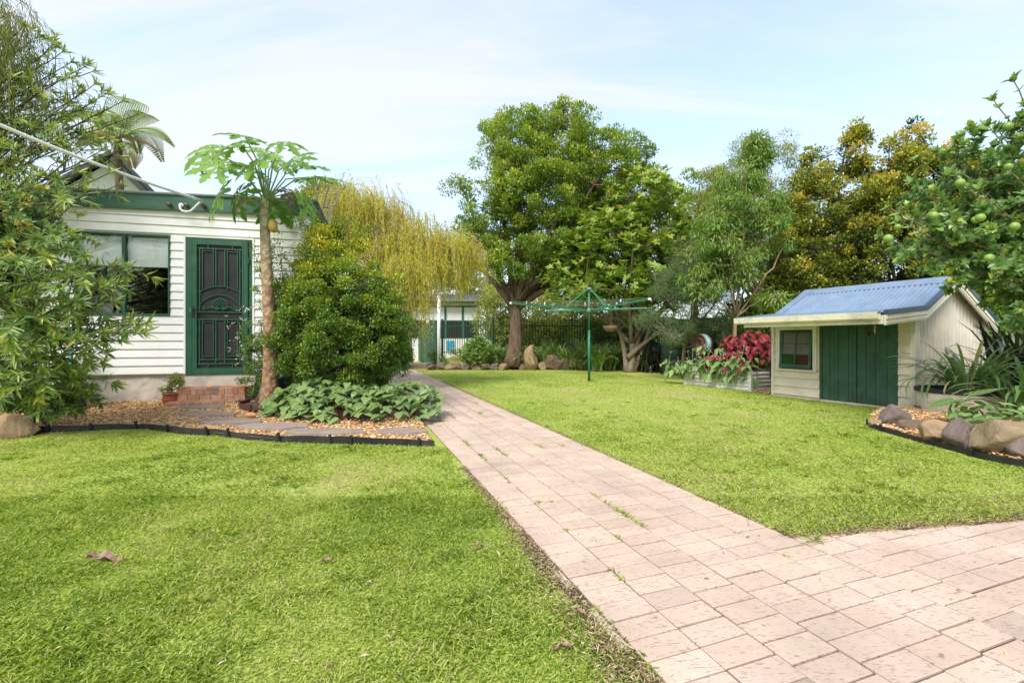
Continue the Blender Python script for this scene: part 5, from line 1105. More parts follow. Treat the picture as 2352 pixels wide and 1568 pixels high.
# ------------------------------------------------------------------ round clipped shrub
def round_shrub():
    base = (-2.62, 7.05, 0.15); root = empty('round_shrub', base, 0, 'large rounded dark green shrub with yellow-green tips beside the house corner', 'shrub'); b = np.array(base)
    bl_ = [((-2.62, 7.05, 1.05), (1.02, 0.95, 0.86)), ((-2.55, 7.05, 1.75), (0.86, 0.8, 0.62)), ((-2.72, 7.1, 2.35), (0.50, 0.5, 0.48)), ((-2.1, 6.95, 1.2), (0.55, 0.6, 0.7)), ((-3.2, 7.15, 1.5), (0.42, 0.4, 0.9), 0.25)]
    C = sample_blobs(520, bl_, 0.70); C = C[C[:, 2] > 0.30]; mb = MB()
    for k in range(4): branches(mb, b + rng.normal(size=3) * np.array([0.12, 0.12, 0]), b + np.array([rng.normal() * 0.25, rng.normal() * 0.2, 0.55]), 0.04, C[k::4], 5, jit=0.1, bow=0.1, twig=0.006)
    # upright whips on the left side and the top
    wh = []
    for k in range(34):
        s = np.array((rng.uniform(-3.75, -2.95), rng.uniform(6.85, 7.2), rng.uniform(1.2, 2.0))) if k < 24 else np.array((rng.uniform(-2.95, -2.3), rng.uniform(6.8, 7.2), 2.6)); e = s + np.array((rng.normal() * 0.15 - 0.06, rng.normal() * 0.08, rng.uniform(0.35, 0.95) if k < 24 else rng.uniform(0.15, 0.45)))
        pts = bez(s, (s + e) / 2 + rng.normal(size=3) * 0.05, e, 14); mb.tube(pts, list(np.linspace(0.006, 0.002, 14)), 3, False); wh.append(np.repeat(pts, 8, 0) + rng.normal(size=(112, 3)) * 0.035)
    o = mb.build('trunk', BK['dark'], root); o.matrix_parent_inverse = Matrix.Translation(-Vector(base))
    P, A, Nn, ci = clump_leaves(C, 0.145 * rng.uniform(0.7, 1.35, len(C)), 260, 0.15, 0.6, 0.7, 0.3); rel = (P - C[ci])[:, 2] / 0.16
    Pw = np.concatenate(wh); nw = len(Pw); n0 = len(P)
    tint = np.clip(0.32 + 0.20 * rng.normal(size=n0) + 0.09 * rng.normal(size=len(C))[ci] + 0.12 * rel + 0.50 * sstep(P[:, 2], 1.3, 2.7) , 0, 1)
    P = np.concatenate([P, Pw]); A = np.concatenate([A, rdir(nw) + np.array([0, 0, 0.2])]); Nn = np.concatenate([Nn, rdir(nw) + np.array([0, 0, 1])]); tint = np.concatenate([tint, np.clip(rng.normal(0.62, 0.18, nw), 0, 1)])
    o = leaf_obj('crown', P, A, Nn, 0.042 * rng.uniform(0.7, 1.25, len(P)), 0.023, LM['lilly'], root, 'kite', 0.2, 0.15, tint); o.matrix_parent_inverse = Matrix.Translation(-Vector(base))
    root2 = root
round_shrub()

# ------------------------------------------------------------------ shrubs with long leaves on arching branches (left foreground)
def branchy(name, label, base, arms, leafm, barkm, L, W, per, shape='lance', tuft=10, sub=5, r0=0.03, cat='shrub', subl=0.45, drp=0.15, tmu=0.42, gold=0.0, post=0.0):
    """arms: list of (start, mid, end) ; side shoots on every arm, leaves spiralling along the shoots, a tuft at the tip"""
    root = empty(name, base, 0, label, cat); mb = MB(); P, A, Nn, T = [], [], [], []
    if post: mb.tube([(base[0] + 0.05 * math.sin(i), base[1], base[2] + post * i / 6) for i in range(7)], list(np.linspace(0.06, 0.02, 7)), 8)
    def clothe(pts, k, tt):
        n = len(pts); d = unit(np.gradient(pts, axis=0))
        i = rng.integers(int(n * 0.15), n, k); q_ = pts[i]; dd = d[i]; out = unit(np.cross(dd, rdir(k))); P.append(q_); A.append(out * 0.9 + dd * rng.uniform(0.35, 0.9, k)[:, None] + np.array([0, 0, 0.05])); Nn.append(dd + np.array([0, 0, 0.8]) + rdir(k) * 0.3); T.append(np.clip(tt + 0.15 * rng.normal(size=k), 0, 1))
        m = tuft; out = unit(np.cross(d[-1][None].repeat(m, 0), rdir(m))); P.append(pts[-1][None].repeat(m, 0) - d[-1] * rng.uniform(0, 0.04, m)[:, None]); A.append(out * 0.7 + d[-1]); Nn.append(d[-1] + np.array([0, 0, 0.6]) + rdir(m) * 0.2); T.append(np.clip(tt + 0.28 + gold + 0.15 * rng.normal(size=m), 0, 1))
    for s, m_, e in arms:
        s, m_, e = map(np.array, (s, m_, e)); pts = bez(s, m_, e, 22); ln = np.linalg.norm(e - s); pts[4:] += np.cumsum(rng.normal(size=(18, 3)) * 0.007, 0); mb.tube(pts, list(np.linspace(r0, 0.005, 22)), 6, False)
        clothe(pts[12:], per, tmu)
        for k in range(sub):
            i = int(rng.uniform(0.28, 0.95) * 21); p_ = pts[i]; dd = unit(pts[min(i + 1, 21)] - pts[i - 1]); d2 = unit(dd * 0.9 + unit(np.cross(dd, rdir(1)[0])) * 0.8 + np.array([0, 0, 0.15])); l2 = subl * rng.uniform(0.5, 1.2); e2 = p_ + d2 * l2 + np.array([0, 0, -drp * l2])
            q2 = bez(p_, p_ + d2 * l2 * 0.5 + np.array([0, 0, 0.05]), e2, 12); mb.tube(q2[::2], list(np.linspace(0.007, 0.002, 6)), 4, False); clothe(q2, int(per * 0.8), np.clip(tmu + 0.1 * rng.normal(), 0, 1))
    o = mb.build('trunk', barkm, root); o.matrix_parent_inverse = Matrix.Translation(-Vector(base))
    P, A, Nn, T = map(np.concatenate, (P, A, Nn, T)); o = leaf_obj('crown', P, A, Nn, L * rng.uniform(0.6, 1.25, len(P)), W * rng.uniform(0.8, 1.2, len(P)), leafm, root, shape, 0.15, 0.12, T); o.matrix_parent_inverse = Matrix.Translation(-Vector(base)); return root
def arm_side(b, x, y, Y, drop, lift=0.15):
    e = np.array(at(x, y, Y)); s = np.array((b[0], b[1], max(b[2], e[2] - drop * rng.uniform(0.7, 1.2)))) + rng.normal(size=3) * 0.06; m_ = s * 0.5 + e * 0.5 + np.array([0, 0, lift]); return (s, m_, e)
def arm(b, x, y, Y, lift=0.4):
    e = np.array(at(x, y, Y)); s = np.array(b, float) + rng.normal(size=3) * np.array([0.1, 0.1, 0]); m_ = s * 0.45 + e * 0.55 + np.array([0, 0, lift]); return (s, m_, e)
B1_ = (-7.6, 6.1, 0.05)
tg = [(60, 60, 5.6), (110, 100, 5.7), (150, 130, 5.6), (200, 150, 5.6), (225, 190, 5.5), (30, 170, 5.2), (90, 215, 5.4), (160, 240, 5.5), (240, 250, 5.4), (290, 235, 5.5), (120, 300, 5.2), (220, 320, 5.2), (280, 330, 5.2), (40, 330, 5.3), (170, 390, 5.0), (250, 400, 5.2), (80, 400, 5.0), (20, 450, 5.0), (130, 450, 5.2), (200, 440, 5.0), (10, 90, 5.8), (70, 130, 5.9), (20, 260, 5.6), (140, 190, 6.0), (100, 350, 5.4), (180, 290, 5.7), (190, 210, 5.8), (60, 280, 5.5), (0, 380, 5.4)]
branchy('tall_narrow_leaved_shrub', 'tall airy shrub with long narrow leaves reaching into the sky at left', B1_, [arm_side(B1_, t[0], t[1], t[2] + (0.75 if t[1] < 430 else 0), 1.5, 0.1) for t in tg + [(x_ + 25, y_ + 22, Y_ + 0.5) for x_, y_, Y_ in tg if y_ < 420]], LM['olean'], BK['dark'], 0.13, 0.021, 20, sub=3, r0=0.016, subl=0.5, post=3.6)
B2_ = (-6.5, 5.4, 0.05)
tg = [(340, 745, 4.7), (325, 775, 4.6), (300, 740, 4.7), (270, 790, 4.8), (280, 655, 4.6), (285, 625, 4.7), (250, 700, 4.7), (220, 760, 4.6), (240, 830, 4.9), (200, 820, 4.6), (160, 700, 4.6), (150, 620, 4.5), (160, 580, 4.7), (120, 560, 4.6), (100, 640, 4.4), (90, 720, 4.4), (60, 610, 4.4), (130, 780, 4.5), (80, 800, 4.5), (40, 700, 4.4), (30, 780, 4.5), (170, 860, 5.0), (120, 850, 4.8), (70, 870, 4.9), (190, 690, 4.5), (20, 850, 4.8), (110, 690, 4.6), (60, 880, 5.0), (150, 870, 5.1)]
branchy('leafy_shrub', 'spreading shrub with glossy long leaves in front of the house window', B2_, [arm_side(B2_, *t, 0.35, 0.12) for t in tg], LM['olean'], BK['dark'], 0.13, 0.024, 30, sub=5, r0=0.014, subl=0.40, tmu=0.38, gold=-0.02, post=1.7)
B3_ = (-6.4, 5.1, 0.05)
tg = [(20, 480, 4.9), (60, 500, 4.9), (100, 490, 5.0), (130, 520, 4.9), (150, 560, 4.9), (90, 545, 4.8), (30, 560, 4.7), (120, 600, 4.8), (60, 590, 4.7), (10, 630, 4.7), (40, 450, 5.0), (110, 450, 5.1), (70, 650, 4.8), (20, 700, 4.8), (140, 480, 5.1), (50, 530, 4.9), (0, 530, 4.9), (80, 480, 5.0)]
branchy('small_leaved_bush', 'bush with small glossy leaves and yellow tips at the left edge', B3_, [arm_side(B3_, *t, 0.6, 0.1) for t in tg], LM['small'], BK['dark'], 0.062, 0.029, 85, shape='oval', tuft=12, sub=9, post=2.2, r0=0.012, subl=0.36, gold=0.12, tmu=0.45)
B4_ = (-5.95, 5.75, 0.05)
tg = [(20, 900, 5.4), (60, 920, 5.4), (110, 900, 5.4), (150, 920, 5.5), (200, 905, 5.4), (90, 940, 5.3), (40, 860, 5.3), (140, 945, 5.3), (180, 880, 5.3), (10, 930, 5.4)]
branchy('low_leafy_shrub', 'low dark leafy growth above the mulch at the left edge', B4_, [arm(B4_, *t, lift=0.15) for t in tg], LM['olean'], BK['dark'], 0.10, 0.022, 40, sub=6, r0=0.01, subl=0.25, tmu=0.3)

# ------------------------------------------------------------------ trees on the right
make_tree('almond_tree', 'young slender tree with drooping light green leaves behind the raised planter', 'tree', (5.62, 11.6, 0), (5.66, 11.6, 1.65), 0.062,
    [(c(1690, 470, 11.5), (0.55, 0.6, 1.0)), (c(1725, 400, 11.6), (0.30, 0.4, 0.8)), (c(1740, 350, 11.6), (0.16, 0.2, 0.45), 0.12), (c(1640, 560, 11.4), (0.6, 0.6, 0.8)), (c(1760, 520, 11.5), (0.55, 0.6, 0.8)), (c(1700, 610, 11.3), (0.7, 0.6, 0.5)), (c(1770, 690, 11.0), (0.3, 0.3, 0.2), 0.05), (c(1620, 650, 11.4), (0.4, 0.5, 0.4))],
    150, 0.30, 110, 0.135, 0.032, LM['almond'], BK['tan'], nlimb=9, shape='lance', up=-0.35, out=0.6, tw=2, r1=0.03, sdroop=0.25)
mb = MB()
make_tree('grey_green_bush', 'dense fine-leaved grey-green bush spreading over the dark tank', 'bush', (4.9, 13.0, 0), (4.9, 13.0, 0.9), 0.06,
    [(c(1560, 650, 12.6), (0.8, 0.8, 0.7)), (c(1620, 720, 12.2), (1.0, 0.8, 0.6)), (c(1500, 730, 12.4), (0.5, 0.6, 0.4)), (c(1640, 640, 12.8), (0.9, 0.8, 0.8)), (c(1560, 770, 12.0), (0.5, 0.5, 0.3)), (c(1680, 760, 12.2), (0.6, 0.6, 0.4)), (c(1600, 590, 13.2), (0.7, 0.7, 0.7))],
    230, 0.26, 230, 0.058, 0.015, LM['grey'], BK['pale'], nlimb=10, up=0.2, r1=0.03, tw=3)
make_tree('bottlebrush_tree', 'tall dull green feathery tree standing behind the almond tree', 'tree', (8.4, 15.2, 0), (8.3, 15.2, 2.2), 0.14,
    [(c(1700, 400, 15), (1.0, 1.0, 1.1)), (c(1790, 390, 15), (1.1, 1.0, 1.0)), (c(1740, 470, 15), (1.4, 1.1, 1.2)), (c(1650, 520, 15.2), (1.0, 1.0, 1.3)), (c(1820, 500, 15), (0.8, 1.0, 1.2)), (c(1740, 590, 15.5), (1.6, 1.2, 1.2)), (c(1635, 430, 15.5), (0.5, 0.6, 0.7), 0.3)],
    230, 0.38, 260, 0.085, 0.022, LM['bottle'], BK['big'], nlimb=14, up=0.6, tw=3, r1=0.06, tint_top=0.3)
for k, (bx, by, bl_, lab) in enumerate([
    (8.3, 12.6, [((8.2, 12.6, 3.0), (1.2, 1.1, 1.5)), ((8.35, 12.6, 4.6), (0.95, 0.9, 1.1)), ((8.5, 12.7, 5.7), (0.55, 0.6, 0.75)), ((7.7, 12.2, 2.5), (0.8, 0.8, 1.1)), ((9.35, 12.4, 6.2), (0.22, 0.25, 0.75), 0.5), ((7.6, 12.2, 3.9), (0.5, 0.5, 0.5))], 'golden and green hedge tree left of the shed ridge, with a slim top spire'),
    (9.9, 11.7, [((9.7, 11.7, 3.2), (1.2, 1.1, 1.6)), ((9.8, 11.8, 4.8), (1.0, 0.9, 1.0)), ((9.2, 11.4, 4.2), (0.7, 0.7, 0.9)), ((9.9, 11.8, 5.7), (0.6, 0.6, 0.5))], 'golden yellow hedge tree directly above the shed ridge'),
    (11.3, 11.2, [((11.0, 11.3, 3.2), (1.2, 1.1, 1.6)), ((10.7, 11.6, 4.8), (0.9, 0.9, 1.2)), ((10.35, 11.8, 6.1), (0.42, 0.45, 0.8)), ((11.5, 11.3, 4.6), (1.0, 0.9, 1.1))], 'golden hedge tree behind the citrus tree')]):
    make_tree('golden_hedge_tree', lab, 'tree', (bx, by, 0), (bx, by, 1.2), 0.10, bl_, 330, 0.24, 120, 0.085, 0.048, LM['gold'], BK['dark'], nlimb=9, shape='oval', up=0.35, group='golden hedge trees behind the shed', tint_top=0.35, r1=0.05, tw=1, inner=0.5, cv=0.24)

# citrus with fruit
def citrus():
    base = (7.6, 5.6, 0.9); arms = []
    tg = [(2330, 180, 5.2), (2290, 230, 5.3), (2260, 280, 5.3), (2200, 310, 5.3), (2150, 340, 5.3), (2100, 370, 5.3), (2180, 400, 5.1), (2090, 430, 5.2), (2040, 470, 5.1), (2060, 520, 5.0), (2100, 560, 5.0), (2030, 540, 5.1), (2150, 480, 4.9), (2200, 540, 4.9), (2250, 440, 4.9), (2300, 380, 5.0), (2340, 460, 4.9), (2260, 600, 4.9), (2190, 610, 5.0), (2290, 650, 4.8), (2330, 600, 4.8), (2340, 700, 4.8), (2340, 310, 5.1), (2250, 360, 5.3), (2120, 450, 5.4), (2310, 530, 5.2), (2220, 490, 5.4), (2350, 240, 5.4), (2300, 300, 5.4), (2210, 360, 5.5), (2160, 560, 5.4)]
    root = branchy('citrus_tree', 'citrus tree with round green fruit overhanging the shed at right', base, [arm(base, x, y, Y, 0.15) for x, y, Y in tg], LM['lime'], BK['tan'], 0.095, 0.052, 40, shape='oval', tuft=12, sub=12, r0=0.022, cat='tree', subl=0.38, drp=0.1, tmu=0.4)
    M['fruit'] = simple('green_citrus_skin', (0.17, 0.28, 0.045), 0.4, 0.2, 20, bmp=0.3, bscale=150, spec=0.5)
    fm = MB(); fm.lathe([(0.0, -0.036), (0.012, -0.035), (0.025, -0.026), (0.033, -0.012), (0.0345, 0.0), (0.032, 0.014), (0.024, 0.026), (0.010, 0.034), (0.0, 0.036)], 14); fme = fm.mesh('fruit', True); fme.materials.append(M['fruit'])
    for x, y, Y in [(2272, 592, 4.5), (2315, 290, 4.9), (2145, 495, 4.8), (2062, 521, 4.9), (2040, 548, 4.7), (2252, 500, 4.6), (2240, 505, 4.8), (2316, 383, 4.8), (2205, 420, 4.9), (2330, 520, 4.6)]:
        o = link('fruit', fme, None, root); o.location = at(x, y, Y) - Vector(base); s = rng.uniform(0.85, 1.3); o.scale = (s, s, s * 0.95); o.rotation_euler = rng.normal(size=3)
citrus()

# ------------------------------------------------------------------ background trees and shrubs beyond the fences
for k, (x, y, Y, rx, rz, cl, lab) in enumerate([(1150, 735, 22.5, 1.2, 1.7, 100, 'light green shrub beyond the picket fence, right of the back house'), (1240, 745, 23, 1.7, 1.6, 110, 'pale green shrub beyond the fence right of the big trunk'), (1360, 745, 22.5, 1.7, 1.6, 110, 'yellowish shrub beyond the fence behind the hoist pole'), (1300, 600, 29, 3.2, 2.6, 130, 'large dim tree filling the gap under the big tree crown'), (1460, 740, 21.5, 1.4, 1.6, 90, 'green shrub beyond the fence behind the broad-leaved tree'), (1080, 620, 31, 2.6, 2.4, 110, 'distant tree between the weeping tree and the big tree')]):
    p_ = at(x, y, Y); make_tree('background_shrub', lab, 'shrub', (p_.x, p_.y, 0.4), (p_.x, p_.y, max(0.8, p_.z - rz * 0.6)), 0.08, [(tuple(p_), (rx, rx * 0.8, rz)), ((p_.x + 0.5, p_.y, p_.z - rz * 0.5), (rx * 0.9, rx * 0.8, rz * 0.8))], cl, 0.5, 160, 0.14, 0.075, LM['bg'], BK['dark'], nlimb=6, group='shrubs and trees beyond the back fence', tw=0)
for k, (x, y, Y, rx, rz, lab) in enumerate([(1880, 560, 19, 2.6, 3.2, 'tall dim tree in the background between bottlebrush and hedge'), (1600, 520, 20, 2.0, 2.6, 'green tree in the background behind the grey-green bush'), (2240, 560, 13, 2.0, 2.4, 'dark tree behind the citrus at right'), (2330, 700, 9.5, 1.2, 1.6, 'dark leafy shrub in the shade right of the shed'), (745, 520, 14, 1.2, 1.2, 'dull green tree behind the antenna'), (1790, 760, 12.6, 1.2, 1.2, 'dark shrub between planter and hedge')]):
    p_ = at(x, y, Y); make_tree('background_tree', lab, 'tree', (p_.x, p_.y, 0), (p_.x, p_.y, max(0.5, p_.z - rz * 0.7)), 0.1, [(tuple(p_), (rx, rx * 0.8, rz)), ((p_.x, p_.y, p_.z - rz * 0.6), (rx * 0.8, rx * 0.8, rz * 0.6))], 150, 0.45, 170, 0.13, 0.065, LM['big' if k != 4 else 'bottle'], BK['dark'], nlimb=7, group='trees in the background', tw=0)

for k, (x, y, h, lab) in enumerate([(-13.0, -12.5, 6.5, 'dark tree behind the viewer, mirrored left in the house window'), (-8.0, -13.5, 7.0, 'dark tree behind the viewer, mirrored right in the house window')]):
    make_tree('background_tree', lab, 'tree', (x, y, 0), (x, y, 1.5), 0.12, [((x, y, h * 0.55), (2.8, 1.6, h * 0.4)), ((x, y, h * 0.3), (2.4, 1.5, h * 0.25))], 150, 0.55, 90, 0.18, 0.09, LM['big'], BK['dark'], nlimb=7, group='trees mirrored in the window', tw=0)

# ------------------------------------------------------------------ tree ferns behind the house
def tree_fern(name, label, base, h, fr, n, seed, brown=5, tilt=0.5):
    root = empty(name, base, 0, label, 'tree fern'); b = np.array(base, float); r = np.random.default_rng(seed)
    mb = MB(); pts = [b + np.array([0.02 * math.sin(i * 1.3), 0, h * i / 14]) for i in range(15)]; mb.tube(pts, [0.075 + 0.016 * (i % 2) for i in range(15)], 10); o = mb.build('trunk', BK['big'], root); o.matrix_parent_inverse = Matrix.Translation(-Vector(base))
    top = b + np.array([0, 0, h])
    for k in range(n + brown):
        dead = k >= n; a = 2 * math.pi * (k + r.uniform(-0.3, 0.3)) / (n if not dead else brown); d = np.array([math.cos(a), math.sin(a), 0]); ln = fr * r.uniform(0.8, 1.1) * (0.8 if dead else 1)
        e = top + d * ln * (0.85 if not dead else 0.8) + np.array([0, 0, (0.15 + r.uniform(-0.2, 0.25)) * ln if not dead else -0.25 * ln]); m_ = top + d * ln * 0.45 + np.array([0, 0, (tilt if not dead else 0.1) * ln]); pts = bez(top, m_, e, 34); T = unit(np.gradient(pts, axis=0)); S = unit(np.cross(T, np.array([0, 0, 1.0]))); U = np.cross(S, T)
        P, A, Nn, L = [], [], [], []
        for i in range(5, 34):
            pl_ = ln * 0.24 * math.sin(math.pi * min(1, (i - 3) / 31) ** 0.75) + 0.03
            for s in (-1, 1):
                ax = unit(S[i] * s + T[i] * 0.35 - U[i] * 0.15); m = 9
                for j in range(m):
                    q_ = pts[i] + ax * pl_ * (j + 0.5) / m
                    for s2 in (-1, 1): P.append(q_); A.append(T[i] * s2 + ax * 0.6); Nn.append(U[i]); L.append(0.03 + 0.045 * (1 - j / m))
        mb = MB(); mb.tube(pts[::3], list(np.linspace(0.014, 0.003, len(pts[::3]))), 4, False)
        st_ = mb.build('frond_stem', BK['stem'] if not dead else M['dry'], root); st_.matrix_parent_inverse = Matrix.Translation(-Vector(base))
        V, Fc, per = leaf_geo(np.array(P), np.array(A), np.array(Nn), np.array(L), 0.018, 'kite', 0.05, 0.05); o = link('frond', fast_mesh('frond', V, Fc, LM['fern'] if not dead else M['thatch'], np.repeat(np.clip(r.normal(0.5, 0.15) + 0.12 * r.normal(size=len(P)), 0, 1), per)), None, root); o.matrix_parent_inverse = Matrix.Translation(-Vector(base))
f1 = at(273, 780, 10.6); tree_fern('tree_fern', 'tall tree fern with brown hanging fronds behind the house roof', (f1.x, f1.y, 0), 5.75, 1.4, 9, 3, tilt=0.62, brown=4)
f2 = at(345, 780, 10.0); tree_fern('tree_fern', 'low tree fern with light green fronds just above the house roof', (f2.x, f2.y, 0), 3.75, 1.15, 9, 5, brown=2, tilt=0.55)

# ------------------------------------------------------------------ papaya
def papaya():
    base = Vector((-3.55, 6.7, 0.15)); root = empty('papaya_tree', base, 0, 'papaya tree with scarred trunk in front of the house wall', 'tree')
    m, nt, p, o = new_mat('papaya_bark'); v = pos_vec(nt, src='Object'); vo = nt.nodes.new('ShaderNodeTexVoronoi'); mp = nt.nodes.new('ShaderNodeMapping'); mp.inputs['Scale'].default_value = (13, 13, 11); nt.links.new(v, mp.inputs[0]); nt.links.new(mp.outputs[0], vo.inputs['Vector']); vo.inputs['Scale'].default_value = 1.2
    sx = nt.nodes.new('ShaderNodeSeparateXYZ'); nt.links.new(v, sx.inputs[0]); f = noise(nt, v, 9, 6, 0.6)
    col = ramp(nt, math_n(nt, 'DIVIDE', sx.outputs['Z'], 3.1), [(0, (0.30, 0.175, 0.10)), (0.35, (0.33, 0.20, 0.12)), (0.6, (0.36, 0.26, 0.16)), (0.9, (0.36, 0.34, 0.22)), (1, (0.27, 0.32, 0.14))]); scar = ramp(nt, vo.outputs['Distance'], [(0.10, (0.55, 0.50, 0.45)), (0.26, (1.2, 1.2, 1.16)), (0.7, (0.68, 0.63, 0.56))])
    col = mixc(nt, 1.0, col, scar, 'MULTIPLY'); nt.links.new(mixc(nt, 1.0, col, ramp(nt, f, [(0.3, (0.75,) * 3), (0.7, (1.15,) * 3)]), 'MULTIPLY'), p.inputs['Base Color']); p.inputs['Roughness'].default_value = 0.8; bump(nt, p, vo.outputs['Distance'], 0.7, 0.03)
    mb = MB(); n = 40; pts = []; rd = []
    for i in range(n):
        t = i / (n - 1); pts.append((-0.0 - 0.06 * t + 0.02 * math.sin(t * 5), 0.01 * math.sin(t * 7), 3.05 * t)); rd.append((0.105 + 0.05 * math.exp(-t * 12) - 0.045 * t) * (1 + 0.03 * math.sin(i * 2.4)))
    mb.tube(pts, rd, 14); mb.build('trunk', m, root, smooth=True)
    # petiole scars : small raised crescents
    sm_ = MB()
    for i in range(95):
        t = rng.uniform(0.08, 0.98); a = i * 2.4; r = 0.103 - 0.045 * t; cx0 = -0.06 * t + 0.02 * math.sin(t * 5); pc = Vector((cx0 + r * math.cos(a), r * math.sin(a), 3.05 * t)); tg_ = Vector((-math.sin(a), math.cos(a), 0))
        sm_.tube([pc + tg_ * x_ - Vector((math.cos(a), math.sin(a), 0)) * (0.004 + x_ * x_ * 6) + Vector((0, 0, 12 * x_ * x_)) for x_ in (-0.03, -0.015, 0, 0.015, 0.03)], [0.003, 0.006, 0.007, 0.006, 0.003], 4, False)
    sm_.build('leaf_scars', m, root, smooth=True)
    top = Vector((-0.06, 0, 3.05)); RAISE = 0.13
    def leaf_mesh(seed, droop):
        r = np.random.default_rng(seed); V = [(0, 0, 0)]; Fc = []; nl = 8
        for k in range(nl):
            a = R_(-150 + 300 * k / (nl - 1)) ; ln = (1.0 - 0.38 * abs(k - (nl - 1) / 2) / ((nl - 1) / 2)) * r.uniform(0.88, 1.08)
            d = np.array([math.sin(a), math.cos(a)]); s = np.array([d[1], -d[0]])
            # half outline of a lobe with side teeth
            out = [(0.12, 0.05), (0.32, 0.085), (0.42, 0.23), (0.50, 0.115), (0.60, 0.13), (0.70, 0.27), (0.73, 0.12), (0.85, 0.135), (1.0, 0.0)]
            idx = {}
            def addv(t, w):
                q_ = d * t * ln * 0.40 + s * w * ln * 0.40; R2 = math.hypot(*q_); z = -droop * R2 * R2 * 2.2 + abs(w) * 0.10 * ln * 0.4 + r.normal() * 0.004; V.append((q_[0], q_[1], z)); return len(V) - 1
            mids = [0] + [addv(t, 0) for t in (0.32, 0.50, 0.73, 1.0)]
            for sg in (1, -1):
                o_ = [addv(t, w * sg * r.uniform(0.85, 1.15)) for t, w in out[:-1]]
                tri = [(0, o_[0], mids[1]), (o_[0], o_[1], mids[1]), (mids[1], o_[1], o_[2]), (mids[1], o_[2], o_[3]), (mids[1], o_[3], mids[2]), (mids[2], o_[3], o_[4]), (mids[2], o_[4], o_[5]), (mids[2], o_[5], o_[6]), (mids[2], o_[6], mids[3]), (mids[3], o_[6], o_[7]), (mids[3], o_[7], mids[4])]
                Fc += [t if sg > 0 else t[::-1] for t in tri]
        return V, Fc
    lm = []
    for sd, dr in ((1, 0.25), (2, 0.45), (3, 0.6)):
        V, Fc = leaf_mesh(sd, dr); me = bpy.data.meshes.new('leaf'); me.from_pydata(V, [], Fc); me.update(); me.materials.append(VL['papaya']); lm.append(me)
    mw = lm[2].copy(); mw.materials.clear(); mw.materials.append(VL['wither'])
    k_ = 0.001646; spec = [(470, 400, -0.25, 0), (590, 400, 0.35, 0), (780, 300, -0.3, 0), (700, 250, 0.4, 0), (1045, 295, -0.1, 0), (940, 300, 0.5, 0), (1265, 500, -0.1, 0), (1100, 470, 0.45, 1), (620, 590, -0.45, 1), (575, 640, 0.1, 2), (540, 720, -0.25, 2), (1130, 700, -0.2, 4), (1200, 740, 0.1, 2), (840, 430, -0.55, 0), (960, 560, -0.5, 1), (790, 720, 0.35, 2), (960, 730, 0.2, 2), (745, 790, -0.3, 4), (850, 380, 0.2, 0), (1330, 520, 0.25, 1)]
    for (u, v, y, kd) in spec:
        h = Vector(((u - 850) * k_, y * 1.1, (670 - v) * k_ + (RAISE if kd < 2 else 0.03))) + top; d = (h - top); out = Vector((d.x, d.y, 0)); out = out.normalized() if out.length > 0.05 else Vector((0, -1, 0))
        mb = MB(); mid = top + d * 0.5 + Vector((0, 0, 0.10 if kd < 2 else -0.02)) - out * 0.03; mb.tube([top + out * 0.03 - Vector((0, 0, 0.04)), mid, h], [0.014, 0.010, 0.007], 6, False)
        me = mw if kd == 4 else lm[int(rng.integers(0, 3))]
        lf = link('leaf', me, None, root); incl = rng.uniform(-0.45, 0.05) if kd == 0 else (rng.uniform(-0.05, 0.35) if kd == 1 else rng.uniform(0.6, 1.1))
        yax = (out * math.cos(incl) - Vector((0, 0, math.sin(incl)))); xax = yax.cross(Vector((0, 0, 1))).normalized(); zax = xax.cross(yax); R3 = Matrix((xax, yax, zax)).transposed(); R3 = Matrix.Rotation(rng.uniform(0.35, 0.85) if kd < 2 else 0.2, 3, 'X') @ R3 @ Matrix.Rotation(rng.normal() * 0.25, 3, 'Y')
        s = rng.uniform(0.95, 1.25) * (0.5 if kd == 4 else 1); lf.matrix_basis = Matrix.Translation(h) @ R3.to_4x4() @ Matrix.Scale(s, 4)
        mb.build('leaf_stalk', BK['stem'], root, smooth=True)
    m2, nt, p, o = new_mat('papaya_skin'); v = pos_vec(nt, src='Object'); nt.links.new(ramp(nt, noise(nt, v, 7, 3), [(0.4, (0.16, 0.24, 0.06)), (0.56, (0.45, 0.30, 0.05)), (0.7, (0.58, 0.30, 0.05))]), p.inputs['Base Color']); p.inputs['Roughness'].default_value = 0.4
    mb = MB(); mb.lathe([(0.0, -0.10), (0.02, -0.095), (0.05, -0.07), (0.066, -0.02), (0.062, 0.03), (0.042, 0.075), (0.015, 0.10), (0.0, 0.102)], 16); o = mb.build('fruit', m2, root, smooth=True); o.location = (0.075, -0.06, 2.60); o.rotation_euler = (0.1, -0.15, 0)
    for zz, xx in ((1.72, 0.1), (1.66, -0.1), (1.95, -0.09)):
        for j in range(3):
            lf = link('leaf', lm[j], None, root); lf.location = (xx * 1.3 - 0.03, -0.05, zz + 0.03 * j); lf.scale = (0.22, 0.22, 0.22); lf.rotation_euler = (rng.normal() * 0.4, rng.normal() * 0.4, (0 if xx > 0 else 3.1) + rng.normal())
papaya()

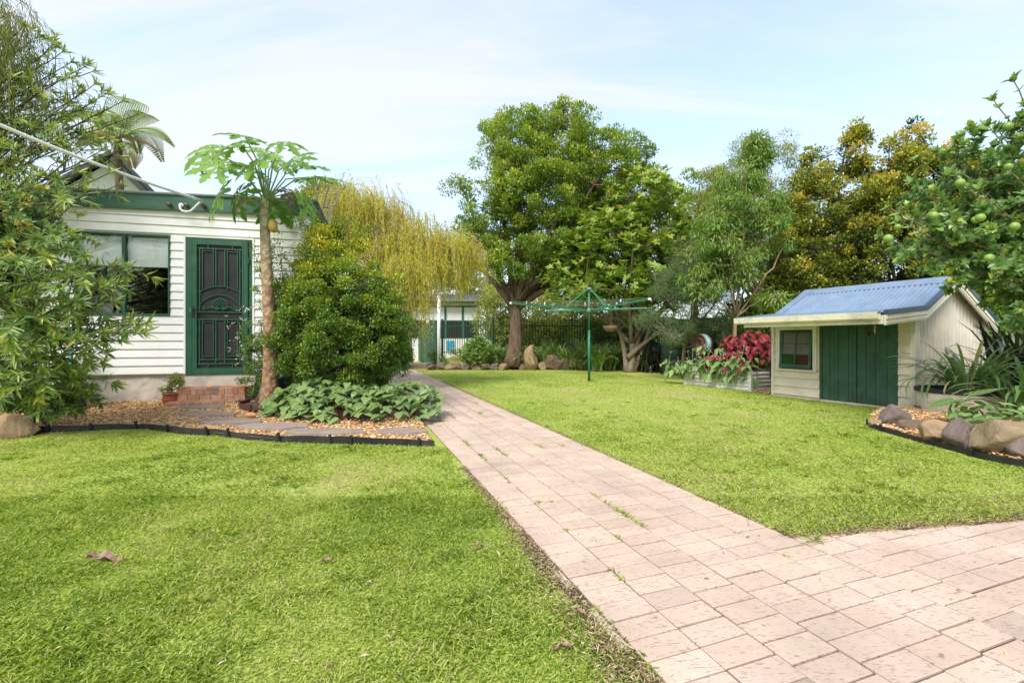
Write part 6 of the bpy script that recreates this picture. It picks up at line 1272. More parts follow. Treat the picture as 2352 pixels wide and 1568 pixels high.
# ------------------------------------------------------------------ generic single leaves shared by leafy plants
def heart_mesh(name, mat, L=1.0, W=0.95, notch=0.16, cup=0.12, droop=0.25):
    pr = [(0.0, 0.0), (-0.14, 0.18), (-0.12, 0.36), (0.08, 0.48), (0.35, 0.44), (0.65, 0.24), (1.0, 0.0)]; V = []; Fc = []
    mids = [0.0, 0.08, 0.35, 0.65, 1.0]
    def z(t, w): return -droop * t * t * 0.5 + cup * abs(w) * 0.8 - 0.25 * w * w
    mi = []
    for t in mids: V.append((0, t * L, z(t, 0) * L)); mi.append(len(V) - 1)
    for sg in (1, -1):
        o_ = []
        for t, w in pr[1:-1]: V.append((sg * w * W, t * L, z(t, w) * L)); o_.append(len(V) - 1)
        tri = [(mi[0], o_[0], o_[1]), (mi[0], o_[1], mi[1]), (o_[1], o_[2], mi[1]), (mi[1], o_[2], mi[2]), (o_[2], o_[3], mi[2]), (mi[2], o_[3], mi[3]), (o_[3], o_[4], mi[3]), (mi[3], o_[4], mi[4])]
        Fc += [t if sg < 0 else t[::-1] for t in tri]
    me = bpy.data.meshes.new(name); me.from_pydata(V, [], Fc); me.update(); me.materials.append(mat); me.polygons.foreach_set('use_smooth', [True] * len(me.polygons)); return me
def ovate_mesh(name, mat, W=0.5, cup=0.15, droop=0.35):
    V = []; Fc = []; ts = [0, 0.12, 0.35, 0.62, 0.85, 1.0]; ws = [0, 0.26, 0.5, 0.42, 0.2, 0]
    for t, w in zip(ts, ws):
        for sg in (-1, 0, 1): V.append((sg * w * W * 2 * 0.5, t, -droop * t * t * 0.5 + cup * w * abs(sg)))
    for i in range(5):
        for j in range(2): Fc.append((3 * i + j, 3 * i + j + 1, 3 * i + j + 4, 3 * i + j + 3))
    me = bpy.data.meshes.new(name); me.from_pydata(V, [], Fc); me.validate(); me.update(); me.materials.append(mat); me.polygons.foreach_set('use_smooth', [True] * len(me.polygons)); return me
def place_leaves(root, me_list, pts, size, tilt, base, maxn=300, name='leaf', az=None, away=None):
    """pts Nx3 world: petiole tips; nearest maxn become separate leaves, the rest one joined part"""
    d = np.hypot(pts[:, 0], pts[:, 1]) - pts[:, 2] * 0.6; order = np.argsort(d); RV, RF, off = [], [], 0
    for rank, i in enumerate(order):
        a = rng.uniform(0, 6.28) if az is None else az[i]; t = tilt[0] + rng.random() * (tilt[1] - tilt[0]); s = size * rng.uniform(0.65, 1.2); me = me_list[int(rng.integers(0, len(me_list)))]
        Mx = Matrix.Translation(Vector(pts[i]) - Vector(base)) @ Matrix.Rotation(a, 4, 'Z') @ Matrix.Rotation(-t, 4, 'X') @ Matrix.Rotation(rng.normal() * 0.25, 4, 'Y') @ Matrix.Scale(s, 4)
        if rank < maxn:
            o = bpy.data.objects.new(name, me); COL.objects.link(o); o.parent = root; o.matrix_basis = Mx
        else:
            co = np.array([v.co[:] for v in me.vertices]); R3 = np.array(Mx); RV.append(co @ R3[:3, :3].T + R3[:3, 3]); f = [list(p.vertices) for p in me.polygons]; RF += [[q + off for q in x] for x in f]; off += len(co)
    if RV:
        me = bpy.data.meshes.new('inner_leaves'); me.from_pydata(np.concatenate(RV).tolist(), [], RF); me.update(); me.materials.append(me_list[0].materials[0]); o = link('inner_leaves', me, None, root); o['kind'] = 'stuff'

# heart-leaved vine in the raised bed
base = (-2.3, 6.2, 0.15); vine = empty('heart_leaved_vine', base, 0, 'mound of heart-shaped green leaves in front of the round shrub', 'plant')
hm = [heart_mesh('leaf', VL['potato'], 1, 0.98, cup=cu, droop=dr) for cu, dr in ((0.1, 0.25), (0.25, 0.45), (-0.05, 0.3))]
n = 900; X = rng.uniform(-3.45, -1.0, n); t = rng.random(n); fr = np.interp(X, [-3.45, -3.0, -2.4, -1.7, -1.2, -1.0], [6.25, 5.85, 5.66, 5.62, 5.72, 6.0]); bk = np.interp(X, [-3.45, -3.0, -2.2, -1.0], [6.45, 6.5, 6.6, 6.7]); Y = fr + (bk - fr) * t
prof = np.interp(X, [-3.45, -3.1, -2.75, -2.4, -1.9, -1.4, -1.0], [0.16, 0.36, 0.50, 0.46, 0.36, 0.44, 0.22]); Z = 0.07 + prof * np.sin(np.clip(t * 1.25 + 0.12, 0, 1) * np.pi / 2) * rng.uniform(0.72, 1.05, n) + rng.normal(size=n) * 0.02
pts = np.stack([X, Y, np.maximum(Z, 0.06)], 1); az = rng.normal(size=n) * 0.9 + np.pi; pts = pts[np.argsort(rng.random(n))][:640]
place_leaves(vine, hm, pts, 0.132, (0.1, 0.75), base, 300, az=rng.normal(size=len(pts)) * 0.9 + np.pi)
mb = MB()
for p_ in pts[::3]: mb.tube([(p_[0] + rng.normal() * 0.05, p_[1] + 0.12, 0.1), (p_[0], p_[1] + 0.03, p_[2] * 0.7), tuple(p_)], 0.0032, 3, False)
o = mb.build('stems', BK['stem'], vine); o['kind'] = 'stuff'; o.matrix_parent_inverse = Matrix.Translation(-Vector(base))

# red coleus and comfrey in / over the raised planter
om = [ovate_mesh('leaf', VL['coleus'], 0.72, 0.2, d_) for d_ in (0.4, 0.7)]
base = tuple(plw(0.5, 0.35, 0.36)); co = empty('red_leaved_plant', base, 0, 'tall red-leaved foliage plant between the planter and the shed', 'plant')
pts = []
for k in range(230):
    x, y = rng.normal(0.55, 0.28), rng.normal(0.45, 0.40); p_ = plw(x, y, 0); hh = 1.28 - 0.35 * ((x - 0.6) / 0.5) ** 2 - 0.45 * max(0, (y - 0.5)) ; pts.append((p_.x, p_.y, np.clip(rng.uniform(0.55, 1.0) * hh + 0.08, 0.5, 1.4)))
pts = np.array(pts); place_leaves(co, om, pts, 0.19, (0.15, 0.9), base, 230, az=rng.normal(size=len(pts)) * 0.9 + np.pi - 0.3)
mb = MB()
for p_ in pts[::5]: mb.tube([(p_[0], p_[1] + 0.05, 0.3), tuple(p_)], 0.007, 4, False)
o = mb.build('stems', M['rust'], co); o['kind'] = 'stuff'; o.matrix_parent_inverse = Matrix.Translation(-Vector(base))
base = tuple(plw(0.15, 1.1, 0.36)); co = empty('red_leaved_plant', base, 0, 'small red-leaved plant low among the comfrey in the planter', 'plant'); pts = []
for k in range(34): p_ = plw(rng.normal(0.05, 0.08), rng.normal(1.0, 0.11), 0); pts.append((p_.x, p_.y, rng.uniform(0.42, 0.74)))
place_leaves(co, om, np.array(pts), 0.14, (0.15, 0.8), base, 60, az=rng.normal(size=34) * 0.8 + np.pi - 0.3)
cm = [ovate_mesh('leaf', VL['comfrey'], 0.42, 0.2, d_) for d_ in (0.5, 0.9)]
def comfrey(lab, spots, n, size, h):
    b0 = plw(*spots[0], 0.36); root = empty('comfrey_plant', b0, 0, lab, 'plant', 'comfrey plants in the raised planter'); pts = []; azs = []
    for k in range(n):
        sx_, sy_ = spots[int(rng.integers(0, len(spots)))]; p_ = plw(sx_ + rng.normal() * 0.10, sy_ + rng.normal() * 0.16, 0); pts.append((p_.x, p_.y, rng.uniform(0.28, h))); azs.append(rng.normal() * 1.0 + np.pi - 0.2)
    place_leaves(root, cm, np.array(pts), size, (0.1, 1.0), tuple(b0), 300, az=np.array(azs))
    mb = MB(); fp = []
    for k in range(14):
        p_ = pts[int(rng.integers(0, n))]; tp = (p_[0] + rng.normal() * 0.06, p_[1] - 0.05, p_[2] + rng.uniform(0.12, 0.28)); mb.tube([(p_[0], p_[1], 0.3), p_, tp], 0.006, 4, False); fp += [np.array(tp) + rng.normal(size=3) * 0.025 for _ in range(7)]
    o = mb.build('stems', BK['stem'], root); o['kind'] = 'stuff'; o.matrix_parent_inverse = Matrix.Translation(-b0); fp = np.array(fp); o = leaf_obj('flowers', fp, rdir(len(fp)) - np.array([0, 0, 0.8]), rdir(len(fp)), 0.028, 0.014, LM['flower'], root); o['kind'] = 'stuff'; o.matrix_parent_inverse = Matrix.Translation(-b0)
comfrey('comfrey with drooping flowers at the shed end of the planter', [(-0.02, 0.15), (0.02, 0.35), (0.0, 0.5)], 62, 0.24, 0.74)
comfrey('comfrey spilling over the middle of the planter', [(-0.02, 0.8), (0.05, 1.0), (-0.02, 1.25)], 66, 0.24, 0.66)
comfrey('tall comfrey at the back of the planter below the hose reel', [(0.35, 1.2), (0.4, 0.9), (0.3, 1.5)], 60, 0.22, 0.95)
comfrey('comfrey spilling down the far left end of the planter to the grass', [(-0.1, 1.6), (-0.05, 1.85), (-0.15, 1.95)], 75, 0.22, 0.62)

# ------------------------------------------------------------------ strap-leaved plants
def strap_mesh(name, L, w, curve, mat, seg=8, v0=0.25):
    V, Fc = [], []; x, z, a = 0.0, 0.0, math.pi / 2 - v0
    for i in range(seg + 1):
        t = i / seg; ww = w * (0.7 + 0.5 * math.sin(math.pi * min(1, t * 1.1)) if t < 0.85 else (1 - t) / 0.15 * 0.95 + 0.02) * 0.5
        V += [(-ww, x, z + ww * 0.35), (0, x, z), (ww, x, z + ww * 0.35)]; x += math.cos(a) * L / seg; z += math.sin(a) * L / seg; a -= curve / seg * (0.5 + t)
    for i in range(seg):
        for j in range(2): Fc.append((3 * i + j, 3 * i + j + 1, 3 * i + j + 4, 3 * i + j + 3))
    me = bpy.data.meshes.new(name); me.from_pydata(V, [], Fc); me.update(); me.polygons.foreach_set('use_smooth', [True] * len(me.polygons))
    if mat: me.materials.append(mat)
    return me
sm2 = [strap_mesh('leaf', 0.86, 0.034, cu, LM['strap'], v0=v) for cu, v in ((1.9, 0.2), (2.4, 0.35), (2.9, 0.45), (1.2, 0.12), (3.3, 0.6))]
pc = Vector((6.08, 6.22, 0)); pot = empty('concrete_planter', pc, 0, 'round mossy concrete planter with black rim against the shed wall', 'planter')
MB().lathe([(0.40, 0.0), (0.43, 0.02), (0.445, 0.22), (0.45, 0.385), (0.43, 0.39)], 40).build('tub', M['potcon'], pot, smooth=True); MB().lathe([(0.451, 0.385), (0.462, 0.39), (0.462, 0.44), (0.44, 0.445), (0.42, 0.44), (0.41, 0.38), (0.0, 0.37)], 40).build('rim', M['black'], pot)
def strap_plant(name, lab, loc, n, spread, smin, smax, meshes, azr=None):
    root = empty(name, loc, 0, lab, 'plant')
    for k in range(n):
        a = rng.uniform(0, 6.28) if azr is None else rng.uniform(*azr); r = rng.random() ** 0.5 * spread; o = link('leaf', meshes[int(rng.integers(0, len(meshes)))], None, root); o.location = (r * math.sin(-a), r * math.cos(a), 0); o.rotation_euler = (rng.normal() * 0.12, rng.normal() * 0.12, a); s = rng.uniform(smin, smax); o.scale = (s, s, s)
    return root
strap_plant('clivia_plant', 'large strap-leaved plant growing in the round concrete planter', (6.2, 6.22, 0.40), 95, 0.24, 0.6, 1.12, sm2)
strap_plant('clivia_plant', 'strap-leaved plant drooping at the right of the concrete planter', (6.35, 5.6, 0.12), 80, 0.2, 0.8, 1.2, sm2)
o = link('leaf', strap_mesh('leaf', 0.5, 0.045, 0.8, simple('yellow_leaf', (0.6, 0.42, 0.06), 0.5, 0.2, 6)), None, bpy.data.objects['clivia_plant']); o.location = (-0.05, -0.12, 0.02); o.rotation_euler = (0.1, 0.3, 0.4); o.scale = (1.05, 1.05, 1.15)
sb_me = []
def strap_clump_mesh(n, L, w, seed, mat):
    r = np.random.default_rng(seed); V, Fc, T, off = [], [], [], 0
    for k in range(n):
        me = strap_mesh('tmp', L * r.uniform(0.6, 1.2), w, r.uniform(1.0, 2.8), None, 5, r.uniform(0.05, 0.5)); co_ = np.array([v.co[:] for v in me.vertices]); f = np.array([p.vertices[:] for p in me.polygons]); bpy.data.meshes.remove(me); a = r.uniform(0, 6.28); ca, sa = math.cos(a), math.sin(a); Rz = np.array([[ca, -sa, 0], [sa, ca, 0], [0, 0, 1]]); V.append(co_ @ Rz.T + np.array([r.normal() * 0.06, r.normal() * 0.06, 0])); Fc.append(f + off); off += len(co_); T.append(np.full(len(f), r.random()))
    return fast_mesh('strap_clump', np.concatenate(V), np.concatenate(Fc), mat, np.concatenate(T))
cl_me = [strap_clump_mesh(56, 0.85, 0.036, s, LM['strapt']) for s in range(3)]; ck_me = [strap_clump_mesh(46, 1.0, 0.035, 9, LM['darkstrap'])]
ORD = 'first second third fourth fifth sixth seventh eighth ninth tenth eleventh twelfth thirteenth fourteenth fifteenth sixteenth seventeenth eighteenth nineteenth twentieth twenty-first'.split()
CLS = [(1125, 17.3), (1150, 17.6), (1205, 16.9), (1222, 17.3), (1245, 17.1), (1265, 17.5), (1285, 16.9), (1300, 17.4), (1325, 17.1), (1345, 17.3), (1365, 16.6), (1385, 16.9), (1400, 16.3), (1415, 16.8), (1352, 16.5), (1310, 16.6), (1390, 17.6), (1260, 18.2), (1430, 17.5), (1330, 18.0), (1020, 17.3), (1375, 15.9)]
SX = sorted(a_[0] for a_ in CLS if a_[0] != 1020)
for k, (x, Y) in enumerate(CLS):
    p_ = at(x, 780, Y); o = link('strap_leaved_clump', cl_me[k % 3], None); o.location = (p_.x, p_.y, float(gz(p_.x, p_.y)) + 0.02); o.rotation_euler = (0, 0, rng.uniform(0, 6)); s = rng.uniform(1.0, 1.4) * (0.5 if k == 20 else 1); o.scale = (s, s, s); tag(o, ORD[SX.index(x)] + ' arching strap-leaved clump from the left in the back border' if k != 20 else 'small strap-leaved clump at the foot of the white post', 'plant', 'strap-leaved clumps in the back border' if k != 20 else None)
for k, (x, Y) in enumerate([(1490, 15.2), (1515, 15.3), (1475, 15.6), (1505, 15.9)]):
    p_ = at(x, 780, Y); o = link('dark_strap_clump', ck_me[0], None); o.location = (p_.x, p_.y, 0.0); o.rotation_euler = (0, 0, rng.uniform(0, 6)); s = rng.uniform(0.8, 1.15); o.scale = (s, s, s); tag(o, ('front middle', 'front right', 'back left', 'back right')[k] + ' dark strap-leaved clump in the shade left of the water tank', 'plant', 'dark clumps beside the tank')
for k, (x, Y) in enumerate([(2310, 7.0), (2345, 6.6), (2330, 7.8)]):
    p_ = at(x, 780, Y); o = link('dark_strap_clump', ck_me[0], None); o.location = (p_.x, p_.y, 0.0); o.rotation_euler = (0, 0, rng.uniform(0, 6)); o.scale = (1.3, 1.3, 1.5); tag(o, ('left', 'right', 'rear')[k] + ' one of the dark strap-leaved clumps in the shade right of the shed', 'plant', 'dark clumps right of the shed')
# taro, nasturtium and small plants in the right bed
tm = heart_mesh('leaf', VL['taro'], 1, 0.72, cup=0.15, droop=0.2)
tb = Vector((5.1, 5.35, 0.08)); tr = empty('taro_plant', tb, 0, 'young taro with two large pale green leaves in front of the concrete planter', 'plant')
for (x, y, Y, az_, ti, s) in ((2190, 918, 5.3, 1.6, 0.25, 0.34), (2232, 905, 5.25, -1.9, -0.35, 0.34), (2225, 940, 5.2, -1.0, 0.9, 0.22)):
    p_ = at(x, y, Y) - tb; o = link('leaf', tm, None, tr); o.matrix_basis = Matrix.Translation(p_) @ Matrix.Rotation(az_, 4, 'Z') @ Matrix.Rotation(-ti, 4, 'X') @ Matrix.Scale(s, 4)
    MB().tube([(0, 0, 0), (p_.x * 0.4, p_.y * 0.4, p_.z * 0.7), p_], [0.016, 0.012, 0.007], 6).build('stalk', BK['stem'], tr, smooth=True)
nm = heart_mesh('leaf', VL['comfrey'], 1, 1.0, cup=0.05, droop=0.1)
nb_ = (4.95, 4.75, 0.1); ns = empty('nasturtium', nb_, 0, 'round-leaved nasturtium trailing above the lichen boulder', 'plant'); pts = np.stack([rng.uniform(4.75, 5.4, 60), rng.uniform(4.55, 5.0, 60), rng.uniform(0.22, 0.40, 60)], 1); place_leaves(ns, [nm], pts, 0.11, (0.0, 0.6), nb_, 60)
nb_ = (5.25, 5.15, 0.1); ns = empty('leafy_seedling', nb_, 0, 'small leafy plant with red flowers beside the taro', 'plant'); pts = np.stack([rng.normal(5.25, 0.13, 40), rng.normal(5.15, 0.08, 40), rng.uniform(0.2, 0.42, 40)], 1); place_leaves(ns, cm, pts, 0.13, (-0.3, 0.7), nb_, 60)

# ------------------------------------------------------------------ right garden bed: mulch, boulders
rb = [(4.92, 6.25), (4.46, 5.7), (4.46, 5.4), (4.40, 4.9), (4.40, 4.45), (4.36, 4.18), (4.5, 3.88), (5.2, 3.6), (9, 3.6), (9, 7.6), (6.2, 7.0)]
mb = MB(); cpt = (6.5, 5.4, 0.16); mb.add([(x, y, 0.03) for x, y in rb] + [(cpt[0] + (x - cpt[0]) * 0.75, cpt[1] + (y - cpt[1]) * 0.75, 0.13) for x, y in rb] + [cpt], [(i, (i + 1) % 11, 11 + (i + 1) % 11, 11 + i) for i in range(11)] + [(11 + i, 11 + (i + 1) % 11, 22) for i in range(11)]); o = mb.build('garden_bed', M['mulchbase']); tag(o, 'mulched garden bed behind the boulders on the right', 'garden bed', kind='structure')
def rb_s(n):
    P = np.stack([rng.uniform(4.4, 7, n), rng.uniform(4.0, 6.6, n)], 1); P = P[in_poly(P, rb)]; return P
chips('mulch_chips', 9000, rb_s, 'orange brown bark chips in the bed behind the right boulders', lambda P: 0.05 + 0.085 * sstep(P[:, 0], 4.5, 5.2))
def pl_s(n): return np.stack([rng.uniform(5.1, 6.3, n), rng.uniform(9.2, 10.6, n)], 1)
chips('mulch_chips', 2500, pl_s, 'bark chips in the gap between planter and shed', lambda P: np.full(len(P), 0.01))
def bk_s(n):
    x = rng.uniform(-3.2, 5.2, n); return np.stack([x, 16.75 + 0.02 * x + np.abs(rng.normal(size=n)) * 0.6], 1)
chips('mulch_chips', 9000, bk_s, 'bark chips behind the row of border rocks at the back', lambda P: gz(P[:, 0], P[:, 1]) + 0.02)
def boulder(loc, sx, sy, sz, mat, label, group, seed, rz=0.0, rough=0.24, cuts=9):
    bm = bmesh.new(); bmesh.ops.create_icosphere(bm, subdivisions=4, radius=1.0); r = np.random.default_rng(seed); pl_ = [(Vector(unit(r.normal(size=3))), r.uniform(0.55, 0.9)) for _ in range(cuts + 7)]; ph = r.uniform(0, 6.28, (4, 3)); fr_ = r.uniform(1.5, 5, (4, 3))
    for v in bm.verts:
        p_ = v.co.copy()
        for nrm, d in pl_:
            e = p_.dot(nrm) - d
            if e > 0: p_ -= nrm * e * 0.97
        h = sum(math.sin(fr_[i][0] * p_.x + ph[i][0]) * math.sin(fr_[i][1] * p_.y + ph[i][1]) * math.sin(fr_[i][2] * p_.z + ph[i][2]) for i in range(4)); v.co = p_ * (1 + rough * 0.30 * h + r.normal() * 0.012)
    me = bpy.data.meshes.new('boulder'); bm.to_mesh(me); bm.free(); me.polygons.foreach_set('use_smooth', [True] * len(me.polygons)); me.materials.append(mat)
    zs = [v.co.z for v in me.vertices]; xs_ = [v.co.x for v in me.vertices]; ys_ = [v.co.y for v in me.vertices]; kx, ky, kz = sx / (max(xs_) - min(xs_)), sy / (max(ys_) - min(ys_)), sz / (max(zs) - min(zs))
    for v in me.vertices: v.co = Vector((v.co.x * kx, v.co.y * ky, (v.co.z - min(zs)) * kz))
    o = link('boulder', me); o.location = loc; o.rotation_euler = (0, 0, rz); tag(o, label, 'rock', group); return o
RB = 'boulders edging the right bed'
for i, (x, yb_, w, h, dpt, mt, lab, rz) in enumerate([(2062, 990, 66, 54, 0.36, 'rock_purple', 'brown grey boulder nearest the shed corner in the right bed', 0.3), (2012, 985, 26, 18, 0.15, 'rock_sand', 'small low sandstone rock at the left end of the right bed', 0), (2100, 1000, 66, 32, 0.3, 'rock_brown', 'low dark flat rock behind the edging strip', 0.1), (2150, 1025, 84, 54, 0.3, 'rock_sand', 'banded orange sandstone boulder in the right bed', 0.2), (2212, 1040, 86, 72, 0.3, 'rock_purple', 'purple grey angular boulder between sandstone and lichen boulders', 0.4), (2294, 1060, 116, 86, 0.42, 'rock_moss', 'largest rounded boulder with lichen in the right bed', 0.0), (2374, 1075, 80, 66, 0.35, 'rock_purple', 'reddish boulder cut off by the right edge of the photo', 0.2), (2120, 962, 52, 18, 0.2, 'rock_brown', 'small dark rock in front of the concrete planter', 0.5)]):
    p_ = gr(x, yb_, 0.0); p_.y += dpt * 0.35; p_.x += dpt * 0.35 * (x - CX) / F; boulder((p_.x, p_.y, -0.03 if i not in (7,) else 0.05), w * p_.y / F, dpt, h * p_.y / F + 0.04, M[mt], lab, RB, 40 + i, rz)
p_ = gr(12, 1008); boulder((p_.x, p_.y + 0.12, -0.08), 0.38, 0.36, 0.36, M['rock_sand'], 'rounded sandstone boulder at the far left end of the mulch bed', None, 83, 0.4)
xs = [992, 1012, 1030, 1049, 1070, 1094, 1116, 1136, 1158, 1200, 1217, 1246, 1268, 1292, 1316, 1338]
for i, x in enumerate(xs):
    Y = 16.65 + 0.03 * (i % 3); big = {10: (0.75, 0.95), 12: (0.85, 0.62), 13: (0.6, 0.5), 14: (0.6, 0.5)}.get(i, (rng.uniform(0.32, 0.46), rng.uniform(0.26, 0.38))); p_ = at(x, 780, Y)
    boulder((p_.x, p_.y, -0.04), big[0], 0.36 if big[0] < 0.6 else 0.5, big[1], M[['rock_brown', 'rock_purple', 'rock_moss'][i % 3] if i != 10 else 'rock_sand'], 'tall tan boulder standing right of the big tree trunk' if i == 10 else ('wide dark boulder half under strap leaves, right of the tan boulder' if i == 12 else ORD[i] + ' rock from the left in the row edging the back border'), 'rocks edging the back border' if i not in (10, 12) else None, 100 + i, rng.uniform(0, 3), cuts=6)
p_ = gr(1533, 853); boulder((p_.x, p_.y, -0.02), 0.32, 0.3, 0.34, M['rock_purple'], 'lone rock at the foot of the dark water tank', None, 131, 1.0)
# pale geranium by the trunk and low border plants
gp = at(1099, 780, 16.9); make_tree('geranium', 'round-leaved light green plant left of the big trunk', 'plant', (gp.x, gp.y, 0.15), (gp.x, gp.y, 0.4), 0.02, [((gp.x, gp.y, 0.75), (0.55, 0.4, 0.45)), ((gp.x - 0.15, gp.y - 0.2, 0.5), (0.5, 0.3, 0.4))], 60, 0.13, 26, 0.10, 0.105, LM['geran'], BK['stem'], nlimb=6, shape='oval', tw=0, up=0.2)
for x, w, lab in ((1065, 0.7, 'low green hedge plant in front of the picket fence'), (998, 0.25, 'small white-flowered plant at the base of the white post'), (1350, 0.7, 'dark low groundcover below the hoist in the back border'), (1420, 0.6, 'low groundcover at the foot of the broad-leaved tree')):
    gp = at(x, 780, 17.7 if x < 1100 else 16.4); make_tree('low_border_plant', lab, 'plant', (gp.x, gp.y, 0.1), (gp.x, gp.y, 0.3), 0.012, [((gp.x, gp.y, 0.55 if x < 1100 else 0.25), (w, 0.3, 0.22))], 30, 0.13, 60, 0.06, 0.025, LM['small' if x > 1000 else 'grey'], BK['dark'], nlimb=4, tw=0)

# ------------------------------------------------------------------ pots, hose reel, tank, odds and ends
pp = Vector((-5.18, 6.95, 0.11)); p1 = empty('terracotta_pot', pp, 0, 'glazed terracotta pot left of the brick steps', 'pot')
MB().lathe([(0.0, 0.0), (0.075, 0.0), (0.085, 0.01), (0.112, 0.06), (0.118, 0.10), (0.105, 0.15), (0.112, 0.165), (0.124, 0.172), (0.124, 0.185), (0.105, 0.187), (0.095, 0.16), (0.0, 0.155)], 28).build('body', M['terracotta'], p1, smooth=True)
make_tree('jade_plant', 'small jade plant growing in the terracotta pot', 'plant', (pp.x, pp.y, 0.26), (pp.x, pp.y, 0.33), 0.014, [((pp.x - 0.08, pp.y, 0.36), (0.08, 0.07, 0.06)), ((pp.x + 0.04, pp.y, 0.48), (0.12, 0.1, 0.09)), ((pp.x + 0.12, pp.y, 0.42), (0.08, 0.08, 0.06))], 30, 0.042, 18, 0.036, 0.024, LM['jade'], BK['tan'], nlimb=8, shape='oval', tw=0, up=0.5, jit=0.03)
pp = Vector((-3.72, 7.28, 0.12)); p1 = empty('blue_pot', pp, 0, 'dark blue pot half hidden behind the papaya trunk', 'pot')
MB().lathe([(0.0, 0.0), (0.13, 0.0), (0.15, 0.05), (0.215, 0.36), (0.235, 0.375), (0.235, 0.40), (0.205, 0.40), (0.19, 0.35), (0.0, 0.34)], 28).build('body', M['bluepot'], p1, smooth=True)
def salvia():
    b_ = (-3.85, 7.22, 0.46); root = make_tree('flowering_salvia', 'airy green plant with small white and pink flowers beside the screen door', 'plant', b_, (-3.88, 7.2, 0.6), 0.015, [((-3.95, 7.15, 0.85), (0.34, 0.25, 0.38)), ((-4.05, 7.1, 1.15), (0.25, 0.2, 0.3)), ((-3.7, 7.15, 0.6), (0.35, 0.2, 0.25)), ((-4.05, 7.15, 0.45), (0.2, 0.15, 0.2))], 120, 0.075, 44, 0.035, 0.018, LM['salvia'], BK['stem'], nlimb=12, tw=2, up=0.3, jit=0.05)
    n = 34; fp = np.stack([rng.uniform(-4.42, -3.9, n), rng.uniform(6.9, 7.2, n), rng.uniform(0.7, 1.62, n)], 1); m = 4; fp = np.repeat(fp, m, 0) + rng.normal(size=(n * m, 3)) * 0.012; o = leaf_obj('flowers', fp, rdir(len(fp)), rdir(len(fp)), 0.026, 0.022, LM['flower'], root); o['kind'] = 'stuff'; o.matrix_parent_inverse = Matrix.Translation(-Vector(b_))
salvia()
pp = Vector((-6.25, 6.5, 0.1)); p1 = empty('plastic_pot', pp, 0.3, 'dark grey plastic pot under the left shrub by the house', 'pot')
MB().lathe([(0.0, 0.0), (0.15, 0.0), (0.19, 0.24), (0.205, 0.245), (0.205, 0.275), (0.18, 0.275), (0.17, 0.24), (0, 0.235)], 4).build('body', M['black'], p1)
mb = MB(); mb.box(0.05, 0.11, -0.146, -0.144, 0.1, 0.17)
o = link('strap_leaved_clump', cl_me[1]); o.location = (pp.x, pp.y, 0.33); o.scale = (0.75, 0.75, 0.75); tag(o, 'strap-leaved plant in the dark plastic pot under the left shrub', 'plant')
# hose reel made from a wheel rim on a post
hp = at(1606, 790, 12.0); hr = empty('hose_reel', (hp.x, hp.y, 0), R_(-72), 'rusty wheel rim hose reel wound with pale blue hose behind the planter', 'hose reel')
MB().box(-0.05, 0.05, 0.10, 0.2, 0, hp.z + 0.05).build('post', M['rust'], hr)
Mr = Matrix.Translation((0, 0, hp.z)) @ Matrix.Rotation(R_(90), 4, 'X')
mb = MB(); mb.lathe([(0.0, 0.0), (0.09, 0.0), (0.10, 0.03), (0.16, 0.035), (0.20, 0.0), (0.27, 0.0), (0.275, 0.012), (0.22, 0.02), (0.215, -0.17), (0.275, -0.178), (0.27, -0.19), (0.2, -0.18), (0.19, -0.04), (0.0, -0.02)], 30); o = mb.build('rim', M['rust'], hr, smooth=True); o.matrix_basis = Mr
mb = MB()
for i in range(10): a = 2 * math.pi * i / 10; mb.tube([(0.13 * math.cos(a), 0.13 * math.sin(a), 0.03), (0.13 * math.cos(a), 0.13 * math.sin(a), 0.045)], 0.018, 8)
o = mb.build('rim_holes', M['darkroom'], hr); o.matrix_basis = Mr
for j, mt in enumerate(('hose', 'hosew', 'hose', 'hosew', 'hose')):
    mb = MB(); n = 64; pts = [((0.245 + 0.02 * math.sin(j * 3 + i * 0.4)) * math.cos(2 * math.pi * i / 20 + j), (0.245 + 0.02 * math.sin(j + i * 0.3)) * math.sin(2 * math.pi * i / 20 + j), -0.015 - 0.03 * j - 0.0006 * i) for i in range(n)]
    if j == 4: pts += [(0.25 - 0.02 * i, -0.1 - 0.06 * i, 0.0) for i in range(4)]
    mb.tube(pts, 0.011, 6); o = mb.build('hose', M[mt], hr, smooth=True); o.matrix_basis = Mr
def tank(x, Y, r, h, lab):
    p_ = at(x, 780, Y); prof = [(0.0, h), (r * 0.9, h), (r, h - 0.06)]; z = h - 0.06
    while z > 0.3: prof += [(r, z - 0.2), (r * 0.965, z - 0.23), (r * 0.965, z - 0.27), (r, z - 0.30)]; z -= 0.32
    prof.append((r, 0)); o = MB().lathe(prof, 36).build('water_tank', M['tank'], smooth=True); o.location = (p_.x, p_.y, 0); tag(o, lab, 'water tank')
tank(1555, 14.6, 0.52, 1.75, 'dark green poly water tank left of the hose reel'); tank(1622, 13.9, 0.55, 1.75, 'dark green poly water tank right behind the hose reel')
# hanging basket on the broad-leaved tree
hbk = at(1402, 748, 15.1); hk = empty('hanging_basket', hbk - Vector((0, 0, 0.2)), 0, 'brown wire hanging basket under the broad-leaved tree', 'basket'); MB().lathe([(0.0, 0.0), (0.12, 0.02), (0.22, 0.1), (0.26, 0.2), (0.24, 0.2), (0.0, 0.17)], 18).build('bowl', M['dry'], hk, smooth=True)
mb = MB(); [mb.tube([(0.25 * math.cos(a), 0.25 * math.sin(a), 0.2), (0, 0, 0.95)], 0.005, 3) for a in (0.4, 2.5, 4.6)]; mb.build('chain', M['metal'], hk)
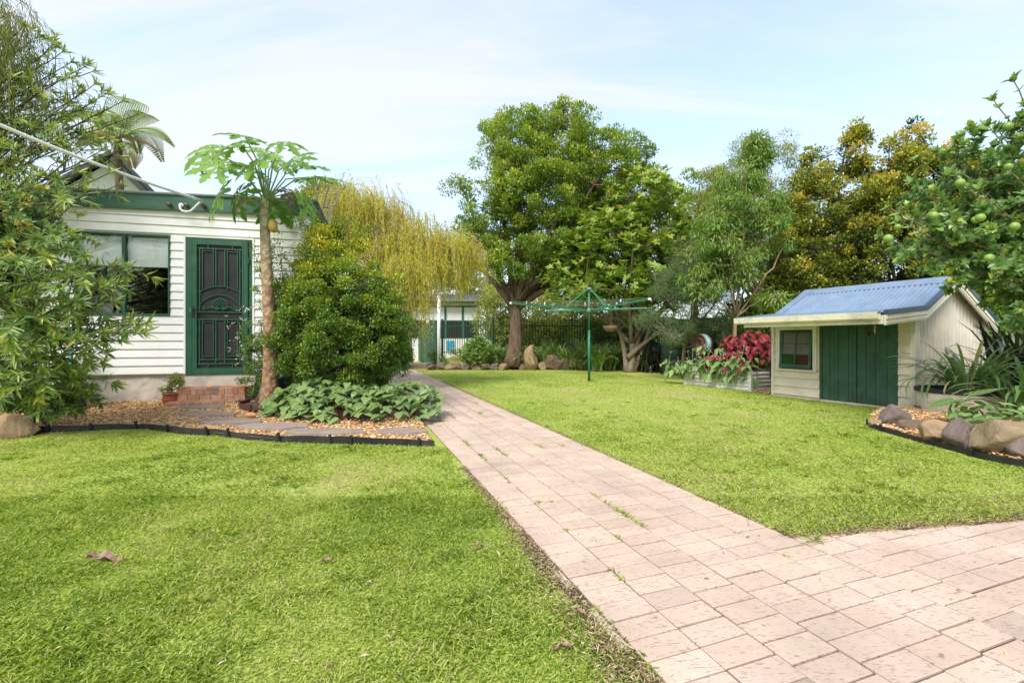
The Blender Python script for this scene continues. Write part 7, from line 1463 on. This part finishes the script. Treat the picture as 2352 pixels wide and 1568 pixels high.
# things on the lawn
n = 260; yy = rng.uniform(1.5, 9, n); P = np.stack([rng.uniform(-1.1, 1.1, n) * yy, yy, np.full(n, 0.022)], 1); P = P[in_poly(P[:, :2], LAWN_L) | in_poly(P[:, :2], LAWN_R) | in_poly(P[:, :2], PATH_POLY)]; n = len(P)
o = leaf_obj('leaf_litter', P, rdir(n) * np.array([1, 1, 0.2]), np.array([[0, 0, 1.0]]) + rdir(n) * 0.5, rng.uniform(0.012, 0.045, n), rng.uniform(0.005, 0.014, n), M['thatch']); tag(o, 'tiny dry leaf bits scattered over lawn and path', 'leaf litter', kind='stuff')
def curl_leaf(name, loc, L, W, rz, lab, mat, cat):
    V, Fc = [], []; n = 8
    for i in range(n + 1):
        t = i / n; w = W * math.sin(math.pi * (0.08 + 0.86 * t)) * (1 + 0.08 * math.sin(i * 4.1)); z = 0.02 + 0.012 * math.sin(t * 5)
        for s in (-1, 0, 1): V.append((L * (t - 0.5), s * w * 0.5, z + (0.03 * W / 0.05 if s else 0) * (0.5 + 0.5 * math.sin(i * 1.7 + s))))
    for i in range(n):
        for j in range(2): Fc.append((3 * i + j, 3 * i + j + 1, 3 * i + j + 4, 3 * i + j + 3))
    mb = MB(); mb.v = V; mb.f = Fc; o = mb.build(name, mat); o.location = loc; o.rotation_euler = (0.1, 0.05, rz); sd = o.modifiers.new('thick', 'SOLIDIFY'); sd.thickness = 0.002; tag(o, lab, cat)
curl_leaf('dry_leaf', gr(240, 1292), 0.17, 0.05, 0.05, 'large curled brown leaf lying alone on the left lawn', M['dry'], 'leaf')
for k, (x, y, lab) in enumerate(((1160, 1195, 'small curled dry leaf at the left edge of the path, farther one'), (745, 1300, 'pale dry leaf fragment on the lawn left of the path'), (1100, 1262, 'small brown leaf on the lawn near the path edge'), (1290, 1500, 'brown dry leaf in the dirt strip beside the path'), (1330, 1420, 'pale bark fragment in the dirt beside the path'))):
    curl_leaf('dry_leaf', gr(x, y), 0.07, 0.022, rng.uniform(0, 3), lab, M['dry'], 'leaf')
p_ = gr(577, 958, 0.09); mb = MB(); mb.lathe([(0.0, -0.08), (0.02, -0.075), (0.038, -0.03), (0.036, 0.02), (0.02, 0.06), (0.0, 0.075)], 14); o = mb.build('fallen_fruit', simple('rotting_papaya', (0.5, 0.24, 0.07), 0.5, 0.3, 10), smooth=True); o.location = p_ + Vector((0, 0, 0.03)); o.rotation_euler = (R_(90), 0, R_(80)); tag(o, 'fallen orange papaya fruit lying on the bark beside the maroon edging', 'fruit')
# low concrete edge pieces beside the path
for k, (y0, y1, lab) in enumerate(((1.62, 1.86, 'nearest concrete edge piece beside the path'), (2.02, 2.16, 'middle concrete edge piece beside the path'), (2.62, 2.78, 'far concrete edge piece beside the path'))):
    mb = MB(); a_ = Vector((PL(y0) - 0.018, y0, 0)); b_ = Vector((PL(y1) - 0.018, y1, 0)); L = (b_ - a_).length; mb.cbox(-0.022, 0.014, 0, L, -0.02, 0.012, 0.006); o = mb.build('edge_kerb', M['potcon']); o.location = a_; o.rotation_euler = (0, 0, PA); tag(o, lab, 'kerb', 'concrete edge pieces along the path')
# rack with coloured slats behind the left bush
rk = at(60, 780, 6.6); r2 = empty('slatted_rack', (rk.x, rk.y, 0.1), R_(12), 'white slatted rack with pale blue posts half hidden behind the left bushes', 'rack')
for i in range(16): MB().box(-0.5 + i * 0.062, -0.5 + i * 0.062 + 0.03, -0.01, 0.01, 0.25, 0.95).build('slat', M['white_metal'], r2)
for x in (-0.54, 0.52): MB().box(x, x + 0.045, -0.025, 0.025, 0, 1.15).build('post', M['hose'], r2)
MB().box(-0.54, 0.565, -0.03, 0.0, 0.96, 1.0).build('rail', M['white_metal'], r2)
